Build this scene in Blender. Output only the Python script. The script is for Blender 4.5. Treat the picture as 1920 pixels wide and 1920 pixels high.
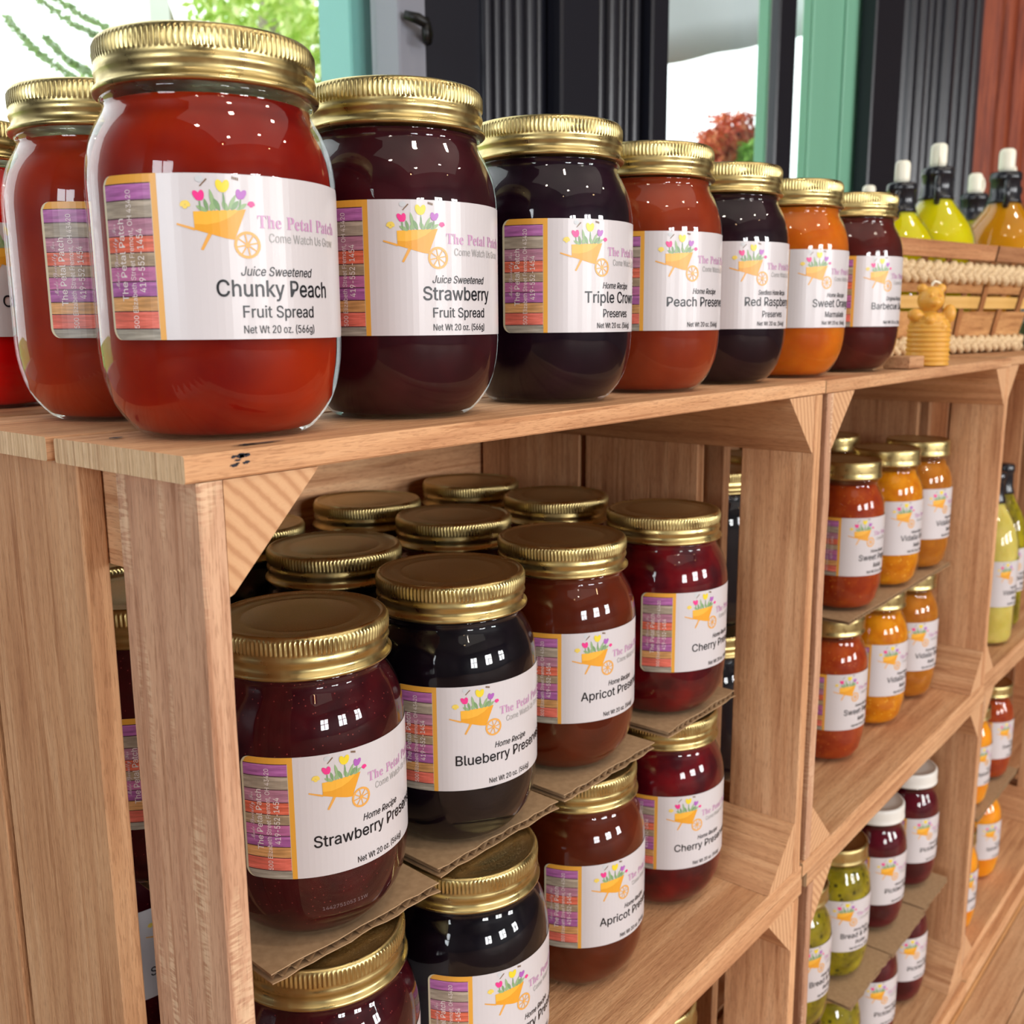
import bpy, bmesh, math, random
from mathutils import Vector, Matrix
from math import sin, cos, pi, radians
for _o in list(bpy.data.objects): bpy.data.objects.remove(_o, do_unlink=True)
SC = bpy.context.scene
COL = SC.collection
random.seed(7)
# ------------------------------------------------------------------ camera
CAM_LOC = Vector((-.16793, -.27165, .03920))
YAW, PITCH, ROLL, FPX = .698064, .186429, -.0074485, 1878.24
_fw = Vector((cos(YAW)*cos(PITCH), sin(YAW)*cos(PITCH), -sin(PITCH)))
_r = Vector((sin(YAW), -cos(YAW), 0)); _u = _r.cross(_fw)
_r2 = _r*cos(ROLL)+_u*sin(ROLL); _u2 = -_r*sin(ROLL)+_u*cos(ROLL)
cd = bpy.data.cameras.new('camera'); cam = bpy.data.objects.new('camera', cd); COL.objects.link(cam)
cam.matrix_world = Matrix(((_r2.x,_u2.x,-_fw.x,CAM_LOC.x),(_r2.y,_u2.y,-_fw.y,CAM_LOC.y),(_r2.z,_u2.z,-_fw.z,CAM_LOC.z),(0,0,0,1)))
cd.sensor_width = 36; cd.lens = FPX/1920*36; cd.clip_start = .01; cd.clip_end = 200
cd.dof.use_dof = True; cd.dof.focus_distance = .42; cd.dof.aperture_fstop = 18
SC.camera = cam
# ------------------------------------------------------------------ world, lights, exposure
w = bpy.data.worlds.new('sky'); SC.world = w; w.use_nodes = True
bg = w.node_tree.nodes['Background']; bg.inputs[0].default_value = (.93,.97,1,1); bg.inputs[1].default_value = 3.3
SC.view_settings.view_transform = 'Standard'; SC.view_settings.look = 'None'
SC.view_settings.exposure = -.22; SC.view_settings.gamma = 1
def area(name, loc, target, sx, sy, power, color):
    l = bpy.data.lights.new(name, 'AREA'); l.shape = 'RECTANGLE'; l.size = sx; l.size_y = sy; l.energy = power; l.color = color
    o = bpy.data.objects.new(name, l); COL.objects.link(o); o.location = loc
    o.rotation_euler = (Vector(target)-Vector(loc)).to_track_quat('-Z','Y').to_euler()
    return o
# daylight coming through the shop's other windows (openings are built in the walls below)
for i,x in enumerate((-2.1, .6, 3.3)):
    area('daylight_front_window', (x,-7.12,.85), (x,0,.85), 1.3, 1.7, 255, (.98,.98,.98))
area('daylight_left_window', (-4.62,-.9,.85), (0,-.6,.6), 1.7, 1.7, 120, (.90,.95,1))
area('ceiling_bounce', (.5,-2.0,2.50), (.5,-2.0,0), 4.2, 3.4, 34, (1,.92,.82))  # added broad panel, no real fixture: stands in for light bounced off the ceiling
for i,(x,y) in enumerate(((-1.5,-1.3),(.1,-1.1),(1.7,-1.2),(-.8,-2.9),(1.0,-2.7),(2.8,-2.6))):
    area('ceiling_spot', (x,y,2.48), (x,y,0), .16, .16, 11, (1,.86,.70))
# ------------------------------------------------------------------ materials
def mat(name, color=(.5,.5,.5), rough=.5, metal=0, spec=.5, **k):
    m = bpy.data.materials.new(name); m.use_nodes = True
    b = m.node_tree.nodes['Principled BSDF']
    b.inputs['Base Color'].default_value = (*color,1); b.inputs['Roughness'].default_value = rough
    b.inputs['Metallic'].default_value = metal; b.inputs['Specular IOR Level'].default_value = spec
    for kk,v in k.items(): b.inputs[kk.replace('_',' ')].default_value = v
    return m
def NT(m): return m.node_tree.nodes, m.node_tree.links, m.node_tree.nodes['Principled BSDF']
def srgb(r,g,b):
    f = lambda c: (c/255/12.92 if c/255 <= .04045 else ((c/255+.055)/1.055)**2.4)
    return (f(r),f(g),f(b))
def ramp(n, stops):
    r = n.new('ShaderNodeValToRGB'); e = r.color_ramp.elements
    while len(e) < len(stops): e.new(.5)
    for q,(p,c) in zip(e, stops): q.position = p; q.color = (*c,1) if len(c)==3 else c
    return r
def wood(name, axis, light, mid, dark, rough=.72, saw=False, fine=1.0):
    """pale sawn crate wood, grain running along the given local axis"""
    m = mat(name, mid, rough, spec=.25); n,l,b = NT(m)
    tc = n.new('ShaderNodeTexCoord'); oi = n.new('ShaderNodeObjectInfo')
    off = n.new('ShaderNodeVectorMath'); off.operation = 'MULTIPLY_ADD'
    l.new(oi.outputs['Random'], off.inputs[0]); off.inputs[1].default_value = (3.1,7.7,5.3); l.new(tc.outputs['Object'], off.inputs[2])
    def mp(al, ac):
        k = n.new('ShaderNodeMapping'); s = [ac,ac,ac]; s['xyz'.index(axis)] = al
        k.inputs['Scale'].default_value = s; l.new(off.outputs[0], k.inputs['Vector']); return k
    g1 = n.new('ShaderNodeTexNoise'); g1.inputs['Scale'].default_value = 1; g1.inputs['Detail'].default_value = 5; g1.inputs['Distortion'].default_value = .6
    l.new(mp(6,115*fine).outputs[0], g1.inputs['Vector'])
    g2 = n.new('ShaderNodeTexNoise'); g2.inputs['Scale'].default_value = 1; g2.inputs['Detail'].default_value = 3
    l.new(mp(30,520).outputs[0], g2.inputs['Vector'])
    g3 = n.new('ShaderNodeTexNoise'); g3.inputs['Scale'].default_value = 1; g3.inputs['Detail'].default_value = 2
    l.new(mp(6,14).outputs[0], g3.inputs['Vector'])
    r1 = ramp(n, [(.28,dark),(.5,mid),(.72,light)]); l.new(g1.outputs['Fac'], r1.inputs[0])
    r2 = ramp(n, [(.3,(.72,.66,.62)),(.52,(1,1,1))]); l.new(g2.outputs['Fac'], r2.inputs[0])
    r3 = ramp(n, [(.3,(.86,.78,.74)),(.65,(1.0,1.0,1.0))]); l.new(g3.outputs['Fac'], r3.inputs[0])
    def mul(a, c, f):
        x = n.new('ShaderNodeMix'); x.data_type = 'RGBA'; x.blend_type = 'MULTIPLY'; x.inputs[0].default_value = f
        l.new(a, x.inputs[6]); l.new(c, x.inputs[7]); return x.outputs[2]
    c = mul(mul(r1.outputs[0], r2.outputs[0], .45), r3.outputs[0], .9)
    hs = n.new('ShaderNodeHueSaturation'); mr = n.new('ShaderNodeMapRange')
    mr.inputs[3].default_value = .86; mr.inputs[4].default_value = 1.08; l.new(oi.outputs['Random'], mr.inputs[0])
    l.new(mr.outputs[0], hs.inputs['Value']); l.new(c, hs.inputs['Color']); c = hs.outputs[0]
    g4 = n.new('ShaderNodeTexNoise'); g4.inputs['Scale'].default_value = 1; g4.inputs['Detail'].default_value = 2; l.new(mp(160,1500).outputs[0], g4.inputs['Vector'])
    r4 = ramp(n, [(.36,(.66,.60,.56)),(.46,(1,1,1)),(.66,(1,1,1)),(.76,(1.18,1.16,1.12))]); l.new(g4.outputs['Fac'], r4.inputs[0]); c = mul(c, r4.outputs[0], .55)
    g5 = n.new('ShaderNodeTexNoise'); g5.inputs['Scale'].default_value = 1; g5.inputs['Detail'].default_value = 3; g5.inputs['Distortion'].default_value = .3; l.new(mp(9,300).outputs[0], g5.inputs['Vector'])
    r5 = ramp(n, [(.36,(.66,.54,.46)),(.42,(1,1,1))]); l.new(g5.outputs['Fac'], r5.inputs[0]); c = mul(c, r5.outputs[0], .6)
    hm = n.new('ShaderNodeMath'); hm.operation = 'ADD'; l.new(g2.outputs['Fac'], hm.inputs[0]); l.new(g4.outputs['Fac'], hm.inputs[1]); hgt = hm.outputs[0]
    if saw:   # slanting pale marks left by the saw blade
        mk = n.new('ShaderNodeTexNoise'); mk.inputs['Scale'].default_value = 1; mk.inputs['Detail'].default_value = 1
        l.new(mp(14,130).outputs[0], mk.inputs['Vector'])
        st = n.new('ShaderNodeMapping'); st.inputs['Rotation'].default_value = (radians(25),0,0); st.inputs['Scale'].default_value = (150,150,900)
        l.new(off.outputs[0], st.inputs['Vector'])
        wv = n.new('ShaderNodeTexNoise'); wv.inputs['Scale'].default_value = 1; l.new(st.outputs[0], wv.inputs['Vector'])
        a = ramp(n, [(.55,(0,0,0)),(.68,(1,1,1))]); l.new(mk.outputs['Fac'], a.inputs[0])
        d = ramp(n, [(.42,(0,0,0)),(.56,(1,1,1))]); l.new(wv.outputs['Fac'], d.inputs[0])
        mm = n.new('ShaderNodeMath'); mm.operation = 'MULTIPLY'; l.new(a.outputs[0], mm.inputs[0]); l.new(d.outputs[0], mm.inputs[1])
        m2 = n.new('ShaderNodeMath'); m2.operation = 'MULTIPLY'; m2.inputs[1].default_value = .55; l.new(mm.outputs[0], m2.inputs[0])
        x = n.new('ShaderNodeMix'); x.data_type = 'RGBA'; l.new(m2.outputs[0], x.inputs[0]); l.new(c, x.inputs[6]); x.inputs[7].default_value = (*srgb(236,206,170),1); c = x.outputs[2]
    l.new(c, b.inputs['Base Color'])
    bp = n.new('ShaderNodeBump'); bp.inputs['Strength'].default_value = .6; bp.inputs['Distance'].default_value = .0005
    l.new(hgt, bp.inputs['Height']); l.new(bp.outputs[0], b.inputs['Normal'])
    return m
WL, WM, WD = srgb(228,184,142), srgb(214,165,122), srgb(191,140,101)
WOOD = {'x': wood('crate_wood_lengthwise','x',WL,WM,WD), 'y': wood('crate_wood_deep','y',WL,WM,WD), 'z': wood('crate_wood_upright','z',WL,WM,WD)}
WOOD_SAW = wood('crate_wood_sawn','z',srgb(214,174,142),srgb(200,158,128),srgb(176,132,104),saw=True)
END = {'x': wood('end_grain_x','z',srgb(238,212,176),srgb(222,192,152),srgb(190,156,118),fine=6), 'z': wood('end_grain_z','y',srgb(222,190,150),srgb(204,168,128),WD,fine=6)}
def ring_wood():
    m = mat('prism_end_rings', WM, .8, spec=.2); n,l,b = NT(m)
    tc = n.new('ShaderNodeTexCoord'); oi = n.new('ShaderNodeObjectInfo')
    mp = n.new('ShaderNodeMapping'); mp.inputs['Location'].default_value = (.11,0,.16); l.new(tc.outputs['Object'], mp.inputs[0])
    wv = n.new('ShaderNodeTexWave'); wv.wave_type = 'RINGS'; wv.rings_direction = 'Y'; wv.inputs['Scale'].default_value = 62; wv.inputs['Distortion'].default_value = 1.2; wv.inputs['Detail'].default_value = 3; wv.inputs['Detail Scale'].default_value = 3
    l.new(mp.outputs[0], wv.inputs[0])
    r = ramp(n, [(.2,srgb(212,168,128)),(.7,srgb(204,158,118)),(.95,srgb(190,142,104))]); l.new(wv.outputs['Fac'], r.inputs[0])
    ns = n.new('ShaderNodeTexNoise'); ns.inputs['Scale'].default_value = 900; l.new(tc.outputs['Object'], ns.inputs['Vector'])
    l.new(r.outputs[0], b.inputs['Base Color'])
    bp = n.new('ShaderNodeBump'); bp.inputs['Strength'].default_value = .5; bp.inputs['Distance'].default_value = .0004; l.new(ns.outputs['Fac'], bp.inputs['Height']); l.new(bp.outputs[0], b.inputs['Normal'])
    return m
RINGS = ring_wood()
INK = mat('ink_smudge', (.02,.02,.03), .8)
def gold(name, base, rough, dusty=False):
    m = mat(name, base, rough, 1.0); n,l,b = NT(m)
    ns = n.new('ShaderNodeTexNoise'); tc = n.new('ShaderNodeTexCoord'); l.new(tc.outputs['Object'], ns.inputs['Vector'])
    ns.inputs['Scale'].default_value = 1700 if dusty else 140; ns.inputs['Detail'].default_value = 3
    r = ramp(n, [(.35,(rough*.75,)*3),(.7,(min(1,rough*1.35),)*3)]); l.new(ns.outputs['Fac'], r.inputs[0]); l.new(r.outputs[0], b.inputs['Roughness'])
    if dusty:
        c = ramp(n, [(.55,base),(.74,tuple(min(1,v*1.35+.05) for v in base))]); l.new(ns.outputs['Fac'], c.inputs[0]); l.new(c.outputs[0], b.inputs['Base Color'])
        bp = n.new('ShaderNodeBump'); bp.inputs['Strength'].default_value = .25; bp.inputs['Distance'].default_value = .0002; l.new(ns.outputs['Fac'], bp.inputs['Height']); l.new(bp.outputs[0], b.inputs['Normal'])
    return m
GOLD = gold('brushed_gold', (.53,.42,.185), .34)
GOLD_TOP = gold('speckled_gold_top', (.54,.43,.21), .38, True)
WHITE_LID = mat('white_lid', srgb(226,224,218), .35)
def thin_glass(name, tint=(.97,.98,.98), ior=1.5):
    m = bpy.data.materials.new(name); m.use_nodes = True; n = m.node_tree.nodes; l = m.node_tree.links; n.clear()
    o = n.new('ShaderNodeOutputMaterial'); t = n.new('ShaderNodeBsdfTransparent'); g = n.new('ShaderNodeBsdfGlossy'); f = n.new('ShaderNodeFresnel'); x = n.new('ShaderNodeMixShader')
    t.inputs[0].default_value = (*tint,1); g.inputs['Roughness'].default_value = .015; g.inputs[0].default_value = (1,1,1,1); f.inputs[0].default_value = ior
    ge = n.new('ShaderNodeNewGeometry'); mr = n.new('ShaderNodeMapRange'); mr.inputs[3].default_value = ior; mr.inputs[4].default_value = 1/ior
    l.new(ge.outputs['Backfacing'], mr.inputs[0]); l.new(mr.outputs[0], f.inputs[0])
    l.new(f.outputs[0], x.inputs[0]); l.new(t.outputs[0], x.inputs[1]); l.new(g.outputs[0], x.inputs[2]); l.new(x.outputs[0], o.inputs[0])
    return m
GLASS = thin_glass('jar_glass', ior=1.46)
PANE = thin_glass('window_glass', (.97,.99,.98), 1.45)
def filling(name, c1, c2, sss=0, rad=(1,.25,.08), scale=.012, rough=.35, nscale=60, spots=None):
    m = mat(name, c1, rough, spec=.06); n,l,b = NT(m)
    tc = n.new('ShaderNodeTexCoord'); ns = n.new('ShaderNodeTexNoise'); ns.inputs['Scale'].default_value = nscale; ns.inputs['Detail'].default_value = 4
    l.new(tc.outputs['Object'], ns.inputs['Vector'])
    r = ramp(n, [(.35,c1),(.68,c2)]); l.new(ns.outputs['Fac'], r.inputs[0]); c = r.outputs[0]
    if spots:
        v = n.new('ShaderNodeTexVoronoi'); v.inputs['Scale'].default_value = spots[1]; l.new(tc.outputs['Object'], v.inputs['Vector'])
        rr = ramp(n, [(spots[2],(1,1,1)),(spots[2]+.06,(0,0,0))]); l.new(v.outputs['Distance'], rr.inputs[0])
        x = n.new('ShaderNodeMix'); x.data_type = 'RGBA'; l.new(rr.outputs[0], x.inputs[0]); l.new(c, x.inputs[6]); x.inputs[7].default_value = (*spots[0],1); c = x.outputs[2]
    l.new(c, b.inputs['Base Color'])
    if sss:
        b.inputs['Subsurface Weight'].default_value = sss; b.inputs['Subsurface Radius'].default_value = rad; b.inputs['Subsurface Scale'].default_value = scale
    return m
FILL = {
 'chunky_peach': filling('chunky_peach_filling', srgb(112,11,8), srgb(158,40,8), .9, scale=.045, nscale=18),
 'peach_spread': filling('second_peach_filling', srgb(126,24,12), srgb(158,50,16), .8, scale=.045, nscale=18),
 'cherry_bright': filling('bright_red_filling', srgb(205,10,14), srgb(225,30,16), .8, scale=.02, nscale=18),
 'plum': filling('dark_plum_filling', srgb(44,10,18), srgb(60,16,24)),
 'crown': filling('near_black_purple_filling', srgb(20,6,18), srgb(32,12,26)),
 'peach': filling('peach_preserves_filling', srgb(122,38,17), srgb(146,56,25), .6, scale=.015, nscale=25),
 'raspberry': filling('raspberry_filling', srgb(26,9,18), srgb(36,14,24)),
 'orange': filling('orange_marmalade_filling', srgb(178,82,8), srgb(206,112,18), .7, scale=.015, nscale=35),
 'barbecue': filling('barbecue_filling', srgb(68,18,16), srgb(84,26,22)),
 'strawberry': filling('strawberry_filling', srgb(46,4,12), srgb(66,8,16), nscale=90, spots=(srgb(130,50,50),420,.09)),
 'blueberry': filling('blueberry_filling', srgb(8,5,12), srgb(15,9,18), nscale=90),
 'apricot': filling('apricot_filling', srgb(76,24,8), srgb(98,34,13), .4, nscale=40),
 'cherry': filling('cherry_filling', srgb(62,4,16), srgb(112,10,18), nscale=55),
 'pepper': filling('pepper_filling', srgb(140,44,16), srgb(168,70,22), .4, nscale=80, spots=(srgb(190,110,40),260,.12)),
 'vidalia': filling('vidalia_filling', srgb(190,106,6), srgb(222,146,18), .5, nscale=80, spots=(srgb(240,190,70),240,.12)),
 'vidalia_brown': filling('vidalia_brown_filling', srgb(160,92,20), srgb(186,116,32), .4, nscale=80),
 'pickle': filling('pickle_filling', srgb(104,92,16), srgb(166,152,20), .3, nscale=55, spots=(srgb(70,66,14),120,.2)),
 'beet': filling('beet_filling', srgb(60,3,16), srgb(98,8,28), nscale=40),
 'spiced': filling('spiced_peach_filling', srgb(224,132,10), srgb(242,160,30), .6, nscale=30),
 'dressing': filling('dressing_filling', srgb(196,178,84), srgb(214,198,110), .4),
}
PAPER = mat('label_paper', srgb(206,201,204), .27, spec=.4)
PR = {'cream': mat('print_cream', srgb(214,206,176), .35), 'frame': mat('print_orange_wood', srgb(226,164,62), .35)}
def plank_print(name, c):
    m = mat(name, c, .35); n,l,b = NT(m); tc = n.new('ShaderNodeTexCoord'); mp = n.new('ShaderNodeMapping'); mp.inputs['Scale'].default_value = (90,90,900)
    ns = n.new('ShaderNodeTexNoise'); ns.inputs['Scale'].default_value = 1; ns.inputs['Detail'].default_value = 4; l.new(tc.outputs['Object'], mp.inputs[0]); l.new(mp.outputs[0], ns.inputs['Vector'])
    r = ramp(n, [(.28,tuple(v*.78 for v in c)),(.5,tuple(v*1.12 for v in c)),(.75,tuple(min(1,v*1.5+.05) for v in c))]); l.new(ns.outputs['Fac'], r.inputs[0]); l.new(r.outputs[0], b.inputs['Base Color'])
    return m
for k,c in {'purple':(166,98,160),'grey':(158,146,130),'mauve':(168,116,138),'red':(206,100,76),'tan':(160,138,112),'pink':(180,104,150),'violet':(158,90,150),'goldtan':(196,146,92),'coral':(212,106,90),'greybot':(150,144,132)}.items():
    PR[k] = plank_print('print_plank_'+k, srgb(*c))
for k,c in {'line':(70,44,50),'barrow':(238,178,62),'barrow_dark':(226,158,44),'wheel':(228,166,80),'pinkt':(232,58,140),'yellowt':(232,208,50),'purplet':(172,96,184),'leaf':(146,176,128),'leaf2':(122,156,110),'bfly':(236,208,96),'bee':(120,90,60),'greyfly':(196,200,204),
            'brand':(196,146,186),'tagline':(160,160,160),'black':(16,18,26),'white':(236,228,226),'whitedim':(214,196,202)}.items():
    PR[k] = mat('print_'+k, srgb(*c), .35)
# ------------------------------------------------------------------ object helpers
def link(name, me, parent=None, loc=None, rotz=None, tagd=None):
    o = bpy.data.objects.new(name, me); COL.objects.link(o)
    if parent: o.parent = parent
    if loc is not None: o.location = loc
    if rotz is not None: o.rotation_euler = (0,0,rotz)
    if tagd: tag(o, **tagd)
    return o
def tag(o, label=None, category=None, group=None, kind=None):
    for k,v in (('label',label),('category',category),('group',group),('kind',kind)):
        if v: o[k] = v
    return o
def thing(name, label, category, loc=(0,0,0), rotz=0, group=None):
    o = link(name, None, None, loc, rotz); o.empty_display_size = .02
    return tag(o, label, category, group)
def mk(name, verts, faces, mats, idx=None, smooth=False):
    me = bpy.data.meshes.new(name); me.from_pydata([tuple(v) for v in verts], [], faces)
    for m in mats: me.materials.append(m)
    if idx: me.polygons.foreach_set('material_index', idx)
    if smooth: me.polygons.foreach_set('use_smooth', [True]*len(me.polygons))
    me.update(); return me
def from_bm(name, bm, mats, smooth=False):
    me = bpy.data.meshes.new(name); bm.to_mesh(me); bm.free()
    for m in mats: me.materials.append(m)
    if smooth: me.polygons.foreach_set('use_smooth', [True]*len(me.polygons))
    return me
def box_bm(bm, x0,x1,y0,y1,z0,z1, bev=.0, mi=0):
    vs = [bm.verts.new((x,y,z)) for x in (x0,x1) for y in (y0,y1) for z in (z0,z1)]
    fs = []
    for q in ((0,1,3,2),(4,6,7,5),(0,4,5,1),(2,3,7,6),(0,2,6,4),(1,5,7,3)):
        f = bm.faces.new([vs[i] for i in q]); f.material_index = mi; fs.append(f)
    if bev:
        es = list({e for f in fs for e in f.edges}); bmesh.ops.bevel(bm, geom=es, offset=bev, segments=1, affect='EDGES')
    return fs
def box(name, x0,x1,y0,y1,z0,z1, m, bev=0):
    bm = bmesh.new(); box_bm(bm,x0,x1,y0,y1,z0,z1,bev); return from_bm(name, bm, [m])
def board(name, x0,x1,y0,y1,z0,z1, grain, m=None, warp=.0004, seed=0):
    """a sawn board: slightly uneven long edges, paler sawn end faces"""
    rnd = random.Random(seed*31+int(x0*1e4)+int(y0*1e5)+int(z0*1e4)); ax = 'xyz'.index(grain)
    lo = [x0,y0,z0]; hi = [x1,y1,z1]; N = 9; o1,o2 = [a for a in range(3) if a != ax]
    vs = []; b = .0007
    ring = [(0,0,b,0),(0,0,0,b),(0,1,0,-b),(0,1,b,0),(1,1,-b,0),(1,1,0,-b),(1,0,0,b),(1,0,-b,0)]
    for i in range(N+1):
        t = i/N; d = [rnd.uniform(-warp,warp) for _ in range(2)]
        for (a,c,da,dc) in ring:
            p = [0,0,0]; p[ax] = lo[ax]+(hi[ax]-lo[ax])*t
            p[o1] = (hi if a else lo)[o1]+da+(d[0] if (hi[o1]-lo[o1])>.02 else 0); p[o2] = (hi if c else lo)[o2]+dc+(d[1] if (hi[o2]-lo[o2])>.02 else 0)
            vs.append(p)
    fs = []; idx = []
    for i in range(N):
        for j in range(8):
            fs.append((i*8+j,i*8+(j+1)%8,(i+1)*8+(j+1)%8,(i+1)*8+j)); idx.append(0)
    fs.append(tuple(range(8))); fs.append(tuple(N*8+j for j in range(7,-1,-1))); idx += [1,1]
    me = mk(name, vs, fs, [m or WOOD[grain], END.get(grain, END['x'])], idx)
    bm = bmesh.new(); bm.from_mesh(me); bmesh.ops.recalc_face_normals(bm, faces=bm.faces); bm.to_mesh(me); bm.free()
    return me
def lathe(name, prof, seg, mats, idxf=None, smooth=True, knurl=None):
    vs = []; fs = []; idx = []
    for i,(r,z) in enumerate(prof):
        for j in range(seg):
            a = 2*pi*j/seg; rr = r
            if knurl and i in knurl: rr = r + knurl[i]*(1 if j%4 in (0,1) else -1)
            vs.append((rr*cos(a),rr*sin(a),z))
    for i in range(len(prof)-1):
        for j in range(seg):
            k = (j+1)%seg; fs.append((i*seg+j,i*seg+k,(i+1)*seg+k,(i+1)*seg+j)); idx.append(idxf(i) if idxf else 0)
    if prof[0][0] > 1e-6: fs.append(tuple(range(seg-1,-1,-1))); idx.append(idxf(0) if idxf else 0)
    if prof[-1][0] > 1e-6: fs.append(tuple((len(prof)-1)*seg+j for j in range(seg))); idx.append(idxf(len(prof)-2) if idxf else 0)
    return mk(name, vs, fs, mats, idx, smooth)
def tube_bm(bm, pts, r, seg=8, mi=0, closed=False):
    pts = [Vector(p) for p in pts]; rings = []; n = len(pts)
    for i,p in enumerate(pts):
        t = (pts[min(i+1,n-1)]-pts[max(i-1,0)]).normalized()
        a = t.cross(Vector((.13,.2,.97))).normalized(); c = t.cross(a)
        rr = r[i] if isinstance(r,(list,tuple)) else r
        rings.append([bm.verts.new(p+a*rr*cos(2*pi*j/seg)+c*rr*sin(2*pi*j/seg)) for j in range(seg)])
    for i in range(n-1):
        for j in range(seg):
            f = bm.faces.new((rings[i][j],rings[i][(j+1)%seg],rings[i+1][(j+1)%seg],rings[i+1][j])); f.material_index = mi; f.smooth = True
    if not closed:
        for q in (rings[0][::-1], rings[-1]):
            f = bm.faces.new(q); f.material_index = mi
# ------------------------------------------------------------------ jar meshes
MM = .001
def sc(prof): return [(r*MM,z*MM) for r,z in prof]
BODY = [(25,0.6),(27.5,0),(29.6,.4),(31.8,2),(34.2,4.6),(36.6,7.6),(38.8,11.2),(40.6,16),(41.8,21),(42.6,26),(43,31),(43,50),(43,70),(43,86),(42.75,90),(42.2,94),(41.2,98.5),(39.8,102.5),(38,106),(36.4,108.6),(35.4,110.6),(35.1,112),(35.6,113),(36.2,113.8),(35.9,114.8),(35,115.6),(34.6,118)]
FILLP = [(0,1.3),(27,1.1),(30.6,2.2),(33.6,5),(36.2,8.4),(38.8,12.4),(41,18),(42.2,25),(42.65,31),(42.65,86),(42.3,91),(41.4,96),(39.9,100.4),(38,104),(36.2,107),(35.1,109.4),(34.7,112),(34.6,114.5),(30,114.8),(0,115)]
GLASS_ME = lathe('jar_glass_body', sc(BODY), 96, [GLASS])
FILL_BASE = lathe('jar_filling', sc(FILLP), 72, [FILL['plum']])
FILL_CLEAR = lathe('clear_filling', sc([(r-(1.55 if 15<z<109 else 0),min(z,111.5+z*.004)) for r,z in FILLP]), 72, [FILL['plum']])
LIDP = [(35,115.4),(37.6,115.1),(38.3,115.7),(38.4,116.5),(37.9,117.2),(37.0,118),(36.5,119.2),(36.6,120.4),(37.1,121.4),(37.4,122.4),(37.1,123.6),(36.8,124.6),(37.0,125.3),(37.1,125.9),(37.1,128.5),(37.1,130.6),(36.95,131.4),(36.6,132.2),(36.0,132.8),(35.3,133),(34.7,132.8),(34.2,132.1),(33.6,131.8),(30,131.9),(26,132.2),(25,131.9),(24,132.2),(12,132.4),(0,132.45)]
LID_ME = lathe('screw_lid', sc(LIDP), 480, [GOLD,GOLD_TOP], lambda i: 1 if i >= 20 else 0, knurl={13:.00028,14:.00040,15:.00032})
fill_cache = {}
def fill_mesh(base, key):
    k = (base.name,key)
    if k not in fill_cache:
        m = base.copy(); m.name = key+'_filling'; m.materials.clear(); m.materials.append(FILL[key]); fill_cache[k] = m
    return fill_cache[k]
# slimmer jar of the second crate
B2 = [(22,.5),(25,0),(28,.8),(31,4),(33.6,9),(35.2,15),(36,22),(36,40),(36,60),(36,88),(35.6,94),(34.4,100),(32.4,105),(30.4,109),(29.3,112),(29,114.5),(29.6,115.6),(29.9,117),(29,118.5)]
F2 = [(0,2),(24,2),(28.6,4),(32,9.4),(33.8,18),(35.2,24),(35.2,88),(34.6,94),(33,99.8),(30.6,104.8),(28.2,108.6),(27.6,112),(20,112.6),(0,112.8)]
L2P = [(29,118.3),(31.4,118.2),(31.9,119),(31.9,120),(31.3,121),(31.4,124),(31.5,130),(31.3,132.4),(30.5,133.6),(29.4,134),(28.6,133.6),(27.6,133.1),(20,133.3),(0,133.5)]
GLASS2 = lathe('slim_jar_glass', sc(B2), 72, [GLASS]); FILLB2 = lathe('slim_filling', sc(F2), 64, [FILL['plum']])
LID2 = lathe('smooth_lid', sc(L2P), 96, [GOLD,GOLD_TOP], lambda i: 1 if i >= 10 else 0)
LID2W = lathe('white_smooth_lid', sc(L2P), 96, [WHITE_LID])
# ------------------------------------------------------------------ printing on labels: drawn flat in (u,z) mm, then wrapped on the jar
def wrap_me(me, R, off, step=2.4):
    bm = bmesh.new(); bm.from_mesh(me)
    us = [v.co.x for v in bm.verts]
    if us:
        k = math.floor(min(us)/step)
        while k*step < max(us):
            bmesh.ops.bisect_plane(bm, geom=bm.verts[:]+bm.edges[:]+bm.faces[:], plane_co=(k*step,0,0), plane_no=(1,0,0), dist=1e-5); k += 1
    for v in bm.verts:
        a = v.co.x/(R/MM+.15); r = R+(off+v.co.z)*MM
        v.co = Vector((r*cos(a), r*sin(a), v.co.y*MM))
    bm.to_mesh(me); bm.free(); return me
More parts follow.
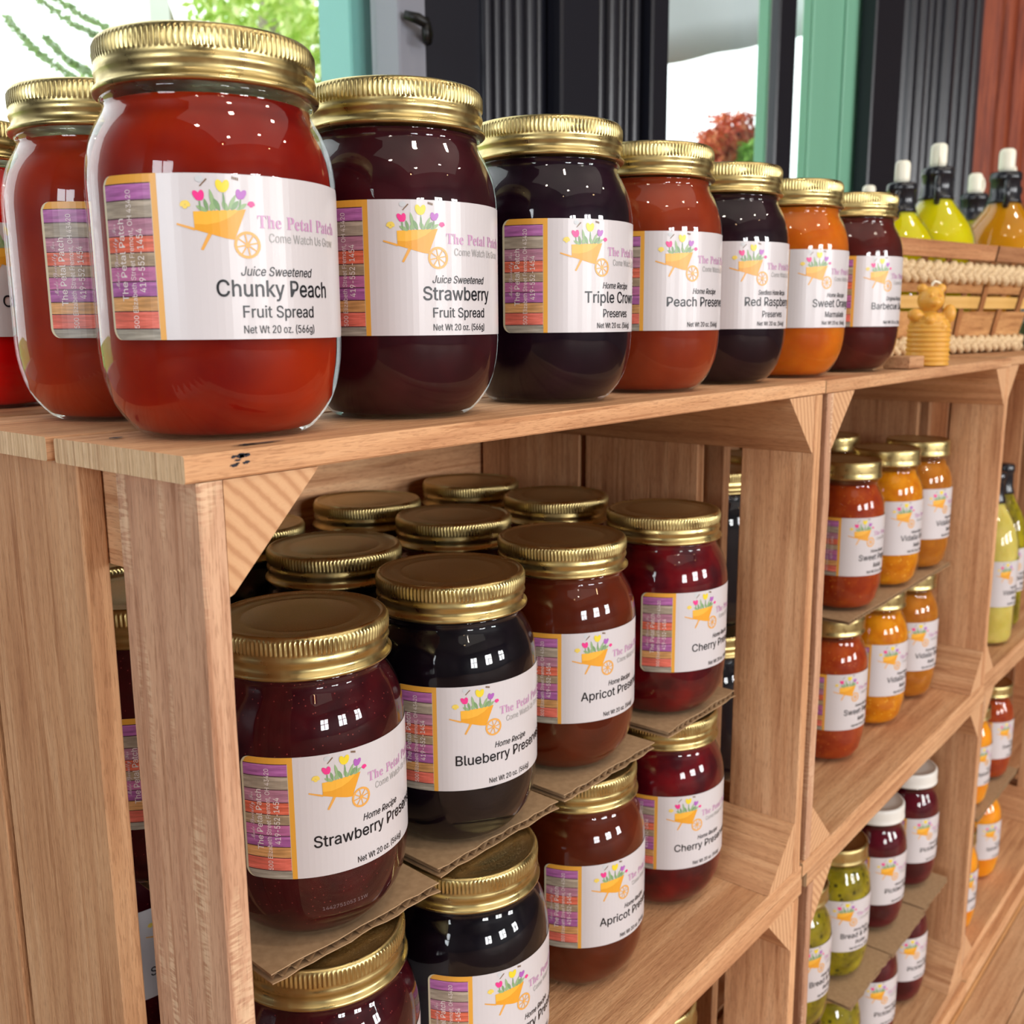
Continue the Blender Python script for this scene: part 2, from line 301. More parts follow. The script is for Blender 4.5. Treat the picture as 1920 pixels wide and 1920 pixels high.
# letter shapes (triangulated outlines in 1/1000 em: face|char|advance|vertices|triangles)
GLYPHS = r"""sas|&|448|197 -7 165 -5 136 1 110 12 88 26 69 42 54 62 43 84 36 108 34 133 36 154 40 173 47 189 58 205 70 220 85 235 101 249 120 264 140 279 216 335 223 340 230 346 237 352 243 359 249 367 255 375 259 384 261 394 262 405 260 420 255 434 245 445 233 454 219 459 201 461 189 460 178 457 168 453 159 447 151 440 145 431 141 421 138 411 137 399 138 386 141 375 145 363 152 352 159 340 169 327 179 314 191 300 204 284 438 0 364 0 171 231 153 254 136 274 121 293 108 310 96 327 87 344 81 361 77 379 75 398 77 420 82 440 91 458 102 474 117 488 134 499 154 507 176 512 200 513 224 512 246 507 266 499 283 488 297 475 308 459 317 442 322 424 324 404 323 389 320 375 315 362 309 349 301 336 291 325 281 314 269 303 256 293 154 217 135 202 121 188 110 174 103 161 98 146 97 131 98 115 102 101 109 87 118 76 130 66 143 57 158 51 175 48 193 46 213 48 232 52 251 59 269 69 286 81 301 95 315 112 327 131 336 151 343 174 348 198 349 224 408 224 406 194 403 167 397 144 389 124 380 107 371 92 361 80 353 70 345 62 333 47 315 30 294 17 271 7 246 -1 221 -5|72 73 74,71 72 74,71 74 75,70 71 75,70 75 76,69 70 76,69 76 77,68 69 77,68 77 78,68 78 79,67 68 34,34 68 79,67 34 35,33 34 79,67 35 36,32 33 79,32 79 80,66 67 36,66 36 37,31 32 80,66 37 38,66 38 39,30 31 80,30 80 81,65 66 39,65 39 40,29 30 81,65 40 41,29 81 82,65 41 42,64 65 42,28 29 82,64 42 43,27 28 82,27 82 83,64 43 44,63 64 44,26 27 83,26 83 84,63 44 45,25 26 84,62 63 45,62 45 46,24 25 84,24 84 85,23 24 85,62 46 47,23 85 86,61 62 47,22 23 86,61 47 48,21 22 86,21 86 87,20 21 87,60 61 48,60 48 49,19 20 87,19 87 88,18 19 51,51 19 88,59 60 49,59 49 50,51 88 89,59 50 51,51 89 90,58 59 51,51 90 91,58 51 18,18 51 52,57 58 18,18 52 115,115 52 53,17 18 57,57 18 115,17 57 56,16 17 56,16 56 55,15 16 55,14 15 55,14 55 92,92 55 112,112 55 54,118 119 120,118 120 121,13 14 92,13 92 93,12 13 93,12 93 94,117 118 121,117 121 122,11 12 94,11 94 95,11 95 96,116 117 122,10 11 96,116 122 123,10 96 97,9 10 97,115 116 123,9 97 98,115 123 124,8 9 98,8 98 99,114 115 127,127 115 53,53 115 126,126 115 124,126 124 125,8 99 100,113 114 127,7 8 100,7 100 101,112 113 127,127 126 53,7 101 102,6 7 102,111 112 54,54 112 130,130 112 129,129 112 127,129 127 128,6 102 103,110 111 131,131 111 54,6 103 104,5 6 104,109 110 131,5 104 105,108 109 131,5 105 106,5 106 107,107 108 131,131 130 54,5 107 131,4 5 131,4 131 132,3 4 132,3 132 133,2 3 133,2 133 134,1 2 134,1 134 135,0 1 135
sas|(|273|89 207 90 244 94 283 101 324 109 364 119 403 132 441 145 477 160 510 177 539 236 539 219 503 204 466 191 428 179 390 169 351 161 313 156 276 152 241 151 207 152 176 155 145 160 115 167 83 177 50 188 16 202 -19 218 -57 236 -96 177 -96 150 -46 128 4 111 55 99 106 92 156|8 9 10,8 10 11,7 8 11,7 11 12,6 7 12,6 12 13,5 6 13,5 13 14,4 5 14,4 14 15,3 4 15,3 15 16,2 3 16,2 16 17,1 2 17,1 17 18,0 1 18,0 18 19,34 0 19,34 19 20,34 20 21,33 34 21,33 21 22,33 22 23,32 33 23,32 23 24,31 32 24,31 24 25,31 25 26,30 31 26,30 26 27,29 30 27,29 27 28
sas|)|273|37 -96 56 -56 72 -18 86 18 97 52 106 85 113 116 118 147 121 177 122 207 121 241 117 276 112 313 104 351 94 390 82 428 69 466 54 503 37 539 97 539 113 510 128 477 142 441 154 403 164 364 173 323 179 283 183 244 184 207 182 156 174 104 161 53 144 3 123 -47 97 -96|17 18 19,17 19 20,17 20 21,16 17 21,16 21 22,15 16 22,15 22 23,14 15 23,14 23 24,13 14 24,13 24 25,12 13 25,12 25 26,11 12 26,11 26 27,10 11 27,10 27 28,9 10 28,8 9 28,8 28 29,7 8 29,7 29 30,6 7 30,5 6 30,5 30 31,4 5 31,4 31 32,3 4 32,2 3 32,2 32 33,1 2 33,1 33 34,0 1 34
sas|,|188|38 -119 68 71 137 71 84 -119|0 1 2,0 2 3
sas|-|453|337 244 337 188 114 188 114 244|2 3 0,2 0 1
sas|.|188|95 -4 83 -3 73 1 63 9 55 18 51 29 50 41 51 53 55 64 63 73 73 81 83 85 95 87 107 85 118 81 128 73 135 64 140 53 141 41 140 29 135 18 128 9 118 1 107 -3|11 12 13,10 11 13,10 13 14,9 10 14,9 14 15,8 9 15,8 15 16,7 8 16,7 16 17,6 7 17,6 17 18,5 6 18,5 18 19,4 5 19,4 19 20,3 4 20,3 20 21,2 3 21,2 21 22,1 2 22,1 22 23,0 1 23
sas|0|453|227 -7 191 -3 158 7 130 24 105 48 85 77 69 113 57 155 50 202 48 254 50 306 57 353 69 395 85 431 106 461 130 484 159 502 191 512 227 516 262 512 295 502 323 484 348 461 368 431 384 395 396 353 403 306 405 254 403 202 396 155 384 113 368 77 348 48 323 24 295 7 263 -3 227 50 250 52 271 60 290 74 306 92 320 116 330 144 338 176 342 213 344 254 342 295 338 332 330 365 320 393 306 416 290 435 271 449 250 457 227 460 203 457 182 449 163 435 147 416 134 393 123 365 115 332 111 295 109 254 111 213 115 176 123 144 134 116 147 92 163 74 182 60 203 52|17 18 19,16 17 19,16 19 20,15 16 20,15 20 21,14 15 21,14 21 22,13 14 55,55 14 54,54 14 22,54 22 53,53 22 23,13 55 56,52 53 23,13 56 57,51 52 23,13 57 58,50 51 23,12 13 58,50 23 24,12 58 59,49 50 24,11 12 59,49 24 25,11 59 60,48 49 25,11 60 61,47 48 25,10 11 61,47 25 26,10 61 62,46 47 26,9 10 62,46 26 27,9 62 63,45 46 27,8 9 63,8 63 64,44 45 27,44 27 28,8 64 65,43 44 28,7 8 65,43 28 29,7 65 66,42 43 29,6 7 66,42 29 30,6 66 67,41 42 30,6 67 68,40 41 30,5 6 68,40 30 31,5 68 69,39 40 31,4 5 69,39 31 32,4 69 70,38 39 32,4 70 71,37 38 32,4 71 36,36 37 32,4 36 32,3 4 32,3 32 33,2 3 33,2 33 34,1 2 34,1 34 35,0 1 35
sas|1|453|76 0 76 55 391 55 391 0 276 509 276 0 212 0 212 448 209 448 86 358 86 427 198 509|0 1 2,0 2 3,10 11 4,10 4 8,8 4 7,7 4 5,10 8 9,6 7 5
sas|2|453|64 0 64 47 234 229 252 248 268 266 282 282 294 298 303 312 311 327 316 341 319 356 320 371 319 389 315 405 308 419 298 431 287 441 273 449 258 455 241 458 224 460 205 458 188 454 172 447 159 438 148 427 139 413 132 398 128 381 127 362 66 362 68 391 75 418 86 442 102 464 121 482 143 496 168 507 196 513 225 516 254 513 281 507 306 497 328 482 346 465 361 445 372 423 379 398 381 372 380 354 377 336 371 318 363 299 351 280 336 259 317 235 294 209 267 180 153 60 153 57 389 57 389 0|38 39 40,37 38 40,37 40 41,36 37 41,36 41 42,36 42 43,35 36 43,34 35 43,34 43 44,34 44 20,20 44 45,33 34 21,21 34 20,19 20 45,33 21 22,18 19 45,17 18 45,33 22 23,16 17 45,33 23 24,16 45 46,32 33 24,15 16 46,32 24 25,14 15 46,32 25 26,14 46 47,13 14 47,31 32 26,31 26 27,12 13 47,31 27 28,12 47 48,30 31 28,11 12 48,30 28 29,11 48 49,10 11 49,9 10 49,9 49 50,8 9 50,8 50 51,7 8 51,7 51 52,6 7 52,6 52 53,5 6 53,4 5 53,4 53 54,3 4 54,3 54 55,2 3 55,2 55 56,1 2 56,1 56 57,1 57 58,1 58 59,1 59 60,1 60 61,0 1 61
sas|3|453|218 -7 188 -5 159 1 133 10 108 22 88 38 70 57 57 79 48 104 44 132 109 132 112 115 118 100 126 87 137 76 150 66 165 59 182 54 200 51 219 50 239 51 258 55 275 61 291 69 304 80 315 93 323 108 328 125 329 145 328 163 323 180 316 196 306 211 292 223 275 234 254 241 229 246 201 248 157 248 157 299 288 448 288 452 70 452 70 509 372 509 372 461 211 278 211 289 247 290 279 286 308 276 333 262 354 244 371 222 383 198 391 173 393 145 390 116 383 90 370 66 354 45 333 27 309 12 281 2 251 -5|42 43 44,42 44 45,42 45 41,41 45 40,40 45 46,39 40 47,47 40 46,38 39 47,47 48 49,38 47 49,38 49 50,38 50 51,38 51 37,37 51 52,36 37 52,35 36 52,35 52 53,34 35 53,33 34 53,32 33 53,32 53 54,31 32 54,31 54 55,30 31 55,29 30 55,29 55 56,28 29 56,27 28 56,27 56 57,8 9 10,8 10 11,26 27 57,26 57 58,8 11 12,25 26 58,7 8 12,7 12 13,24 25 58,24 58 59,7 13 14,23 24 59,6 7 14,6 14 15,22 23 59,6 15 16,22 59 60,21 22 60,6 16 17,5 6 17,20 21 60,5 17 18,5 18 19,19 20 60,5 19 60,5 60 61,4 5 61,4 61 62,3 4 62,3 62 63,2 3 63,2 63 64,1 2 64,0 1 64
sas|4|453|40 105 40 158 247 509 311 509 109 166 109 163 413 163 413 105 282 0 282 121 282 146 282 318 343 318 343 0|1 2 3,1 3 4,1 4 5,1 5 6,1 6 7,0 1 7,10 11 12,10 12 13,9 10 13,8 9 13
sas|5|453|221 -7 192 -5 165 1 140 11 118 25 99 41 83 60 71 82 63 105 60 130 122 130 125 115 130 102 138 89 148 78 160 68 173 60 188 54 204 51 221 50 241 51 259 56 276 64 291 75 304 89 314 104 322 122 326 141 328 162 326 183 321 203 314 221 303 237 290 251 275 262 257 270 238 275 218 277 201 276 184 273 167 268 152 262 139 255 128 246 67 253 96 509 366 509 366 452 151 452 134 301 136 301 148 311 162 318 178 325 194 330 212 333 229 334 252 332 274 328 294 321 313 311 330 299 345 285 358 269 370 251 379 231 386 210 390 187 391 163 388 132 381 102 369 76 352 52 332 32 309 15 282 3 253 -4|44 45 48,48 45 46,48 46 47,44 48 49,55 56 57,54 55 57,54 57 58,53 54 58,53 58 59,52 53 59,52 59 60,51 52 60,50 51 60,50 60 61,44 49 50,44 50 61,44 61 38,38 61 62,38 62 37,37 62 63,36 37 63,44 38 39,35 36 63,44 39 40,34 35 63,34 63 64,44 40 41,44 41 42,33 34 64,44 42 43,32 33 64,32 64 65,31 32 65,31 65 66,30 31 66,30 66 67,29 30 67,29 67 68,28 29 68,28 68 69,27 28 69,26 27 69,26 69 70,8 9 10,8 10 11,25 26 70,8 11 12,7 8 12,24 25 70,7 12 13,24 70 71,7 13 14,23 24 71,6 7 14,6 14 15,23 71 72,22 23 72,6 15 16,21 22 72,5 6 16,5 16 17,20 21 72,5 17 18,20 72 73,5 18 19,19 20 73,5 19 73,4 5 73,4 73 74,3 4 74,3 74 75,2 3 75,2 75 76,1 2 76,1 76 0
sas|6|453|226 -7 196 -4 168 3 142 15 119 31 100 51 84 74 73 101 66 130 64 162 65 187 71 212 80 239 93 268 112 302 137 340 252 509 322 509 151 261 145 261 151 270 157 279 165 288 174 295 184 302 196 307 208 311 221 313 235 314 265 312 291 305 316 295 337 280 355 262 370 240 380 215 387 187 389 157 387 127 379 98 368 73 352 50 333 30 310 14 284 3 257 -4 226 48 245 50 263 55 279 63 293 73 304 86 314 101 322 119 326 137 327 157 326 178 322 196 314 213 304 228 293 241 279 251 263 259 245 264 226 265 207 264 190 259 174 252 160 241 148 229 138 214 131 197 126 179 125 158 126 138 131 119 138 102 148 86 160 73 174 63 190 55 207 50|15 16 17,15 17 23,23 17 18,14 15 23,27 28 29,26 27 29,26 29 30,25 26 30,24 25 30,24 30 31,13 14 23,23 24 31,13 23 22,18 23 31,18 31 32,13 22 21,18 32 65,65 32 64,64 32 33,13 21 20,13 20 19,12 13 19,63 64 33,18 65 66,62 63 33,62 33 34,12 19 18,12 18 66,12 66 67,61 62 34,12 67 68,60 61 34,12 68 69,59 60 34,59 34 35,11 12 69,11 69 70,58 59 35,58 35 36,11 70 71,57 58 36,10 11 71,10 71 72,56 57 36,9 10 72,56 36 37,9 72 73,55 56 37,8 9 73,8 73 74,54 55 37,54 37 38,8 74 75,53 54 38,7 8 75,53 38 39,7 75 76,52 53 39,7 76 77,6 7 77,51 52 39,51 39 40,6 77 78,50 51 40,5 6 78,5 78 79,49 50 40,49 40 41,5 79 80,48 49 41,5 80 81,47 48 41,4 5 81,4 81 46,46 47 41,46 41 42,4 46 42,3 4 42,3 42 43,2 3 43,2 43 44,1 2 44,1 44 45,0 1 45
sas|7|453|97 0 323 448 323 452 62 452 62 509 391 509 391 449 165 0|3 4 5,3 5 2,2 5 6,1 2 6,1 6 7,0 1 7
sas|9|453|226 516 256 513 285 506 310 494 333 478 352 458 368 434 380 408 387 378 389 347 387 322 382 296 373 270 359 240 340 207 315 168 200 0 130 0 301 248 307 248 302 238 295 229 287 221 278 214 268 207 257 202 245 198 232 195 218 195 188 197 161 203 137 214 116 229 98 247 83 269 72 294 66 321 64 352 66 382 73 411 85 436 101 459 120 479 143 494 168 506 196 513 226 460 207 459 190 454 174 446 160 435 148 423 138 407 131 390 127 372 125 352 127 331 131 313 138 295 148 280 160 268 174 257 190 250 207 245 226 243 245 245 263 249 279 257 293 267 305 280 314 295 322 312 326 330 327 350 326 371 322 390 314 407 305 422 293 435 279 446 263 454 245 459|45 0 1,44 45 1,44 1 2,43 44 2,43 2 3,42 43 3,42 3 4,41 42 4,41 4 46,46 4 5,41 46 47,81 46 5,40 41 47,40 47 48,80 81 5,80 5 6,40 48 49,79 80 6,40 49 50,78 79 6,39 40 50,39 50 51,77 78 6,77 6 7,39 51 52,76 77 7,38 39 52,76 7 8,38 52 53,75 76 8,38 53 54,74 75 8,37 38 54,74 8 9,37 54 55,73 74 9,36 37 55,36 55 56,72 73 9,72 9 10,36 56 57,71 72 10,71 10 11,35 36 57,35 57 58,70 71 11,70 11 12,35 58 59,69 70 12,34 35 59,34 59 60,68 69 12,68 12 13,33 34 60,33 60 61,67 68 13,33 61 62,66 67 19,19 67 13,33 62 63,65 66 18,18 66 19,65 18 24,24 18 17,20 19 13,32 33 63,32 63 64,64 65 24,32 64 24,20 13 14,21 20 14,31 32 24,22 21 14,23 22 14,30 31 24,24 23 14,30 24 25,17 24 14,17 14 15,29 30 25,29 25 26,29 26 27,28 29 27,17 15 16
sas|A|480|16 0 201 509 276 509 463 0 395 0 287 302 280 323 272 346 264 372 255 402 244 438 232 478 245 478 233 437 222 402 213 371 204 345 197 322 191 302 85 0 110 142 110 199 370 199 370 142|0 1 11,11 1 2,11 2 12,12 2 3,0 11 13,13 11 10,13 12 10,10 12 3,9 10 3,0 13 14,0 14 15,8 9 3,7 8 3,0 15 16,6 7 3,0 16 17,5 6 3,0 17 18,0 18 19,4 5 3,20 21 22,20 22 23
sas|B|456|60 0 60 509 241 509 274 507 304 501 329 491 350 477 367 461 381 442 390 421 396 398 398 374 397 353 393 336 387 320 378 307 368 295 356 286 343 278 329 272 315 267 315 262 331 260 347 254 363 245 378 234 391 220 402 203 411 184 416 161 418 136 416 111 410 88 400 67 386 48 368 31 344 18 317 8 284 2 247 0 125 57 245 57 281 60 309 67 330 80 344 96 353 115 355 137 354 153 350 169 342 184 333 197 320 209 306 218 289 225 269 229 248 231 125 231 125 285 238 285 256 287 273 290 288 296 302 304 314 314 323 326 330 340 335 355 336 372 333 393 326 412 313 429 294 442 270 449 240 452 125 452|0 1 75,75 1 2,75 2 3,75 3 4,75 4 5,75 5 6,75 6 7,75 7 74,74 7 8,0 75 58,73 74 8,72 73 8,71 72 8,71 8 9,70 71 9,70 9 10,69 70 10,69 10 11,68 69 11,68 11 12,67 68 12,66 67 12,66 12 13,65 66 13,65 13 14,64 65 14,64 14 15,63 64 15,63 15 16,62 63 16,61 62 16,61 16 17,60 61 17,59 60 17,59 17 18,0 58 57,57 58 59,57 59 18,57 18 19,57 19 20,57 20 21,57 21 22,57 22 23,57 23 24,57 24 25,57 25 56,56 25 26,0 57 40,55 56 26,54 55 26,53 54 26,53 26 27,52 53 27,51 52 27,51 27 28,50 51 28,49 50 28,49 28 29,48 49 29,48 29 30,47 48 30,46 47 30,46 30 31,45 46 31,45 31 32,44 45 32,44 32 33,43 44 33,42 43 33,42 33 34,41 42 34,0 40 41,0 41 34,0 34 35,0 35 36,0 36 37,0 37 38,0 38 39
sas|C|510|267 -7 225 -3 186 7 150 25 119 49 92 79 70 115 53 157 44 203 40 254 44 305 53 352 70 393 92 429 119 459 150 484 186 501 225 512 267 516 293 514 317 511 340 504 362 496 383 485 402 471 419 456 435 438 448 418 459 397 467 373 473 348 408 348 404 365 397 380 389 395 380 407 369 418 357 428 344 437 330 444 315 449 300 453 284 455 267 456 237 453 209 445 184 432 161 414 141 391 125 364 113 332 106 295 103 254 106 213 113 177 125 145 141 117 161 94 184 76 210 63 237 56 267 53 284 54 300 56 315 60 330 65 344 72 357 81 369 90 380 102 389 114 397 128 404 144 408 160 473 160 467 135 459 112 448 91 435 71 420 53 402 38 383 24 363 13 341 5 317 -2 293 -6|17 18 19,17 19 20,16 17 20,16 20 21,16 21 22,15 16 22,15 22 23,15 23 24,14 15 24,14 24 25,13 14 44,44 14 43,43 14 25,42 43 25,42 25 26,41 42 26,13 44 45,40 41 26,39 40 26,13 45 46,38 39 26,38 26 27,37 38 27,13 46 47,12 13 47,36 37 27,35 36 27,35 27 28,12 47 48,34 35 28,34 28 29,33 34 29,11 12 48,11 48 49,32 33 29,32 29 30,31 32 30,11 49 50,10 11 50,10 50 51,9 10 51,9 51 52,8 9 52,8 52 53,8 53 54,7 8 54,7 54 55,72 73 74,72 74 75,6 7 55,6 55 56,71 72 75,71 75 76,70 71 76,6 56 57,5 6 57,69 70 76,69 76 77,68 69 77,5 57 58,68 77 78,67 68 78,66 67 78,4 5 58,4 58 59,65 66 78,65 78 79,64 65 79,4 59 60,63 64 79,4 60 61,62 63 79,61 62 79,4 61 79,4 79 80,3 4 80,3 80 81,2 3 81,2 81 82,2 82 83,1 2 83,1 83 84,1 84 85,0 1 85
sas|E|419|60 0 60 509 372 509 372 452 125 452 125 286 355 286 355 229 125 229 125 57 375 57 375 0|0 1 4,4 1 2,4 2 3,0 4 5,0 5 8,8 5 6,8 6 7,0 8 9,0 9 10,0 10 11
sas|F|410|60 0 60 509 369 509 369 452 125 452 125 278 346 278 346 221 125 221 125 0|0 1 4,4 1 2,4 2 3,0 4 5,0 5 8,8 5 6,8 6 7,0 8 9
sas|G|520|269 -7 225 -3 185 7 149 25 118 49 91 79 69 116 53 157 43 203 40 254 43 305 53 352 69 393 91 429 117 459 149 484 184 501 223 512 265 516 291 514 316 510 340 504 363 494 384 483 403 469 421 453 436 436 449 416 460 395 468 373 474 349 408 349 402 365 395 379 387 393 378 406 368 417 356 427 344 436 330 443 315 448 300 453 283 455 265 456 236 453 209 445 183 432 160 414 141 392 125 364 113 332 106 295 103 254 106 213 113 177 125 145 141 117 161 95 184 76 210 63 238 56 269 53 296 55 322 61 345 71 365 85 382 102 396 123 407 147 413 173 415 202 434 199 283 199 283 256 478 256 478 200 475 160 466 124 451 91 431 62 406 38 377 19 344 5 308 -4|17 18 19,17 19 20,16 17 20,16 20 21,16 21 22,15 16 22,15 22 23,14 15 23,14 23 24,14 24 25,13 14 44,44 14 43,43 14 25,42 43 25,41 42 25,13 44 45,40 41 25,40 25 26,39 40 26,13 45 46,38 39 26,37 38 26,37 26 27,13 46 47,12 13 47,36 37 27,35 36 27,35 27 28,12 47 48,34 35 28,34 28 29,11 12 48,33 34 29,11 48 49,32 33 29,32 29 30,31 32 30,11 49 50,10 11 50,10 50 51,9 10 51,9 51 52,72 73 74,72 74 70,70 74 75,8 9 52,8 52 53,8 53 54,7 8 54,72 70 69,71 70 75,71 75 76,69 72 71,69 71 76,7 54 55,68 69 76,68 76 77,6 7 55,67 68 77,6 55 56,67 77 78,66 67 78,6 56 57,5 6 57,65 66 78,5 57 58,65 78 79,64 65 79,4 5 58,4 58 59,63 64 79,4 59 60,63 79 80,62 63 80,4 60 61,61 62 80,4 61 80,3 4 80,3 80 81,2 3 81,2 81 82,1 2 82,1 82 83,0 1 83
sas|H|517|60 0 60 509 125 509 125 289 392 289 392 509 457 509 457 0 392 0 392 232 125 232 125 0|0 1 2,0 2 3,4 5 6,4 6 7,0 3 10,10 3 4,10 4 9,9 4 7,0 10 11,8 9 7
sas|J|396|185 -7 143 -2 106 11 75 33 52 63 38 100 33 145 33 173 98 173 98 145 100 117 108 93 122 74 139 61 160 53 185 50 209 53 230 61 248 74 261 93 269 117 272 145 272 509 336 509 336 145 332 100 318 63 294 33 263 11 227 -2|21 22 23,21 23 24,6 7 8,6 8 9,5 6 9,5 9 10,20 21 24,20 24 25,5 10 11,19 20 25,4 5 11,19 25 26,4 11 12,18 19 26,4 12 13,17 18 26,3 4 13,17 26 27,3 13 14,16 17 27,3 14 15,15 16 27,3 15 27,2 3 27,2 27 28,1 2 28,1 28 29,0 1 29
sas|M|628|60 0 60 509 152 509 277 187 280 179 284 170 287 159 291 147 295 135 299 123 303 110 307 97 311 84 315 71 319 60 322 49 307 49 311 59 314 71 318 83 322 95 326 108 330 121 334 134 338 146 342 158 346 169 349 179 352 187 476 509 568 509 568 0 504 0 504 291 504 302 504 314 504 327 505 340 505 354 505 369 505 383 506 398 506 413 506 428 507 443 507 457 513 457 508 441 503 425 498 409 492 393 487 378 482 363 477 348 472 335 467 322 463 310 459 300 456 291 342 0 286 0 170 291 167 300 163 310 159 321 155 333 150 347 145 361 140 376 134 392 129 408 124 424 118 441 112 457 119 457 119 444 120 430 120 416 120 401 121 386 121 372 121 357 121 342 122 328 122 315 122 302 122 291 122 0|0 1 73,73 1 2,73 2 74,74 2 3,28 29 45,45 29 30,45 30 46,46 30 31,0 73 72,75 74 3,28 45 44,47 46 31,76 75 71,71 75 3,28 44 48,48 44 43,0 72 76,76 72 71,48 47 43,43 47 31,0 76 77,42 43 31,28 48 49,70 71 3,0 77 78,41 42 31,28 49 50,69 70 3,0 78 79,40 41 31,28 50 51,68 69 3,0 79 80,39 40 31,28 51 52,67 68 3,0 80 81,38 39 31,28 52 53,66 67 3,0 81 82,37 38 31,28 53 54,65 66 3,0 82 83,36 37 31,28 54 55,64 65 3,0 83 84,35 36 31,28 55 56,63 64 3,0 84 85,34 35 31,62 63 3,28 56 57,0 85 86,33 34 31,61 62 3,28 57 58,0 86 87,60 61 3,28 58 59,32 33 31,60 3 4,27 28 59,60 4 5,26 27 59,60 5 6,25 26 59,60 6 7,24 25 59,60 7 8,23 24 59,60 8 9,22 23 59,60 9 10,21 22 59,60 10 11,20 21 59,60 11 12,19 20 59,60 12 18,18 12 13,18 19 13,13 19 59,60 18 17,14 13 59,15 14 59,60 17 16,60 16 15,60 15 59
sas|N|523|60 0 60 509 136 509 343 183 349 174 355 163 363 151 371 137 379 122 388 107 396 90 405 73 414 55 405 54 403 72 402 90 401 108 400 126 399 142 399 157 399 171 399 184 399 195 399 509 463 509 463 0 387 0 202 290 194 303 186 317 177 331 168 346 159 363 148 381 136 402 123 425 108 452 119 454 120 429 121 406 122 384 123 363 124 345 124 328 125 313 125 301 125 291 125 0|0 1 36,36 1 2,36 2 37,37 2 3,22 23 24,22 24 25,38 37 3,0 36 38,38 36 35,0 38 39,35 38 3,34 35 3,0 39 40,33 34 3,0 40 41,32 33 3,0 41 42,31 32 3,30 31 3,0 42 43,29 30 3,0 43 44,28 29 3,0 44 45,27 28 3,0 45 46,0 46 47,26 27 3,21 22 25,20 21 25,26 3 4,26 4 5,19 20 25,26 5 6,18 19 25,26 6 7,17 18 25,26 7 8,16 17 25,26 8 9,15 16 25,26 9 10,26 10 14,14 10 11,14 15 11,11 15 25,12 11 25,26 14 13,13 12 25,26 13 25
sas|O|533|267 -7 225 -3 186 7 150 25 119 49 92 79 70 115 53 157 44 203 40 254 44 305 53 352 70 393 92 429 119 459 150 484 186 501 225 512 267 516 309 512 348 501 384 484 415 459 442 429 464 393 480 352 490 305 493 254 490 203 480 157 464 115 442 79 415 49 384 25 348 7 309 -3 267 53 296 55 324 63 349 76 372 94 392 116 408 144 420 176 428 213 430 254 428 295 420 332 408 365 392 392 372 415 349 433 324 446 296 453 267 456 237 453 210 445 184 433 161 415 142 392 125 364 113 332 106 295 103 254 106 213 113 176 125 144 142 117 161 94 184 76 210 63 237 55|17 18 19,16 17 19,16 19 20,15 16 20,15 20 21,14 15 21,14 21 22,13 14 55,55 14 54,54 14 22,54 22 53,53 22 23,13 55 56,52 53 23,51 52 23,13 56 57,13 57 58,50 51 23,12 13 58,50 23 24,12 58 59,49 50 24,11 12 59,49 24 25,11 59 60,48 49 25,47 48 25,11 60 61,10 11 61,47 25 26,10 61 62,46 47 26,9 10 62,46 26 27,9 62 63,45 46 27,8 9 63,8 63 64,44 45 27,44 27 28,8 64 65,43 44 28,7 8 65,43 28 29,7 65 66,42 43 29,6 7 66,42 29 30,6 66 67,41 42 30,6 67 68,40 41 30,5 6 68,40 30 31,5 68 69,39 40 31,4 5 69,39 31 32,4 69 70,38 39 32,4 70 71,37 38 32,4 71 36,36 37 32,4 36 32,3 4 32,3 32 33,2 3 33,2 33 34,1 2 34,1 34 35,0 1 35
sas|P|445|60 0 60 509 235 509 272 506 305 499 332 487 356 471 375 452 390 430 400 404 407 377 409 348 407 318 400 291 390 265 375 243 356 223 332 207 305 195 272 188 235 186 109 186 109 242 233 242 257 244 279 248 297 256 312 266 324 279 333 294 339 310 343 328 344 348 343 367 339 385 333 402 324 416 312 428 297 439 279 446 257 451 232 452 125 452 125 0|0 1 42,42 1 2,42 2 3,42 3 4,42 4 5,42 5 6,42 6 7,0 42 22,22 42 43,41 42 7,40 41 7,40 7 8,39 40 8,38 39 8,37 38 8,37 8 9,36 37 9,35 36 9,35 9 10,34 35 10,33 34 10,33 10 11,32 33 11,31 32 11,31 11 12,30 31 12,30 12 13,29 30 13,28 29 13,28 13 14,27 28 14,26 27 14,26 14 15,25 26 15,24 25 15,23 24 15,23 15 16,0 22 21,43 22 23,43 23 20,20 23 16,20 16 17,20 17 18,20 18 19,0 21 20,0 20 43
sas|R|449|60 0 60 509 236 509 273 506 305 500 333 489 356 473 376 455 390 433 401 408 407 381 409 352 407 323 401 296 390 271 376 250 356 232 333 217 305 206 273 200 236 198 96 198 96 255 234 255 258 256 280 260 298 267 313 276 325 287 334 300 340 316 344 333 345 352 344 371 340 389 334 405 325 419 313 430 298 440 279 446 258 451 233 452 125 452 125 0 353 0 230 229 303 229 428 0|0 1 22,22 1 42,42 1 2,42 2 3,42 3 4,42 4 5,42 5 6,42 6 7,42 7 41,41 7 40,40 7 8,22 42 43,39 40 8,38 39 8,37 38 8,37 8 9,36 37 9,35 36 9,35 9 10,34 35 10,33 34 10,33 10 11,32 33 11,31 32 11,31 11 12,30 31 12,30 12 13,29 30 13,28 29 13,28 13 14,27 28 14,26 27 14,26 14 15,25 26 15,24 25 15,23 24 15,0 22 21,43 22 23,43 23 20,20 23 15,20 15 16,20 16 17,20 17 18,20 18 19,0 21 20,0 20 43,44 45 46,44 46 47
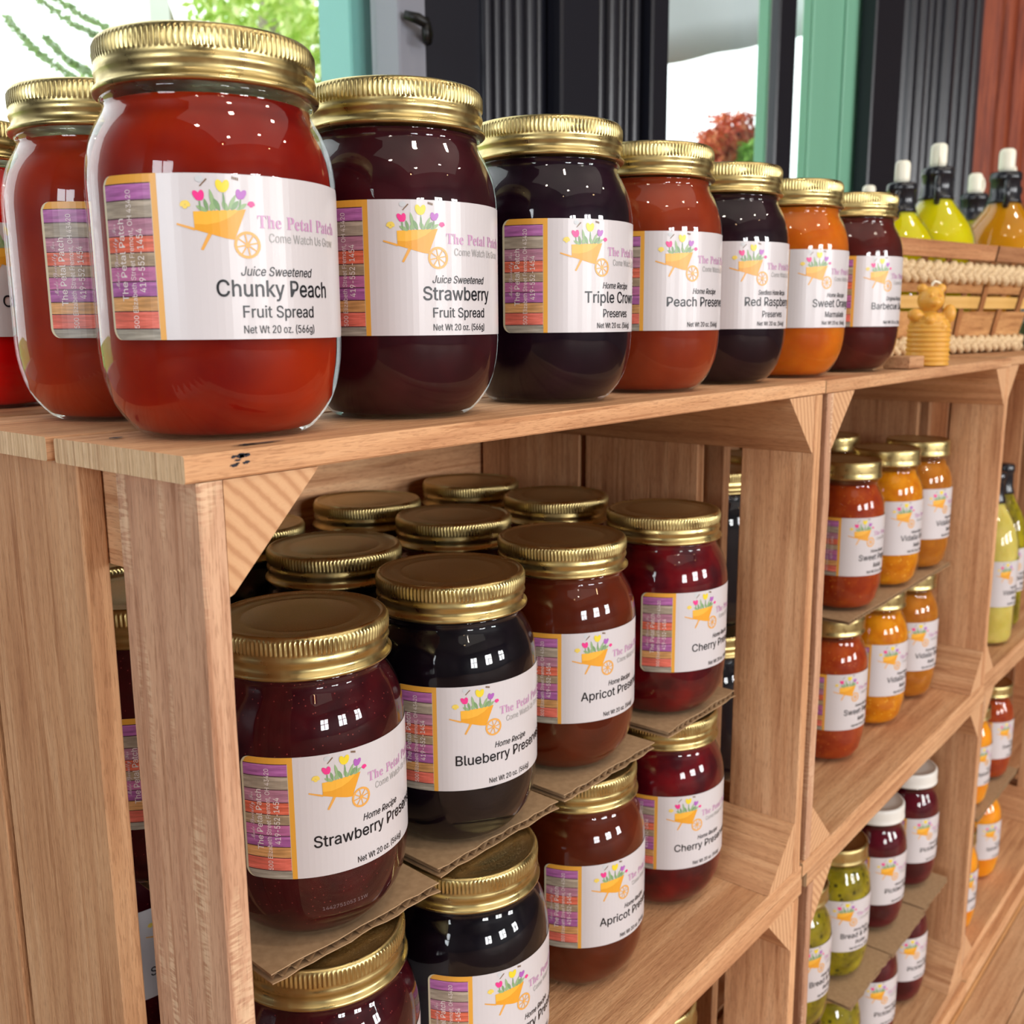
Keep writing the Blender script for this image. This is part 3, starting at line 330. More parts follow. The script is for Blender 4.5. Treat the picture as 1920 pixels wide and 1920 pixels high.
sas|S|447|224 -9 188 -7 156 -1 128 9 102 23 81 40 64 60 51 83 42 109 38 137 104 137 108 118 114 102 123 88 136 76 150 66 166 59 185 53 204 50 224 49 246 50 267 54 286 60 303 69 317 79 329 92 338 106 344 122 346 139 344 154 340 168 332 179 322 189 310 197 296 205 280 211 263 217 245 222 184 239 145 253 112 269 86 289 67 313 56 341 52 372 54 400 62 425 75 448 92 468 113 484 138 498 165 508 195 514 227 516 259 514 289 508 316 498 340 484 360 468 377 449 390 427 398 403 401 378 337 378 332 402 320 421 302 437 280 449 254 456 225 459 204 457 185 454 167 448 152 440 139 430 129 418 121 405 117 391 115 376 117 359 122 345 131 334 142 324 155 315 169 308 184 302 198 297 212 293 264 279 279 275 295 270 312 264 328 256 344 248 359 238 372 226 384 213 395 198 402 180 407 161 408 139 406 112 399 87 386 64 370 43 349 25 323 11 294 0 261 -7|52 53 54,51 52 54,51 54 55,50 51 55,50 55 56,49 50 56,49 56 57,48 49 57,48 57 58,47 48 69,69 48 58,69 58 59,47 69 70,68 69 59,47 70 71,67 68 59,47 71 72,66 67 59,66 59 60,46 47 72,46 72 73,46 73 74,65 66 60,46 74 75,65 60 61,45 46 75,64 65 61,45 75 76,45 76 77,64 61 62,63 64 62,44 45 77,44 77 78,44 78 79,43 44 79,43 79 80,43 80 81,42 43 81,42 81 82,42 82 83,42 83 84,41 42 84,41 84 85,41 85 86,41 86 87,41 87 88,40 41 88,40 88 89,40 89 90,40 90 91,39 40 91,39 91 92,39 92 93,38 39 93,38 93 94,37 38 94,37 94 95,37 95 96,36 37 96,35 36 96,35 96 97,34 35 97,33 34 97,33 97 98,32 33 98,31 32 98,31 98 99,30 31 99,29 30 99,29 99 100,28 29 100,27 28 100,27 100 101,8 9 10,8 10 11,26 27 101,8 11 12,26 101 102,7 8 12,25 26 102,7 12 13,24 25 102,7 13 14,24 102 103,6 7 14,23 24 103,6 14 15,22 23 103,6 15 16,22 103 104,5 6 16,21 22 104,5 16 17,20 21 104,5 17 18,5 18 19,19 20 104,5 19 104,5 104 105,4 5 105,4 105 106,3 4 106,3 106 107,2 3 107,2 107 108,1 2 108,0 1 108
sas|T|449|32 452 32 509 417 509 417 452 257 452 257 0 193 0 193 452|0 1 2,0 2 3,7 0 3,6 7 4,4 7 3,6 4 5
sas|U|517|259 -8 220 -6 186 2 154 15 126 33 103 55 85 80 71 108 63 140 60 173 60 509 124 509 124 178 126 155 132 133 141 113 153 95 169 80 187 68 208 59 232 53 259 52 285 53 309 59 331 68 349 80 364 95 377 113 385 133 391 155 393 178 393 509 457 509 457 173 454 140 446 108 433 80 414 55 391 33 363 15 332 2 297 -6|9 10 11,9 11 12,30 31 32,30 32 33,9 12 13,29 30 33,8 9 13,29 33 34,8 13 14,28 29 34,7 8 14,28 34 35,7 14 15,27 28 35,7 15 16,26 27 35,6 7 16,26 35 36,6 16 17,25 26 36,5 6 17,5 17 18,24 25 36,24 36 37,5 18 19,23 24 37,5 19 20,22 23 37,4 5 20,22 37 38,4 20 21,21 22 38,4 21 38,3 4 38,3 38 39,2 3 39,2 39 40,1 2 40,1 40 41,0 1 41
sas|V|480|204 0 16 509 84 509 192 206 199 187 207 164 215 137 225 106 236 71 248 31 235 31 247 71 257 107 267 138 276 165 283 187 290 206 395 509 463 509 278 0|0 1 2,0 2 3,16 17 18,16 18 19,0 3 4,15 16 19,0 4 5,14 15 19,13 14 19,0 5 6,12 13 19,0 6 7,11 12 19,0 7 8,0 8 10,10 8 9,10 11 19,0 10 19
sas|W|686|155 0 16 509 82 509 163 196 167 179 172 162 175 145 179 128 183 111 187 94 190 76 194 58 197 40 189 40 193 58 196 76 200 94 203 111 207 128 211 145 215 162 220 179 224 196 306 509 380 509 462 196 466 179 470 162 474 145 478 128 482 111 486 94 490 76 494 58 497 40 488 40 492 58 495 76 499 94 503 111 506 128 510 145 515 162 519 179 523 196 603 509 670 509 530 0 455 0 368 323 362 345 357 368 351 391 346 417 341 445 336 475 350 475 345 446 340 420 335 395 330 371 324 347 318 323 230 0|0 1 2,0 2 3,22 23 55,55 23 24,55 24 56,56 24 25,44 45 46,44 46 47,22 55 54,57 56 25,58 57 53,53 57 25,22 54 58,58 54 53,22 58 59,52 53 25,22 59 60,51 52 25,22 60 61,50 51 25,22 61 62,49 50 25,22 62 63,48 49 25,0 3 4,21 22 63,48 25 26,43 44 47,0 4 5,20 21 63,48 26 27,42 43 47,0 5 6,19 20 63,48 27 28,41 42 47,0 6 7,18 19 63,48 28 29,40 41 47,0 7 8,17 18 63,48 29 30,39 40 47,0 8 9,16 17 63,48 30 31,38 39 47,0 9 10,15 16 63,48 31 32,37 38 47,0 10 14,14 10 11,14 15 11,11 15 63,48 32 36,36 32 33,36 37 33,33 37 47,0 14 13,12 11 63,48 36 35,34 33 47,0 13 12,0 12 63,48 35 34,48 34 47
sas|a|389|160 -9 137 -7 115 -3 94 5 76 15 60 29 48 45 38 63 32 84 30 108 32 128 36 146 43 161 53 174 64 184 78 193 92 200 108 206 125 211 143 214 161 217 178 220 200 223 218 225 234 227 247 229 257 231 265 235 271 240 274 246 276 255 276 257 275 272 272 285 267 297 260 307 251 315 240 322 227 327 212 330 196 331 178 330 163 327 149 322 137 316 127 309 118 301 110 292 104 283 100 274 41 291 51 313 64 331 79 346 95 358 114 368 133 375 153 380 173 383 194 384 208 384 223 382 239 379 255 375 271 369 286 360 300 350 312 336 322 320 330 301 335 278 337 251 337 0 277 0 277 52 272 52 267 43 260 34 252 25 242 16 229 8 215 1 199 -4 181 -7 170 45 192 47 211 51 228 59 242 68 254 80 263 93 270 108 274 122 276 138 276 190 272 187 267 184 259 182 251 180 241 178 231 176 221 174 210 173 200 171 191 170 182 169 175 168 161 166 147 163 134 159 122 153 112 147 103 139 97 130 93 118 92 105 93 93 96 82 102 72 109 64 119 57 130 52 142 48 156 46|58 59 60,58 60 61,57 58 61,57 61 62,56 57 62,56 62 63,55 56 63,55 63 64,55 64 65,54 55 65,54 65 66,53 54 66,53 66 67,52 53 67,52 67 40,40 67 39,39 67 68,51 52 41,41 52 40,51 41 42,38 39 68,51 42 43,37 38 68,51 43 44,36 37 68,36 68 69,51 44 45,35 36 69,50 51 45,50 45 46,34 35 69,50 46 47,34 69 70,33 34 70,50 47 48,49 50 48,32 33 70,32 70 71,31 32 71,30 31 71,29 30 71,29 71 72,28 29 72,27 28 72,26 27 94,94 27 72,25 26 94,24 25 94,23 24 94,22 23 94,21 22 94,20 21 94,19 20 94,18 19 94,17 18 94,16 17 94,15 16 94,14 15 94,14 94 95,93 94 72,14 95 96,13 14 96,13 96 97,13 97 98,13 98 99,13 99 100,13 100 101,12 13 101,12 101 102,12 102 103,12 103 104,12 104 105,12 105 106,12 106 107,12 107 108,12 108 109,11 12 109,11 109 110,11 110 111,11 111 112,10 11 112,10 112 113,92 93 72,10 113 114,9 10 114,91 92 72,9 114 115,8 9 115,90 91 72,8 115 116,8 116 117,89 90 72,7 8 117,7 117 118,88 89 74,74 89 72,7 118 119,87 88 74,7 119 120,6 7 120,86 87 75,75 87 74,6 120 121,6 121 122,86 75 76,73 74 72,85 86 76,6 122 123,84 85 76,6 123 84,5 6 84,5 84 76,5 76 77,5 77 78,4 5 78,4 78 79,4 79 80,3 4 80,3 80 81,2 3 81,2 81 82,1 2 82,1 82 83,0 1 83
sas|b|424|229 -8 208 -7 189 -3 172 4 159 12 147 21 138 31 130 41 123 50 118 59 112 59 112 0 53 0 53 509 114 509 114 319 118 319 123 327 130 336 137 346 147 355 158 364 171 373 188 379 207 383 229 384 259 382 287 374 313 361 335 342 354 320 370 293 381 261 388 227 390 189 388 151 381 116 370 84 355 57 336 34 313 16 288 3 260 -6 220 47 242 49 262 55 279 66 294 80 306 97 316 117 323 139 327 163 328 189 327 215 323 239 316 261 307 281 295 298 280 311 262 322 243 328 220 330 198 328 178 322 161 312 147 299 134 282 125 263 118 241 114 216 113 189 114 162 118 138 125 115 135 95 147 78 162 65 179 55 198 49|12 13 14,12 14 15,24 25 26,23 24 26,23 26 27,22 23 27,22 27 28,21 22 28,20 21 28,20 28 29,19 20 29,18 19 29,18 29 61,61 29 30,17 18 61,17 61 62,60 61 30,17 62 63,59 60 30,16 17 63,16 63 64,58 59 30,58 30 31,12 15 16,12 16 68,68 16 67,67 16 66,66 16 65,65 16 64,57 58 31,56 57 31,56 31 32,55 56 32,54 55 32,54 32 33,12 68 69,53 54 33,53 33 34,12 69 70,52 53 34,12 70 71,51 52 34,51 34 35,50 51 35,12 71 72,50 35 36,49 50 36,12 72 73,48 49 36,48 36 37,12 73 74,47 48 37,12 74 10,10 74 75,47 37 38,46 47 38,10 75 76,45 46 38,10 76 9,9 76 77,12 10 11,8 9 77,45 38 39,8 77 78,44 45 39,7 8 78,7 78 43,43 44 39,7 43 39,6 7 39,6 39 40,5 6 40,4 5 40,4 40 41,3 4 41,2 3 41,2 41 42,1 2 42,1 42 0
sas|c|396|207 -8 174 -5 144 3 117 16 93 35 72 58 56 85 44 116 37 150 34 187 37 225 44 260 56 291 72 318 93 341 117 360 144 374 174 382 207 384 226 384 243 381 260 377 276 371 291 364 305 356 318 346 330 335 340 322 349 308 356 293 362 277 303 262 300 272 295 281 290 289 284 297 278 304 270 311 261 316 252 321 242 325 231 328 220 329 207 330 184 328 163 321 145 310 130 296 118 278 108 258 102 236 98 212 96 187 98 163 102 139 108 117 118 97 130 80 145 66 163 55 184 49 207 46 220 47 232 49 243 52 253 55 262 60 271 66 279 73 285 80 292 89 297 98 301 107 304 117 363 102 357 86 350 70 341 56 331 43 319 32 306 21 292 12 277 5 261 -1 244 -5 226 -7|17 18 19,17 19 20,16 17 20,16 20 21,16 21 22,15 16 22,15 22 23,15 23 24,14 15 24,14 24 25,14 25 26,13 14 44,44 14 43,43 14 26,43 26 27,42 43 27,41 42 27,13 44 45,40 41 27,39 40 27,39 27 28,13 45 46,38 39 28,12 13 46,37 38 28,36 37 28,12 46 47,36 28 29,35 36 29,34 35 29,12 47 48,34 29 30,11 12 48,33 34 30,32 33 30,11 48 49,32 30 31,10 11 49,10 49 50,10 50 51,9 10 51,9 51 52,8 9 52,8 52 53,8 53 54,7 8 54,7 54 55,7 55 56,72 73 74,6 7 56,71 72 74,71 74 75,70 71 75,6 56 57,69 70 75,69 75 76,5 6 57,5 57 58,68 69 76,67 68 76,67 76 77,5 58 59,66 67 77,65 66 77,4 5 59,65 77 78,4 59 60,64 65 78,63 64 78,4 60 61,62 63 78,61 62 78,4 61 78,4 78 79,3 4 79,3 79 80,3 80 81,2 3 81,2 81 82,2 82 83,1 2 83,1 83 84,0 1 84,0 84 85
sas|d|424|195 -8 165 -6 137 3 111 16 89 34 70 57 55 84 43 116 36 151 34 189 36 227 43 261 55 293 70 320 89 342 112 361 137 374 165 382 196 384 218 383 237 379 253 373 267 364 278 355 287 346 295 336 301 327 306 319 311 319 311 509 372 509 372 0 313 0 313 59 307 59 301 50 295 41 287 31 277 21 266 12 252 4 236 -3 217 -7 205 47 226 49 246 55 263 65 278 78 290 95 299 115 306 138 310 162 312 189 310 216 306 241 300 263 290 282 278 299 263 312 246 322 227 328 205 330 182 328 162 322 145 311 130 298 118 281 108 261 102 239 98 215 96 189 98 163 102 139 109 117 118 97 130 80 145 66 162 55 182 49|28 29 30,28 30 31,17 18 19,17 19 20,16 17 20,16 20 21,15 16 21,15 21 22,15 22 23,14 15 23,14 23 24,14 24 25,13 14 61,61 14 25,61 25 26,13 61 62,60 61 26,13 62 63,59 60 26,59 26 27,13 63 64,58 59 27,12 13 64,58 27 28,58 28 57,57 28 56,56 28 55,55 28 31,12 64 65,12 65 66,11 12 66,11 66 67,54 55 31,10 11 67,10 67 68,53 54 31,10 68 69,9 10 69,52 53 31,9 69 70,8 9 70,8 70 71,51 52 31,8 71 72,50 51 31,7 8 72,7 72 73,49 50 31,7 73 74,6 7 74,48 49 31,6 74 75,47 48 33,33 48 31,5 6 75,5 75 76,46 47 33,5 76 77,45 46 34,34 46 33,45 34 35,32 33 31,4 5 77,4 77 78,44 45 35,44 35 36,4 78 43,43 44 36,4 43 36,4 36 37,3 4 37,3 37 38,3 38 39,2 3 39,2 39 40,2 40 41,1 2 41,1 41 42,0 1 42
sas|e|404|212 -8 177 -5 145 3 117 16 92 35 72 58 56 85 44 116 37 150 34 187 36 224 44 258 55 290 71 317 91 340 115 359 142 373 172 382 205 384 226 383 246 380 266 374 285 366 303 355 319 341 334 324 347 305 357 282 365 256 370 227 371 194 371 169 75 169 75 221 338 221 310 202 308 226 304 248 298 269 288 286 277 301 263 314 246 323 227 328 205 330 183 328 164 323 146 313 131 301 119 286 109 270 102 251 97 231 96 211 96 178 98 151 102 127 110 106 121 88 135 73 151 61 169 53 190 48 212 46 227 47 241 49 254 53 265 58 276 65 285 73 294 82 300 93 306 105 365 91 358 72 348 55 335 39 320 26 302 14 283 4 261 -3 237 -7|17 18 19,17 19 20,16 17 20,16 20 21,16 21 22,15 16 22,15 22 23,14 15 23,14 23 24,14 24 25,13 14 45,45 14 44,44 14 25,43 44 25,13 45 46,42 43 25,42 25 26,13 46 47,41 42 26,12 13 47,40 41 26,12 47 48,40 26 27,12 48 49,39 40 27,11 12 49,11 49 50,38 39 27,38 27 28,11 50 51,37 38 28,10 11 51,37 28 29,10 51 52,36 37 29,10 52 33,33 52 53,36 29 34,34 29 30,35 36 34,9 10 33,9 33 32,53 33 34,53 34 30,54 53 30,54 30 31,8 9 32,55 54 31,8 32 31,8 31 55,8 55 56,7 8 56,7 56 57,6 7 57,6 57 58,71 72 73,70 71 73,70 73 74,6 58 59,5 6 59,69 70 74,5 59 60,68 69 74,68 74 75,67 68 75,5 60 61,4 5 61,66 67 75,66 75 76,4 61 62,65 66 76,64 65 76,4 62 63,63 64 76,4 63 76,4 76 77,3 4 77,3 77 78,2 3 78,2 78 79,2 79 80,1 2 80,1 80 81,0 1 81
sas|g|425|207 -151 180 -149 156 -146 134 -140 114 -132 97 -122 82 -110 70 -97 59 -84 51 -69 101 -41 107 -49 114 -57 122 -66 131 -74 142 -82 154 -88 169 -93 187 -96 207 -97 236 -95 261 -87 282 -75 298 -58 308 -34 311 -6 311 68 306 68 301 60 294 51 287 41 277 32 266 23 252 16 236 10 217 6 195 5 165 7 138 14 113 27 90 43 71 65 55 90 43 120 36 154 34 191 36 229 43 263 55 293 71 320 90 342 112 361 138 374 166 382 196 384 218 383 237 379 253 373 267 365 279 356 288 346 296 336 302 327 308 319 313 319 313 379 372 379 372 -9 370 -40 363 -67 350 -90 334 -109 314 -124 291 -136 265 -144 237 -149 205 59 227 61 246 66 264 75 278 87 290 103 300 121 307 142 311 166 312 193 311 219 307 242 300 264 291 283 279 299 264 312 247 322 227 328 205 330 182 328 163 322 145 312 130 298 118 282 109 262 102 241 98 218 96 193 98 167 102 144 109 123 118 104 131 88 145 76 163 66 183 61|53 54 55,53 55 56,52 53 56,52 56 57,64 65 66,64 66 67,51 52 57,51 57 58,51 58 59,50 51 59,50 59 60,50 60 61,49 50 94,94 50 61,94 61 62,49 94 95,93 94 62,49 95 96,92 93 62,92 62 63,49 96 97,91 92 63,48 49 97,91 63 64,91 64 90,90 64 89,89 64 88,88 64 87,87 64 67,48 97 98,48 98 99,47 48 99,47 99 100,46 47 100,46 100 101,86 87 67,46 101 102,45 46 102,85 86 67,45 102 103,45 103 104,84 85 67,44 45 104,44 104 105,83 84 67,43 44 105,43 105 106,82 83 67,43 106 107,81 82 67,42 43 107,42 107 108,80 81 26,26 81 67,41 42 108,41 108 109,79 80 26,41 109 110,78 79 27,27 79 26,78 27 28,25 26 67,41 110 111,77 78 28,40 41 111,40 111 76,76 77 28,76 28 29,40 76 29,40 29 30,39 40 30,39 30 31,39 31 32,38 39 32,38 32 33,38 33 34,37 38 34,37 34 35,36 37 35,24 25 67,24 67 68,23 24 68,23 68 69,9 10 11,9 11 12,9 12 13,22 23 69,9 13 14,22 69 70,8 9 14,8 14 15,21 22 70,8 15 16,7 8 16,20 21 70,7 16 17,20 70 71,7 17 18,19 20 71,7 18 19,6 7 19,6 19 71,6 71 72,5 6 72,4 5 72,4 72 73,3 4 73,3 73 74,2 3 74,2 74 75,1 2 75,0 1 75
sas|h|410|114 227 114 0 53 0 53 509 114 509 114 287 102 287 116 319 132 344 152 362 175 374 200 382 227 384 252 383 275 377 295 369 313 356 328 340 341 321 350 298 355 271 357 240 357 0 296 0 296 235 293 263 286 286 273 304 256 318 235 326 210 329 192 328 176 324 161 317 147 308 136 297 126 283 119 266 115 248|2 3 4,2 4 6,6 4 5,11 12 13,11 13 14,10 11 14,10 14 15,9 10 15,9 15 16,8 9 16,8 16 17,7 8 31,31 8 17,31 17 30,30 17 18,29 30 18,7 31 32,28 29 18,7 32 33,28 18 19,6 7 33,27 28 19,6 33 34,6 34 35,26 27 19,26 19 20,6 35 36,2 6 37,37 6 36,25 26 20,25 20 21,2 37 38,24 25 21,2 38 0,24 21 22,23 24 22,2 0 1
sas|i|167|53 0 53 379 114 379 114 0 84 443 73 444 63 448 54 455 47 463 43 472 41 483 43 494 47 504 54 512 63 518 73 522 84 524 95 522 105 518 114 512 121 504 125 494 126 483 125 472 121 463 114 455 105 448 95 444|0 1 2,0 2 3,15 16 17,14 15 17,14 17 18,13 14 18,13 18 19,12 13 19,12 19 20,11 12 20,11 20 21,10 11 21,10 21 22,9 10 22,9 22 23,8 9 23,8 23 24,7 8 24,7 24 25,6 7 25,6 25 26,5 6 26,5 26 27,4 5 27
sas|k|381|110 137 110 212 121 212 284 379 360 379 184 199 177 199 53 0 53 509 114 509 114 0 294 0 148 186 191 229 372 0|2 3 4,2 4 5,0 1 2,0 2 6,6 2 5,7 8 9,7 9 10,12 13 14,11 12 14
sas|l|189|139 -2 112 0 91 8 74 20 62 37 55 59 53 84 53 509 114 509 114 99 114 83 117 71 120 62 126 57 135 53 146 52 152 52 157 52 160 53 164 53 167 54 170 54 181 3 175 1 169 0 162 -1 154 -2 147 -2|6 7 8,6 8 9,6 9 10,5 6 10,5 10 11,5 11 12,5 12 13,4 5 13,4 13 14,19 20 21,19 21 22,4 14 15,17 18 19,17 19 22,4 15 16,4 16 17,4 17 22,3 4 22,2 3 22,1 2 22,1 22 23,1 23 24,0 1 24,0 24 25,0 25 26,27 0 26
sas|m|610|53 0 53 379 112 379 112 295 108 295 114 314 122 331 132 346 144 358 158 368 172 376 187 382 203 385 219 386 245 383 268 375 287 361 303 342 314 320 321 295 312 295 318 312 326 329 337 343 350 356 364 366 381 375 398 381 417 385 437 386 458 385 478 380 497 372 514 361 529 346 541 328 550 307 555 283 557 255 557 0 496 0 496 254 493 279 485 298 473 313 456 323 438 329 419 330 402 329 387 326 374 320 363 312 353 302 345 290 340 277 336 263 335 247 335 0 274 0 274 260 272 280 265 297 253 311 238 322 220 328 199 330 185 329 171 326 158 320 145 312 135 302 126 289 119 274 115 257 114 238 114 0|12 13 14,28 29 30,11 12 14,27 28 30,27 30 31,11 14 15,10 11 15,26 27 31,26 31 32,0 1 2,0 2 4,4 2 3,9 10 15,9 15 16,25 26 32,25 32 33,8 9 16,24 25 33,8 16 17,24 33 34,7 8 17,23 24 34,6 7 17,23 34 35,22 23 47,47 23 35,6 17 65,65 17 18,5 6 66,66 6 65,64 65 18,22 47 48,46 47 35,5 66 67,21 22 49,49 22 48,45 46 35,63 64 18,45 35 36,5 67 68,21 49 50,44 45 36,62 63 18,5 68 69,62 18 19,21 50 51,4 5 69,43 44 36,4 69 70,20 21 51,20 51 52,61 62 19,43 36 37,4 70 71,20 52 53,42 43 37,60 61 20,20 61 19,0 4 72,72 4 71,60 20 53,60 53 54,42 37 38,59 60 54,41 42 38,59 54 55,0 72 73,59 55 56,58 59 56,0 73 74,41 38 39,40 41 39,58 56 57,0 74 75
sas|n|410|114 227 114 0 53 0 53 379 112 379 112 287 102 287 116 319 132 344 152 362 175 374 200 382 227 384 252 383 275 377 295 369 313 356 328 340 341 321 350 298 355 271 357 240 357 0 296 0 296 235 293 263 286 286 273 304 256 318 235 326 210 329 192 328 176 324 161 317 147 308 136 297 126 283 119 266 115 248|11 12 13,11 13 14,10 11 14,2 3 4,2 4 6,6 4 5,10 14 15,9 10 15,9 15 16,8 9 16,8 16 17,7 8 31,31 8 17,31 17 30,30 17 18,29 30 18,7 31 32,28 29 18,7 32 33,28 18 19,6 7 33,27 28 19,6 33 34,6 34 35,26 27 19,26 19 20,6 35 36,2 6 37,37 6 36,25 26 20,25 20 21,2 37 38,24 25 21,2 38 0,24 21 22,23 24 22,2 0 1
sas|o|415|207 -8 174 -5 144 3 117 16 93 35 72 58 56 85 44 116 37 150 34 187 37 225 44 260 56 291 72 318 93 341 117 360 144 374 174 382 207 384 241 382 271 374 299 360 323 341 343 318 359 291 371 260 379 225 381 187 379 150 371 116 359 85 343 58 323 35 299 16 271 3 241 -5 207 46 231 49 252 55 270 66 285 80 298 97 307 117 314 139 318 163 319 187 318 212 314 236 307 258 298 278 285 296 270 310 252 321 231 328 207 330 184 328 163 321 145 310 130 296 118 278 108 258 102 236 98 212 96 187 98 163 102 139 108 117 118 97 130 80 145 66 163 55 184 49|17 18 19,16 17 19,16 19 20,15 16 20,15 20 21,14 15 21,14 21 22,13 14 22,13 22 55,55 22 54,54 22 53,53 22 23,13 55 56,52 53 23,13 56 57,51 52 23,12 13 57,51 23 24,12 57 58,50 51 24,12 58 59,49 50 24,11 12 59,49 24 25,11 59 60,48 49 25,10 11 60,48 25 26,10 60 61,47 48 26,10 61 62,46 47 26,9 10 62,46 26 27,9 62 63,45 46 27,8 9 63,8 63 64,44 45 27,44 27 28,8 64 65,43 44 28,7 8 65,43 28 29,7 65 66,42 43 29,7 66 67,41 42 29,6 7 67,41 29 30,6 67 68,40 41 30,5 6 68,40 30 31,5 68 69,39 40 31,5 69 70,38 39 31,4 5 70,38 31 32,4 70 71,37 38 32,4 71 36,36 37 32,4 36 32,3 4 32,3 32 33,2 3 33,2 33 34,1 2 34,1 34 35,0 1 35
sas|p|424|53 -143 53 379 112 379 112 319 118 319 123 327 130 336 137 346 147 355 158 364 171 373 188 379 207 383 229 384 259 382 287 374 313 361 335 342 354 320 370 293 381 261 388 227 390 189 388 151 381 116 370 84 355 57 336 34 313 16 288 3 260 -6 229 -8 208 -7 189 -3 173 4 159 12 147 21 138 31 130 41 124 50 118 59 114 59 114 -143 220 47 242 49 262 55 279 66 294 80 306 97 316 117 323 139 327 163 328 189 327 215 323 239 316 261 307 281 295 298 280 311 262 322 243 328 220 330 198 328 178 322 161 312 147 299 134 282 125 263 118 241 114 216 113 189 114 162 118 138 125 115 135 95 147 78 162 65 179 55 198 49|12 13 14,11 12 14,11 14 15,0 1 2,0 2 3,10 11 15,10 15 16,9 10 16,8 9 16,8 16 17,7 8 17,6 7 17,6 17 61,61 17 18,5 6 61,5 61 62,60 61 18,5 62 63,59 60 18,4 5 63,4 63 64,58 59 18,58 18 19,0 3 4,0 4 68,68 4 67,67 4 66,66 4 65,65 4 64,57 58 19,56 57 19,56 19 20,55 56 20,54 55 20,54 20 21,0 68 69,53 54 21,53 21 22,0 69 70,52 53 22,0 70 71,51 52 22,51 22 23,50 51 23,0 71 72,50 23 24,49 50 24,0 72 73,48 49 24,48 24 25,0 73 41,41 73 74,47 48 25,41 74 75,47 25 26,46 47 26,41 75 76,45 46 26,41 76 40,40 76 77,0 41 42,39 40 77,45 26 27,39 77 78,44 45 27,38 39 78,38 78 43,43 44 27,38 43 27,37 38 27,37 27 28,36 37 28,35 36 28,35 28 29,34 35 29,33 34 29,33 29 30,32 33 30,32 30 31
sas|r|259|53 0 53 379 112 379 112 321 115 321 124 339 137 354 152 367 171 377 191 383 213 385 218 385 223 385 229 384 235 384 240 384 243 384 243 322 241 323 236 324 230 324 223 325 215 326 207 326 190 324 174 321 159 315 146 306 135 296 126 284 119 269 115 254 114 237 114 0|9 10 11,9 11 12,9 12 13,9 13 14,9 14 15,9 15 16,9 16 17,8 9 17,0 1 2,0 2 3,7 8 18,18 8 17,6 7 18,5 6 19,19 6 18,4 5 23,23 5 22,22 5 19,4 23 24,21 22 19,20 21 19,4 24 25,0 3 4,0 4 31,31 4 30,30 4 29,29 4 28,28 4 27,27 4 26,26 4 25,0 31 32,0 32 33
sas|s|365|182 -8 157 -7 133 -3 112 3 93 12 76 24 62 38 50 54 41 73 36 94 94 107 101 87 111 72 124 60 141 52 160 47 181 45 206 47 227 53 244 62 258 74 265 88 268 103 266 115 262 126 254 136 243 144 229 150 212 155 149 170 118 180 92 192 72 208 58 227 50 249 47 274 49 295 55 314 65 332 79 347 95 360 115 370 137 378 161 383 187 384 212 383 234 379 254 372 271 363 286 352 299 339 309 324 318 308 324 290 268 277 262 291 254 304 243 316 228 325 210 331 187 333 166 331 147 326 131 317 119 305 111 292 109 277 110 264 115 253 124 243 136 235 152 229 172 223 229 209 261 200 287 187 306 171 320 153 328 131 331 107 329 85 323 65 312 47 298 31 281 18 260 6 236 -2 210 -7|43 44 45,42 43 45,42 45 46,42 46 47,41 42 47,41 47 48,40 41 48,40 48 49,39 40 49,39 49 50,38 39 50,38 50 60,60 50 51,38 60 61,59 60 51,37 38 61,37 61 62,58 59 51,37 62 63,57 58 51,57 51 52,37 63 64,56 57 52,36 37 64,56 52 53,36 64 65,55 56 53,35 36 65,35 65 66,54 55 53,35 66 67,34 35 67,34 67 68,34 68 69,33 34 69,33 69 70,33 70 71,33 71 72,32 33 72,32 72 73,32 73 74,31 32 74,31 74 75,30 31 75,30 75 76,29 30 76,29 76 77,28 29 77,27 28 77,27 77 78,26 27 78,25 26 78,24 25 78,24 78 79,23 24 79,22 23 79,9 10 11,22 79 80,21 22 80,8 9 11,20 21 80,8 11 12,20 80 81,19 20 81,7 8 12,7 12 13,19 81 82,18 19 82,7 13 14,6 7 14,17 18 82,6 14 15,6 15 16,16 17 82,16 82 83,6 16 83,5 6 83,5 83 84,4 5 84,4 84 85,3 4 85,3 85 86,2 3 86,2 86 87,1 2 87,0 1 87
sas|t|227|204 379 204 327 6 327 6 379 65 471 126 471 126 98 127 83 130 70 136 61 144 55 156 51 170 50 175 50 180 50 185 51 191 52 197 53 202 54 213 2 207 0 200 -2 192 -3 184 -3 176 -4 168 -4 138 -1 113 7 92 21 77 41 68 64 65 93|2 3 0,2 0 1,31 4 5,31 5 6,31 6 7,30 31 7,30 7 8,30 8 9,29 30 9,29 9 10,29 10 11,17 18 19,16 17 19,15 16 19,29 11 12,14 15 19,29 12 13,29 13 14,29 14 19,28 29 19,27 28 19,26 27 19,26 19 20,26 20 21,25 26 23,23 26 21,23 21 22,25 23 24
sas|u|410|182 -5 158 -3 135 2 115 11 97 23 82 39 69 59 60 82 54 109 53 139 53 379 114 379 114 144 116 117 124 94 137 75 154 61 175 53 200 50 218 51 234 55 249 62 263 71 274 83 283 97 290 113 295 132 296 153 296 379 357 379 357 0 298 0 298 92 307 92 294 60 277 35 257 17 234 5 209 -3|9 10 11,9 11 12,27 28 29,27 29 30,26 27 30,9 12 13,8 9 13,25 26 33,33 26 30,8 13 14,24 25 33,7 8 14,23 24 32,32 24 33,7 14 15,23 32 34,34 32 31,34 33 30,22 23 34,6 7 15,6 15 16,21 22 34,20 21 34,6 16 17,20 34 35,31 34 30,5 6 17,19 20 35,5 17 18,18 19 35,5 18 35,4 5 35,4 35 36,3 4 36,3 36 37,2 3 37,2 37 38,1 2 38,0 1 38
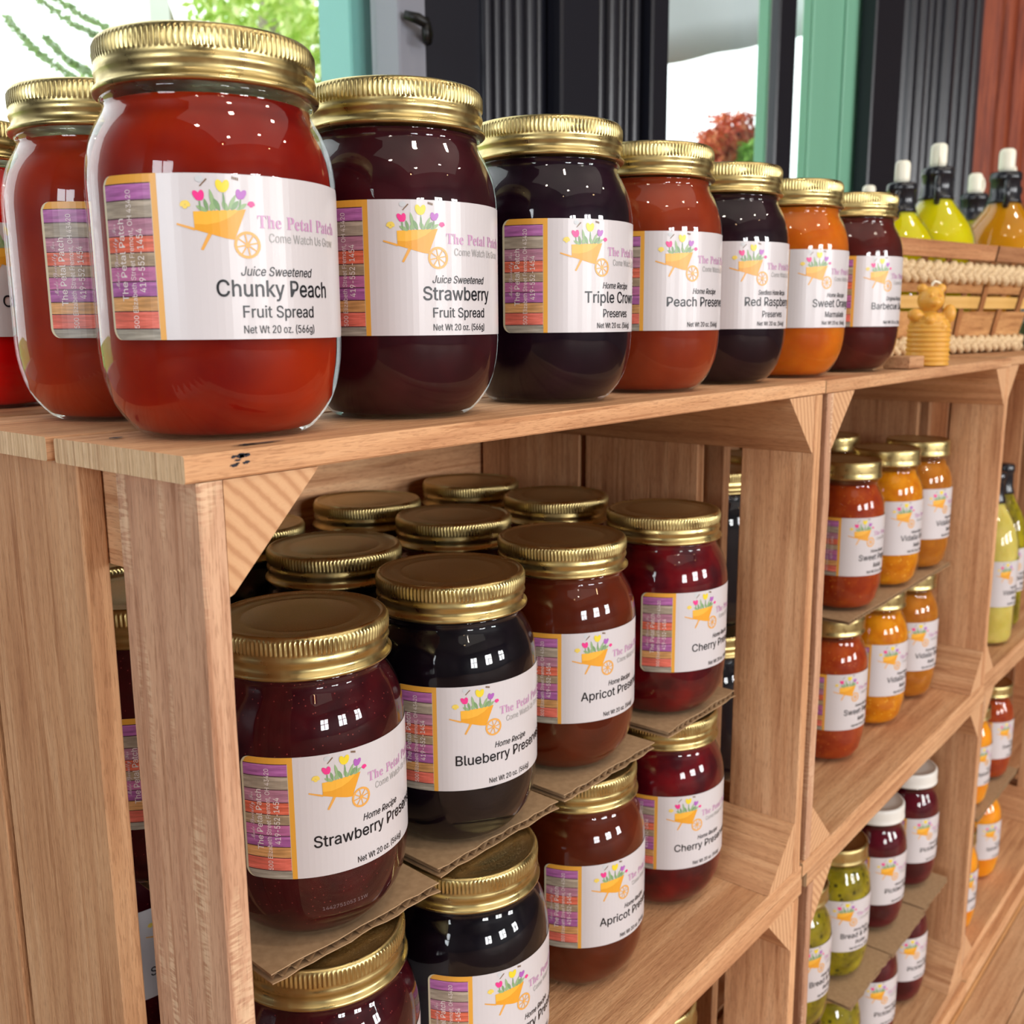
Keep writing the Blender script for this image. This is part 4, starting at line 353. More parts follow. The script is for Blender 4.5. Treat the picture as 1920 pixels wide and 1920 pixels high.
sas|v|389|163 0 17 379 84 379 165 155 173 132 180 110 187 87 193 64 199 42 206 21 184 21 191 42 197 64 203 87 209 110 216 132 224 155 305 379 371 379 226 0|0 1 2,0 2 3,16 17 18,16 18 19,0 3 4,15 16 19,0 4 5,14 15 19,0 5 6,13 14 19,0 6 7,12 13 19,0 7 11,11 7 8,11 12 8,8 12 19,0 11 10,9 8 19,0 10 9,0 9 19
sas|w|567|138 0 23 379 87 379 133 214 140 190 147 164 154 137 161 107 168 75 175 41 165 41 172 74 179 105 186 135 192 163 199 189 206 214 252 379 316 379 362 214 368 189 375 163 382 136 388 106 395 75 402 41 391 41 399 75 406 106 413 135 420 163 427 189 434 214 480 379 545 379 429 0 368 0 319 172 314 189 309 207 305 225 300 243 295 262 291 280 286 299 281 318 277 338 291 338 286 319 281 299 277 280 272 262 267 243 263 225 258 207 253 189 248 172 199 0|0 1 2,0 2 3,16 17 46,46 17 18,46 18 47,47 18 19,32 33 34,32 34 35,16 46 45,48 47 19,49 48 44,44 48 19,16 45 49,49 45 44,16 49 50,43 44 19,16 50 51,42 43 19,16 51 52,41 42 19,16 52 53,40 41 19,16 53 54,39 40 19,0 3 4,15 16 54,39 19 20,31 32 35,15 54 55,38 39 20,0 4 5,14 15 55,14 55 56,37 38 20,37 20 21,30 31 35,14 56 57,36 37 21,0 5 6,13 14 57,36 21 22,29 30 35,0 6 7,36 22 23,12 13 57,28 29 35,0 7 8,36 23 24,27 28 35,11 12 57,0 8 10,10 8 9,36 24 26,26 24 25,26 27 35,10 11 57,0 10 57,36 26 35
sas|y|389|47 -139 61 -86 71 -87 83 -89 94 -90 104 -89 113 -86 122 -81 130 -74 138 -64 145 -51 151 -36 163 -1 17 379 84 379 165 155 173 132 180 109 187 87 193 64 199 42 206 21 184 21 190 42 196 64 202 87 209 110 216 132 224 155 305 379 371 379 204 -58 196 -77 187 -93 177 -107 165 -119 153 -128 139 -136 125 -141 109 -144 91 -145 82 -145 73 -144 65 -143 57 -142 52 -140|12 13 14,12 14 15,28 29 30,28 30 31,12 15 16,27 28 31,12 16 17,26 27 31,25 26 21,21 26 31,12 17 18,12 18 19,24 25 21,12 19 23,23 19 20,23 24 20,20 24 21,12 23 22,12 22 21,12 21 31,11 12 31,10 11 31,9 10 31,9 31 32,8 9 32,7 8 32,7 32 33,6 7 33,0 1 2,5 6 33,0 2 3,0 3 4,4 5 33,0 4 33,0 33 34,0 34 35,0 35 36,0 36 37,0 37 38,45 0 38,44 45 38,44 38 39,43 44 39,42 43 39,41 42 39,41 39 40
sas|z|380|42 0 42 46 254 320 254 323 48 323 48 379 333 379 333 331 126 60 126 56 339 56 339 0|4 5 6,4 6 7,4 7 3,3 7 2,2 7 8,1 2 8,1 8 9,1 9 10,1 10 11,0 1 11
sas| |188||
sef|T|423|92 0 92 17 114 19 130 23 142 31 150 42 154 59 156 81 156 433 149 433 116 430 88 420 65 403 47 380 35 352 29 318 11 318 11 455 410 455 410 317 394 317 375 382 333 420 269 433 263 433 263 81 265 58 269 41 276 30 288 23 305 19 328 17 328 0|16 17 13,13 17 12,12 17 11,11 17 10,10 17 9,9 17 18,9 18 8,8 18 23,23 18 22,22 18 21,21 18 19,7 8 24,24 8 23,7 24 25,20 21 19,16 13 14,16 14 15,6 7 25,6 25 26,5 6 26,5 26 27,4 5 27,4 27 28,3 4 28,3 28 29,2 3 29,2 29 30,1 2 30,1 30 31,0 1 31,0 31 32
sef|h|381|18 0 18 16 30 17 39 21 45 26 49 33 52 43 52 56 52 399 52 412 49 422 46 429 40 435 31 438 19 440 19 455 148 455 148 267 175 295 207 313 243 318 292 306 321 271 330 212 330 56 331 43 333 33 337 26 343 21 352 17 363 16 363 0 202 0 202 16 207 16 223 21 232 34 235 56 235 217 234 234 232 247 229 258 223 265 215 270 203 271 183 267 164 255 148 235 148 56 148 43 151 33 154 26 160 21 168 17 180 16 180 0|14 15 16,14 16 13,13 16 12,12 16 11,11 16 17,10 11 17,9 10 17,8 9 17,7 8 17,19 20 21,18 19 21,18 21 22,17 18 44,44 18 22,17 44 45,43 44 22,43 22 23,42 43 23,7 17 47,47 17 46,46 17 45,41 42 23,40 41 23,39 40 23,7 47 48,38 39 23,37 38 23,37 23 24,6 7 48,6 48 49,36 37 24,36 24 25,5 6 49,5 49 50,36 25 26,35 36 26,4 5 50,4 50 51,35 26 27,3 4 51,3 51 52,35 27 28,2 3 52,2 52 53,34 35 28,34 28 29,1 2 53,1 53 54,34 29 30,0 1 54,0 54 55,32 33 34,32 34 30,32 30 31
sef|e|301|154 -10 129 -8 106 -1 85 10 66 26 50 45 37 69 27 95 21 125 19 157 21 187 28 215 38 240 51 263 68 282 87 298 109 309 132 316 157 318 193 314 224 301 249 280 268 251 279 216 283 173 283 166 117 166 127 97 154 56 199 42 225 47 248 62 270 86 285 73 248 27 205 -1 116 192 201 192 201 215 201 241 198 261 193 277 186 288 175 295 161 297 136 286 121 255 116 203|17 18 19,16 17 19,16 19 20,15 16 20,15 20 44,44 20 43,43 20 21,14 15 44,14 44 45,42 43 21,41 42 21,14 45 46,13 14 46,41 21 22,40 41 22,12 13 46,39 40 22,12 46 47,39 22 23,38 39 23,11 12 47,38 23 24,10 11 47,37 38 24,10 47 36,10 36 37,10 37 24,9 10 26,26 10 24,26 24 25,9 26 27,8 9 27,7 8 27,7 27 28,6 7 28,31 32 33,31 33 34,5 6 28,30 31 34,5 28 29,29 30 34,4 5 29,4 29 34,4 34 35,3 4 35,2 3 35,1 2 35,1 35 0
sef|P|418|15 0 15 17 36 20 52 24 62 32 69 43 73 59 75 81 75 379 73 398 69 413 62 424 51 431 36 436 16 439 16 455 214 455 265 454 306 449 336 440 357 429 375 415 390 398 400 378 407 356 409 332 404 296 390 266 367 240 334 221 292 209 242 206 182 206 182 81 183 59 187 43 194 32 205 24 221 20 242 17 242 0 182 230 201 230 231 232 255 240 272 253 283 271 290 297 292 329 290 361 285 387 275 406 261 420 241 428 216 431 204 430 195 428 189 424 185 418 183 409 182 398|14 15 16,14 16 17,14 17 18,14 18 19,14 19 20,13 14 20,12 13 54,54 13 20,11 12 54,11 54 55,53 54 20,11 55 56,53 20 21,11 56 57,52 53 21,10 11 57,10 57 58,51 52 21,10 58 59,51 21 22,9 10 59,9 59 60,50 51 22,8 9 60,8 60 41,50 22 23,49 50 23,7 8 41,49 23 24,48 49 24,48 24 25,48 25 26,47 48 26,46 47 26,46 26 27,45 46 27,45 27 28,44 45 28,43 44 28,43 28 29,42 43 29,7 41 42,7 42 32,32 42 29,32 29 30,32 30 31,7 32 33,6 7 33,6 33 34,5 6 34,5 34 35,4 5 35,4 35 36,3 4 36,3 36 37,2 3 37,2 37 38,1 2 38,1 38 39,0 1 39,0 39 40
sef|t|228|124 -9 99 -7 80 -1 66 10 56 26 50 46 48 71 48 279 20 279 20 300 46 324 68 347 88 369 105 389 118 407 129 424 144 424 144 310 208 310 208 279 144 279 144 82 145 69 147 59 149 51 154 45 160 41 168 40 183 44 195 56 206 75 222 66 198 24 165 -1|14 15 16,14 16 17,13 14 17,12 13 17,11 12 17,10 11 17,9 10 17,9 17 18,9 18 19,8 9 19,7 8 19,6 7 20,20 7 19,6 20 21,6 21 22,29 30 31,5 6 22,5 22 23,29 31 32,5 23 24,28 29 32,5 24 25,4 5 25,4 25 26,27 28 32,4 26 27,4 27 32,3 4 32,3 32 33,2 3 33,1 2 33,1 33 0
sef|a|344|255 -10 226 -5 208 10 200 35 168 11 133 -4 95 -9 74 -6 55 0 40 11 29 26 22 43 20 63 25 91 39 115 63 136 98 155 143 173 199 190 199 241 197 258 193 272 187 282 177 290 164 294 148 296 123 293 109 286 104 274 105 270 108 264 113 257 119 248 122 239 123 231 121 220 117 210 110 202 100 196 90 192 77 191 64 192 54 196 45 203 38 212 34 223 33 236 35 252 40 266 49 278 62 290 77 300 95 308 115 314 137 317 162 318 205 315 239 307 263 292 280 271 290 244 293 210 293 62 293 52 294 45 295 40 297 37 300 35 304 34 309 35 314 38 320 42 329 28 306 7 281 -6 151 34 158 34 165 37 174 41 183 47 191 54 199 63 199 169 154 151 127 123 118 84 122 56 133 39|54 55 56,53 54 56,53 56 57,52 53 57,51 52 57,51 57 58,50 51 25,25 51 58,50 25 26,24 25 58,23 24 58,50 26 27,23 58 59,49 50 27,22 23 59,49 27 28,21 22 59,48 49 28,48 28 29,20 21 59,20 59 60,48 29 30,47 48 30,47 30 31,19 20 60,47 31 32,46 47 32,46 32 33,19 60 61,18 19 61,46 33 34,45 46 34,45 34 35,44 45 35,44 35 36,43 44 36,43 36 37,18 61 62,42 43 37,42 37 38,41 42 38,41 38 39,40 41 39,17 18 82,82 18 62,16 17 82,16 82 83,81 82 62,15 16 83,15 83 84,14 15 84,14 84 85,13 14 85,12 13 85,12 85 86,11 12 86,80 81 62,80 62 63,11 86 87,79 80 63,79 63 64,78 79 64,78 64 65,10 11 87,70 71 72,77 78 65,77 65 66,10 87 75,69 70 72,76 77 3,3 77 66,3 66 67,76 3 4,2 3 67,2 67 68,68 69 72,10 75 76,10 76 4,2 68 72,2 72 73,9 10 4,8 9 4,8 4 5,1 2 73,1 73 74,7 8 5,7 5 6,0 1 74
sef|l|199|18 0 18 16 30 18 39 21 45 26 49 32 52 43 52 56 52 398 52 411 50 421 47 429 42 434 33 438 20 439 20 455 148 455 148 56 149 43 151 33 154 26 160 21 168 18 180 16 180 0|14 15 16,14 16 13,13 16 12,12 16 11,11 16 10,10 16 17,9 10 17,8 9 17,7 8 17,6 7 17,6 17 18,5 6 18,5 18 19,5 19 20,4 5 20,3 4 20,3 20 21,2 3 21,2 21 22,1 2 22,1 22 23,0 1 23,0 23 24
sef|c|293|156 -10 131 -8 108 -1 87 11 67 26 51 45 38 68 28 93 21 120 19 150 22 181 29 210 40 237 55 260 74 280 96 297 120 309 146 317 175 319 204 317 230 310 250 298 265 283 274 265 277 245 276 233 272 223 266 215 258 209 248 205 236 204 214 209 201 225 196 251 196 254 196 258 197 261 197 265 197 268 197 271 194 286 185 294 169 297 138 285 118 248 112 187 115 142 123 105 137 76 156 55 178 42 204 38 227 42 250 53 271 72 285 60 248 21 205 -2|17 18 19,16 17 19,16 19 20,16 20 21,15 16 21,15 21 42,42 21 22,14 15 42,14 42 43,41 42 22,40 41 22,39 40 22,14 43 44,39 22 23,13 14 44,38 39 23,37 38 23,36 37 23,36 23 24,35 36 24,12 13 44,34 35 24,33 34 24,32 33 24,12 44 45,32 24 25,11 12 45,32 25 26,31 32 26,31 26 27,31 27 28,10 11 45,30 31 28,30 28 29,10 45 46,9 10 46,8 9 46,8 46 47,7 8 47,7 47 48,6 7 48,6 48 49,53 54 55,5 6 49,53 55 56,5 49 50,52 53 56,4 5 50,4 50 51,51 52 56,4 51 56,3 4 56,3 56 57,2 3 57,1 2 57,1 57 0
sef| |230||
sct|M|543|41 -5 21 -3 5 3 -9 13 -18 26 -24 41 -26 58 -25 71 -22 83 -17 94 -10 104 -2 112 8 119 18 124 28 127 39 128 62 124 75 113 80 94 79 84 76 77 71 71 63 67 52 63 38 59 24 54 16 46 13 35 14 30 17 25 22 20 29 16 36 13 45 12 61 15 78 25 97 41 107 52 117 65 129 81 142 100 156 121 171 145 201 194 231 239 261 280 290 317 318 350 345 379 369 402 387 415 399 420 409 419 414 415 416 409 413 391 405 364 390 330 380 309 370 287 359 263 348 239 337 214 327 190 317 166 309 144 301 123 295 104 291 89 289 77 313 121 337 164 362 204 386 241 411 275 435 306 458 334 480 358 501 378 527 401 546 415 558 420 567 419 573 416 575 410 575 409 574 407 573 405 572 402 571 399 570 397 554 361 539 328 525 295 512 264 500 236 490 208 480 182 471 158 462 137 455 118 448 102 442 87 433 64 427 44 425 28 426 24 428 22 430 21 440 23 453 29 467 39 484 51 502 66 522 83 542 101 562 119 582 138 609 163 630 177 644 182 650 182 656 181 660 179 643 168 617 146 583 112 546 76 513 47 483 25 457 8 433 -1 412 -5 398 -3 385 3 374 13 365 26 360 41 359 60 359 68 360 78 362 87 364 97 367 107 370 118 374 128 379 140 387 155 395 172 405 190 416 209 427 229 439 249 450 269 462 288 473 307 484 324 494 340 503 354 510 365 491 344 472 322 453 299 433 274 412 245 389 211 377 193 365 174 354 155 343 135 332 115 321 93 311 73 302 56 294 41 288 29 282 19 277 13 269 4 259 -2 248 -3 237 -1 227 5 219 16 213 30 210 46 209 65 211 84 216 107 226 135 238 165 254 198 272 233 292 270 314 307 338 345 323 328 306 308 287 284 268 259 249 232 230 205 212 177 194 150 179 124 156 87 134 56 113 30 91 11 67 -1|50 51 52,80 81 82,50 52 53,80 82 83,80 83 84,49 50 53,49 53 54,79 80 84,79 84 85,49 54 55,79 85 86,79 86 87,79 87 88,48 49 55,79 88 89,78 79 89,78 89 90,78 90 91,48 55 56,47 48 56,77 78 159,159 78 91,77 159 160,158 159 91,47 56 195,195 56 57,158 91 92,76 77 160,157 158 92,46 47 195,46 195 196,194 195 57,76 160 161,156 157 92,75 76 161,194 57 58,46 196 197,156 92 93,155 156 93,75 161 162,45 46 197,194 58 59,45 197 198,193 194 59,154 155 93,74 75 162,74 162 163,154 93 94,153 154 94,193 59 60,45 198 199,44 45 199,73 74 163,73 163 164,192 193 60,152 153 94,152 94 95,192 60 61,44 199 200,151 152 95,73 164 165,72 73 165,43 44 200,192 61 62,151 95 96,191 192 62,43 200 201,150 151 96,191 62 63,72 165 166,149 150 96,149 96 97,43 201 202,71 72 166,190 191 63,42 43 202,71 166 167,190 63 64,148 149 97,148 97 98,119 120 121,119 121 122,119 122 123,119 123 124,42 202 203,118 119 124,71 167 168,147 148 98,118 124 125,190 64 65,189 190 65,70 71 168,117 118 125,147 98 99,70 168 169,146 147 99,42 203 204,117 125 126,41 42 204,189 65 66,145 146 99,116 117 126,145 99 100,188 189 66,70 169 170,14 15 16,144 145 100,13 14 16,12 13 16,12 16 17,41 204 205,188 66 67,40 41 205,69 70 170,11 12 17,115 116 126,143 144 100,143 100 101,69 170 171,11 17 18,10 11 18,115 126 127,187 188 67,142 143 101,9 10 18,187 67 68,142 101 102,114 115 127,39 40 205,141 142 102,8 9 18,8 18 19,69 171 172,187 68 69,39 205 206,140 141 102,140 102 103,8 19 20,186 187 69,7 8 20,113 114 127,38 39 206,139 140 103,7 20 21,186 69 172,113 127 128,186 172 173,6 7 21,6 21 22,138 139 103,6 22 23,112 113 128,37 38 206,185 186 173,138 103 104,6 23 24,137 138 104,6 24 25,5 6 25,37 206 207,185 173 174,5 25 26,36 37 207,111 112 128,111 128 129,5 26 27,184 185 174,137 104 105,4 5 27,35 36 207,184 174 175,136 137 105,110 111 129,4 27 28,4 28 29,35 207 208,183 184 175,183 175 176,109 110 129,136 105 106,3 4 29,135 136 106,3 29 30,34 35 208,109 129 130,135 106 107,108 109 130,135 107 108,135 108 130,3 30 31,183 176 177,3 31 32,182 183 177,33 34 208,2 3 32,2 32 33,182 177 178,134 135 130,2 33 208,2 208 209,134 130 131,181 182 178,181 178 179,1 2 209,133 134 131,1 209 0,180 181 179,133 131 132
sct|a|355|210 -5 199 -3 189 1 180 7 173 16 169 27 167 40 141 16 113 1 83 -4 65 -2 49 3 35 12 24 25 18 40 16 58 18 75 23 92 32 109 43 126 57 143 73 158 90 172 109 183 128 193 148 201 168 205 187 207 210 204 226 194 234 177 247 204 322 207 260 79 254 68 250 58 246 50 243 44 242 40 241 37 242 33 244 31 247 30 251 31 257 33 264 37 271 42 279 48 288 55 296 62 304 69 311 75 324 62 302 42 281 26 262 12 243 3 226 -3 97 12 112 15 128 24 146 40 163 60 180 83 196 109 210 133 218 152 220 164 219 170 217 176 213 181 208 185 203 187 197 188 189 187 181 183 171 176 161 168 151 157 141 145 130 132 121 119 112 104 104 90 96 76 90 62 86 49 83 37 82 27 83 24 84 20 87 17 91 14 94 13|26 27 28,31 32 33,25 26 28,25 28 29,30 31 33,24 25 29,24 29 73,73 29 72,72 29 30,23 24 73,23 73 74,23 74 75,71 72 30,70 71 30,22 23 75,22 75 76,69 70 30,69 30 33,22 76 77,68 69 33,21 22 77,67 68 33,21 77 78,66 67 33,20 21 78,20 78 79,65 66 33,20 79 80,19 20 80,64 65 33,19 80 81,18 19 81,18 81 82,17 18 82,63 64 33,17 82 83,16 17 83,16 83 84,62 63 33,62 33 34,16 84 85,15 16 85,50 51 52,49 50 52,62 34 35,15 85 86,48 49 52,48 52 53,61 62 35,14 15 86,61 35 36,47 48 53,61 36 37,14 86 87,46 47 53,61 37 38,45 46 53,45 53 54,13 14 87,60 61 6,6 61 38,60 6 7,5 6 38,5 38 39,13 87 88,5 39 40,44 45 54,5 40 41,43 44 54,5 41 42,42 43 54,5 42 54,13 88 89,4 5 54,4 54 55,12 13 89,12 89 90,59 60 7,12 90 91,12 91 92,59 7 8,3 4 55,58 59 8,12 92 93,12 93 58,11 12 58,11 58 8,3 55 56,2 3 56,10 11 8,2 56 57,10 8 9,1 2 57,0 1 57
sct|d|406|87 -4 68 -2 51 3 37 13 25 26 18 42 16 61 18 79 23 96 33 113 45 130 59 146 75 160 93 173 112 185 132 194 151 201 171 205 189 207 214 204 231 194 242 179 355 386 438 394 270 91 261 75 253 61 247 49 243 40 240 34 239 30 240 25 243 22 248 21 263 27 287 45 320 75 334 62 313 43 294 27 277 13 261 4 245 -2 229 -4 213 -3 200 1 189 8 181 17 176 27 174 38 174 43 146 17 117 1 105 13 113 15 123 19 134 27 146 37 158 49 170 62 182 77 193 93 203 109 216 133 223 152 226 168 224 179 218 186 208 189 200 187 191 183 181 177 171 168 161 158 151 146 141 134 131 122 122 110 114 98 107 87 101 78 92 61 86 46 85 32 87 21 94 15|22 23 24,21 22 24,17 18 19,16 17 19,16 19 20,15 16 20,14 15 20,14 20 68,68 20 21,14 68 69,67 68 21,14 69 70,66 67 21,13 14 70,13 70 71,65 66 21,65 21 24,13 71 72,12 13 72,12 72 73,64 65 24,11 12 73,11 73 74,63 64 24,10 11 74,10 74 75,10 75 76,62 63 24,9 10 76,9 76 77,8 9 77,8 77 78,61 62 24,8 78 79,7 8 79,60 61 24,60 24 25,7 79 80,6 7 80,6 80 81,59 60 25,59 25 26,35 36 37,58 59 26,35 37 38,5 6 81,5 81 82,58 26 27,57 58 50,50 58 27,50 27 28,5 82 83,34 35 38,57 50 51,49 50 28,34 38 39,4 5 83,49 28 29,48 49 29,56 57 51,48 29 30,4 83 84,48 30 31,55 56 51,47 48 31,33 34 39,33 39 40,3 4 84,47 31 32,47 32 33,3 84 85,47 33 40,54 55 51,54 51 52,46 47 40,3 85 53,53 54 52,2 3 53,2 53 52,46 40 41,45 46 41,45 41 42,1 2 52,1 52 0,44 45 42,44 42 43
sct|e|276|101 -5 76 -2 55 5 37 16 23 31 14 48 11 66 13 82 19 98 28 114 40 130 54 145 71 160 88 173 107 184 126 194 146 201 164 205 182 207 198 205 212 201 224 194 233 185 239 174 240 162 238 148 232 135 222 123 208 111 191 100 171 90 148 82 124 75 97 69 91 54 87 41 85 30 88 22 95 17 106 15 125 17 145 22 165 30 185 41 206 56 228 75 240 62 217 42 194 25 170 12 145 3 122 -3 104 86 119 88 133 93 147 100 160 109 171 119 181 131 188 142 193 154 194 165 193 177 189 184 182 186 176 185 168 180 159 173 150 163 140 151 131 136 121 121 112 104|17 18 19,16 17 19,16 19 20,15 16 20,15 20 21,14 15 21,14 21 64,64 21 22,14 64 65,63 64 22,14 65 66,63 22 23,13 14 66,62 63 23,13 66 67,61 62 23,61 23 24,12 13 67,12 67 68,60 61 24,12 68 69,60 24 25,11 12 69,59 60 25,11 69 70,59 25 26,10 11 70,58 59 26,10 70 71,58 26 27,57 58 27,9 10 71,57 27 28,9 71 72,56 57 28,8 9 72,56 28 29,55 56 29,8 72 52,54 55 29,54 29 30,7 8 52,53 54 30,53 30 31,52 53 31,7 52 31,6 7 31,6 31 32,6 32 33,44 45 46,6 33 34,5 6 34,44 46 47,43 44 47,5 34 35,4 5 35,43 47 48,4 35 36,42 43 48,3 4 36,3 36 37,41 42 48,41 48 49,3 37 38,40 41 49,3 38 39,39 40 49,2 3 39,2 39 49,2 49 50,1 2 50,1 50 51,0 1 51
sct|S|418|140 -5 106 -2 76 5 53 17 36 33 26 51 22 73 24 90 31 105 41 118 55 128 71 134 88 136 101 135 113 131 123 126 130 118 134 110 136 100 135 90 131 82 126 75 119 70 112 66 103 64 99 64 96 64 92 63 89 63 85 63 83 62 80 62 77 60 75 58 72 55 71 51 71 46 72 39 78 31 88 24 100 19 114 15 130 14 155 18 180 30 204 50 227 78 249 115 269 160 236 165 207 177 184 194 166 215 155 239 152 266 155 291 164 316 180 340 202 362 228 381 258 398 275 404 292 410 310 414 328 417 347 419 367 419 382 419 394 418 403 417 408 415 411 412 412 408 411 403 406 400 399 399 395 399 392 399 388 399 385 399 381 400 377 400 355 398 333 394 311 387 291 377 273 366 256 353 241 338 228 321 218 304 210 286 206 267 204 248 206 228 213 211 223 197 238 187 256 180 277 177 291 211 307 242 325 272 344 300 364 326 384 350 406 370 427 387 448 401 469 412 489 418 508 420 524 418 538 413 550 404 559 392 564 379 566 364 564 343 556 321 542 298 524 275 502 253 476 231 446 211 413 193 377 177 361 143 342 111 320 83 294 57 266 36 236 18 205 6 173 -2 383 199 403 211 421 223 440 237 456 252 472 268 486 284 498 300 508 316 517 332 523 347 527 360 528 372 525 388 517 398 504 401 486 395 466 379 445 351 423 311 403 261|110 111 112,64 65 66,64 66 67,64 67 68,64 68 69,109 110 112,109 112 113,63 64 69,63 69 70,63 70 71,62 63 71,109 113 114,62 71 72,108 109 114,61 62 72,61 72 73,60 61 73,108 114 150,150 114 115,60 73 81,81 73 74,107 108 150,107 150 151,149 150 115,60 81 82,80 81 74,79 80 74,79 74 75,78 79 75,77 78 75,76 77 75,59 60 82,59 82 83,148 149 115,107 151 152,59 83 84,148 115 116,147 148 116,59 84 85,106 107 152,58 59 85,106 152 153,147 116 117,58 85 86,146 147 117,105 106 153,58 86 87,146 117 118,57 58 87,145 146 118,57 87 88,105 153 154,104 105 154,144 145 118,144 118 119,56 57 88,56 88 89,143 144 119,103 104 154,56 89 90,143 119 120,55 56 90,142 143 120,103 154 155,55 90 91,102 103 155,141 142 120,141 120 121,54 55 91,54 91 92,140 141 121,140 121 122,101 102 155,139 140 122,54 92 93,53 54 93,101 155 135,139 122 123,138 139 123,53 93 94,100 101 135,52 53 94,137 138 123,137 123 124,52 94 95,136 137 124,51 52 95,51 95 96,99 100 135,135 136 124,135 124 125,99 135 125,51 96 97,50 51 97,99 125 126,50 97 98,50 98 99,49 50 99,49 99 126,49 126 48,48 126 127,47 48 127,47 127 128,11 12 13,11 13 14,10 11 14,10 14 15,9 10 15,9 15 16,8 9 16,8 16 17,46 47 128,46 128 129,8 17 18,7 8 18,7 18 19,6 7 19,6 19 20,46 129 130,6 20 21,45 46 130,6 21 22,5 6 22,5 22 31,31 22 29,29 22 23,29 23 26,26 23 24,29 26 27,25 26 24,31 29 30,28 29 27,5 31 32,5 32 33,5 33 34,45 130 131,5 34 35,4 5 35,4 35 36,44 45 131,4 36 37,4 37 38,44 131 132,3 4 38,3 38 39,43 44 132,3 39 40,3 40 41,42 43 132,42 132 133,2 3 41,2 41 42,2 42 133,2 133 134,1 2 134,0 1 134
sct|p|363|36 127 52 140 66 153 77 165 88 178 98 193 109 210 117 224 128 243 141 265 156 291 174 322 193 356 275 365 171 167 196 189 222 202 248 206 260 205 271 200 280 192 288 182 292 171 293 157 292 141 288 125 281 110 272 95 261 79 248 62 236 46 229 33 226 24 227 21 229 19 232 18 239 20 250 25 263 34 278 46 294 59 310 75 324 62 299 39 278 21 261 9 246 2 232 -3 219 -5 204 -3 191 2 179 11 170 22 165 35 163 50 165 63 171 78 181 94 194 111 207 128 222 145 235 160 243 172 245 179 244 183 242 185 238 185 228 184 216 178 202 169 188 157 173 142 158 125 143 105 130 84 116 61 -17 -182 -99 -190 77 139 72 134 68 130 63 126 59 122 54 118 48 113|12 13 14,11 12 14,10 11 14,9 10 14,8 9 14,7 8 14,6 7 14,5 6 14,16 17 18,16 18 19,15 16 19,15 19 20,4 5 14,15 20 21,14 15 67,67 15 66,66 15 65,65 15 21,64 65 21,14 67 68,63 64 21,63 21 22,62 63 22,3 4 14,14 68 69,61 62 22,61 22 23,14 69 70,3 14 70,2 3 70,60 61 23,2 70 71,60 23 24,1 2 71,59 60 24,1 71 78,78 71 72,59 24 25,0 1 78,0 78 79,77 78 72,0 79 80,0 80 81,58 59 25,84 0 81,84 81 83,83 81 82,77 72 73,58 25 26,57 58 26,57 26 27,77 73 74,57 27 28,56 57 28,77 74 75,56 28 29,55 56 29,40 41 42,54 55 29,54 29 30,40 42 43,77 75 76,39 40 43,53 54 30,53 30 31,38 39 43,38 43 44,52 53 31,37 38 44,52 31 32,36 37 44,52 32 33,51 52 33,51 33 34,36 44 45,35 36 45,51 34 35,51 35 45,50 51 45,50 45 46,49 50 46,49 46 47,48 49 47
sct|c|259|95 -5 74 -3 55 4 40 14 29 28 22 45 20 66 22 83 27 100 36 117 47 133 61 149 77 163 94 175 112 186 131 195 149 201 167 206 184 207 202 206 217 202 229 196 238 187 244 177 246 165 245 156 242 148 237 140 230 133 222 130 211 128 204 129 198 131 193 135 190 140 187 146 187 153 187 158 190 164 193 170 198 175 203 179 210 181 206 184 202 186 199 186 193 185 185 181 177 174 169 165 160 155 150 143 141 130 132 117 124 103 116 89 109 76 103 63 99 51 96 41 95 32 97 23 103 18 113 16 121 17 129 19 138 22 147 26 155 31 164 36 174 44 183 50 190 56 197 62 204 69 211 75 224 62 202 42 180 25 159 12 138 3 117 -3|17 18 19,16 17 19,16 19 20,16 20 21,15 16 21,15 21 22,14 15 22,14 22 45,45 22 44,44 22 23,13 14 45,13 45 46,43 44 23,13 46 47,42 43 23,13 47 48,41 42 23,40 41 23,40 23 24,12 13 48,39 40 24,12 48 49,38 39 24,12 49 50,38 24 25,37 38 25,11 12 50,36 37 25,36 25 26,11 50 51,35 36 26,10 11 51,35 26 27,34 35 27,10 51 52,33 34 27,33 27 28,32 33 28,9 10 52,32 28 29,31 32 29,9 52 53,31 29 30,8 9 53,8 53 54,8 54 55,7 8 55,7 55 56,6 7 56,6 56 57,74 75 76,73 74 76,5 6 57,5 57 58,72 73 76,72 76 77,71 72 77,5 58 59,70 71 77,4 5 59,69 70 77,69 77 78,4 59 60,68 69 78,4 60 61,67 68 78,3 4 61,66 67 78,66 78 79,3 61 62,65 66 79,64 65 79,3 62 63,63 64 79,3 63 79,2 3 79,2 79 80,1 2 80,1 80 81,0 1 81
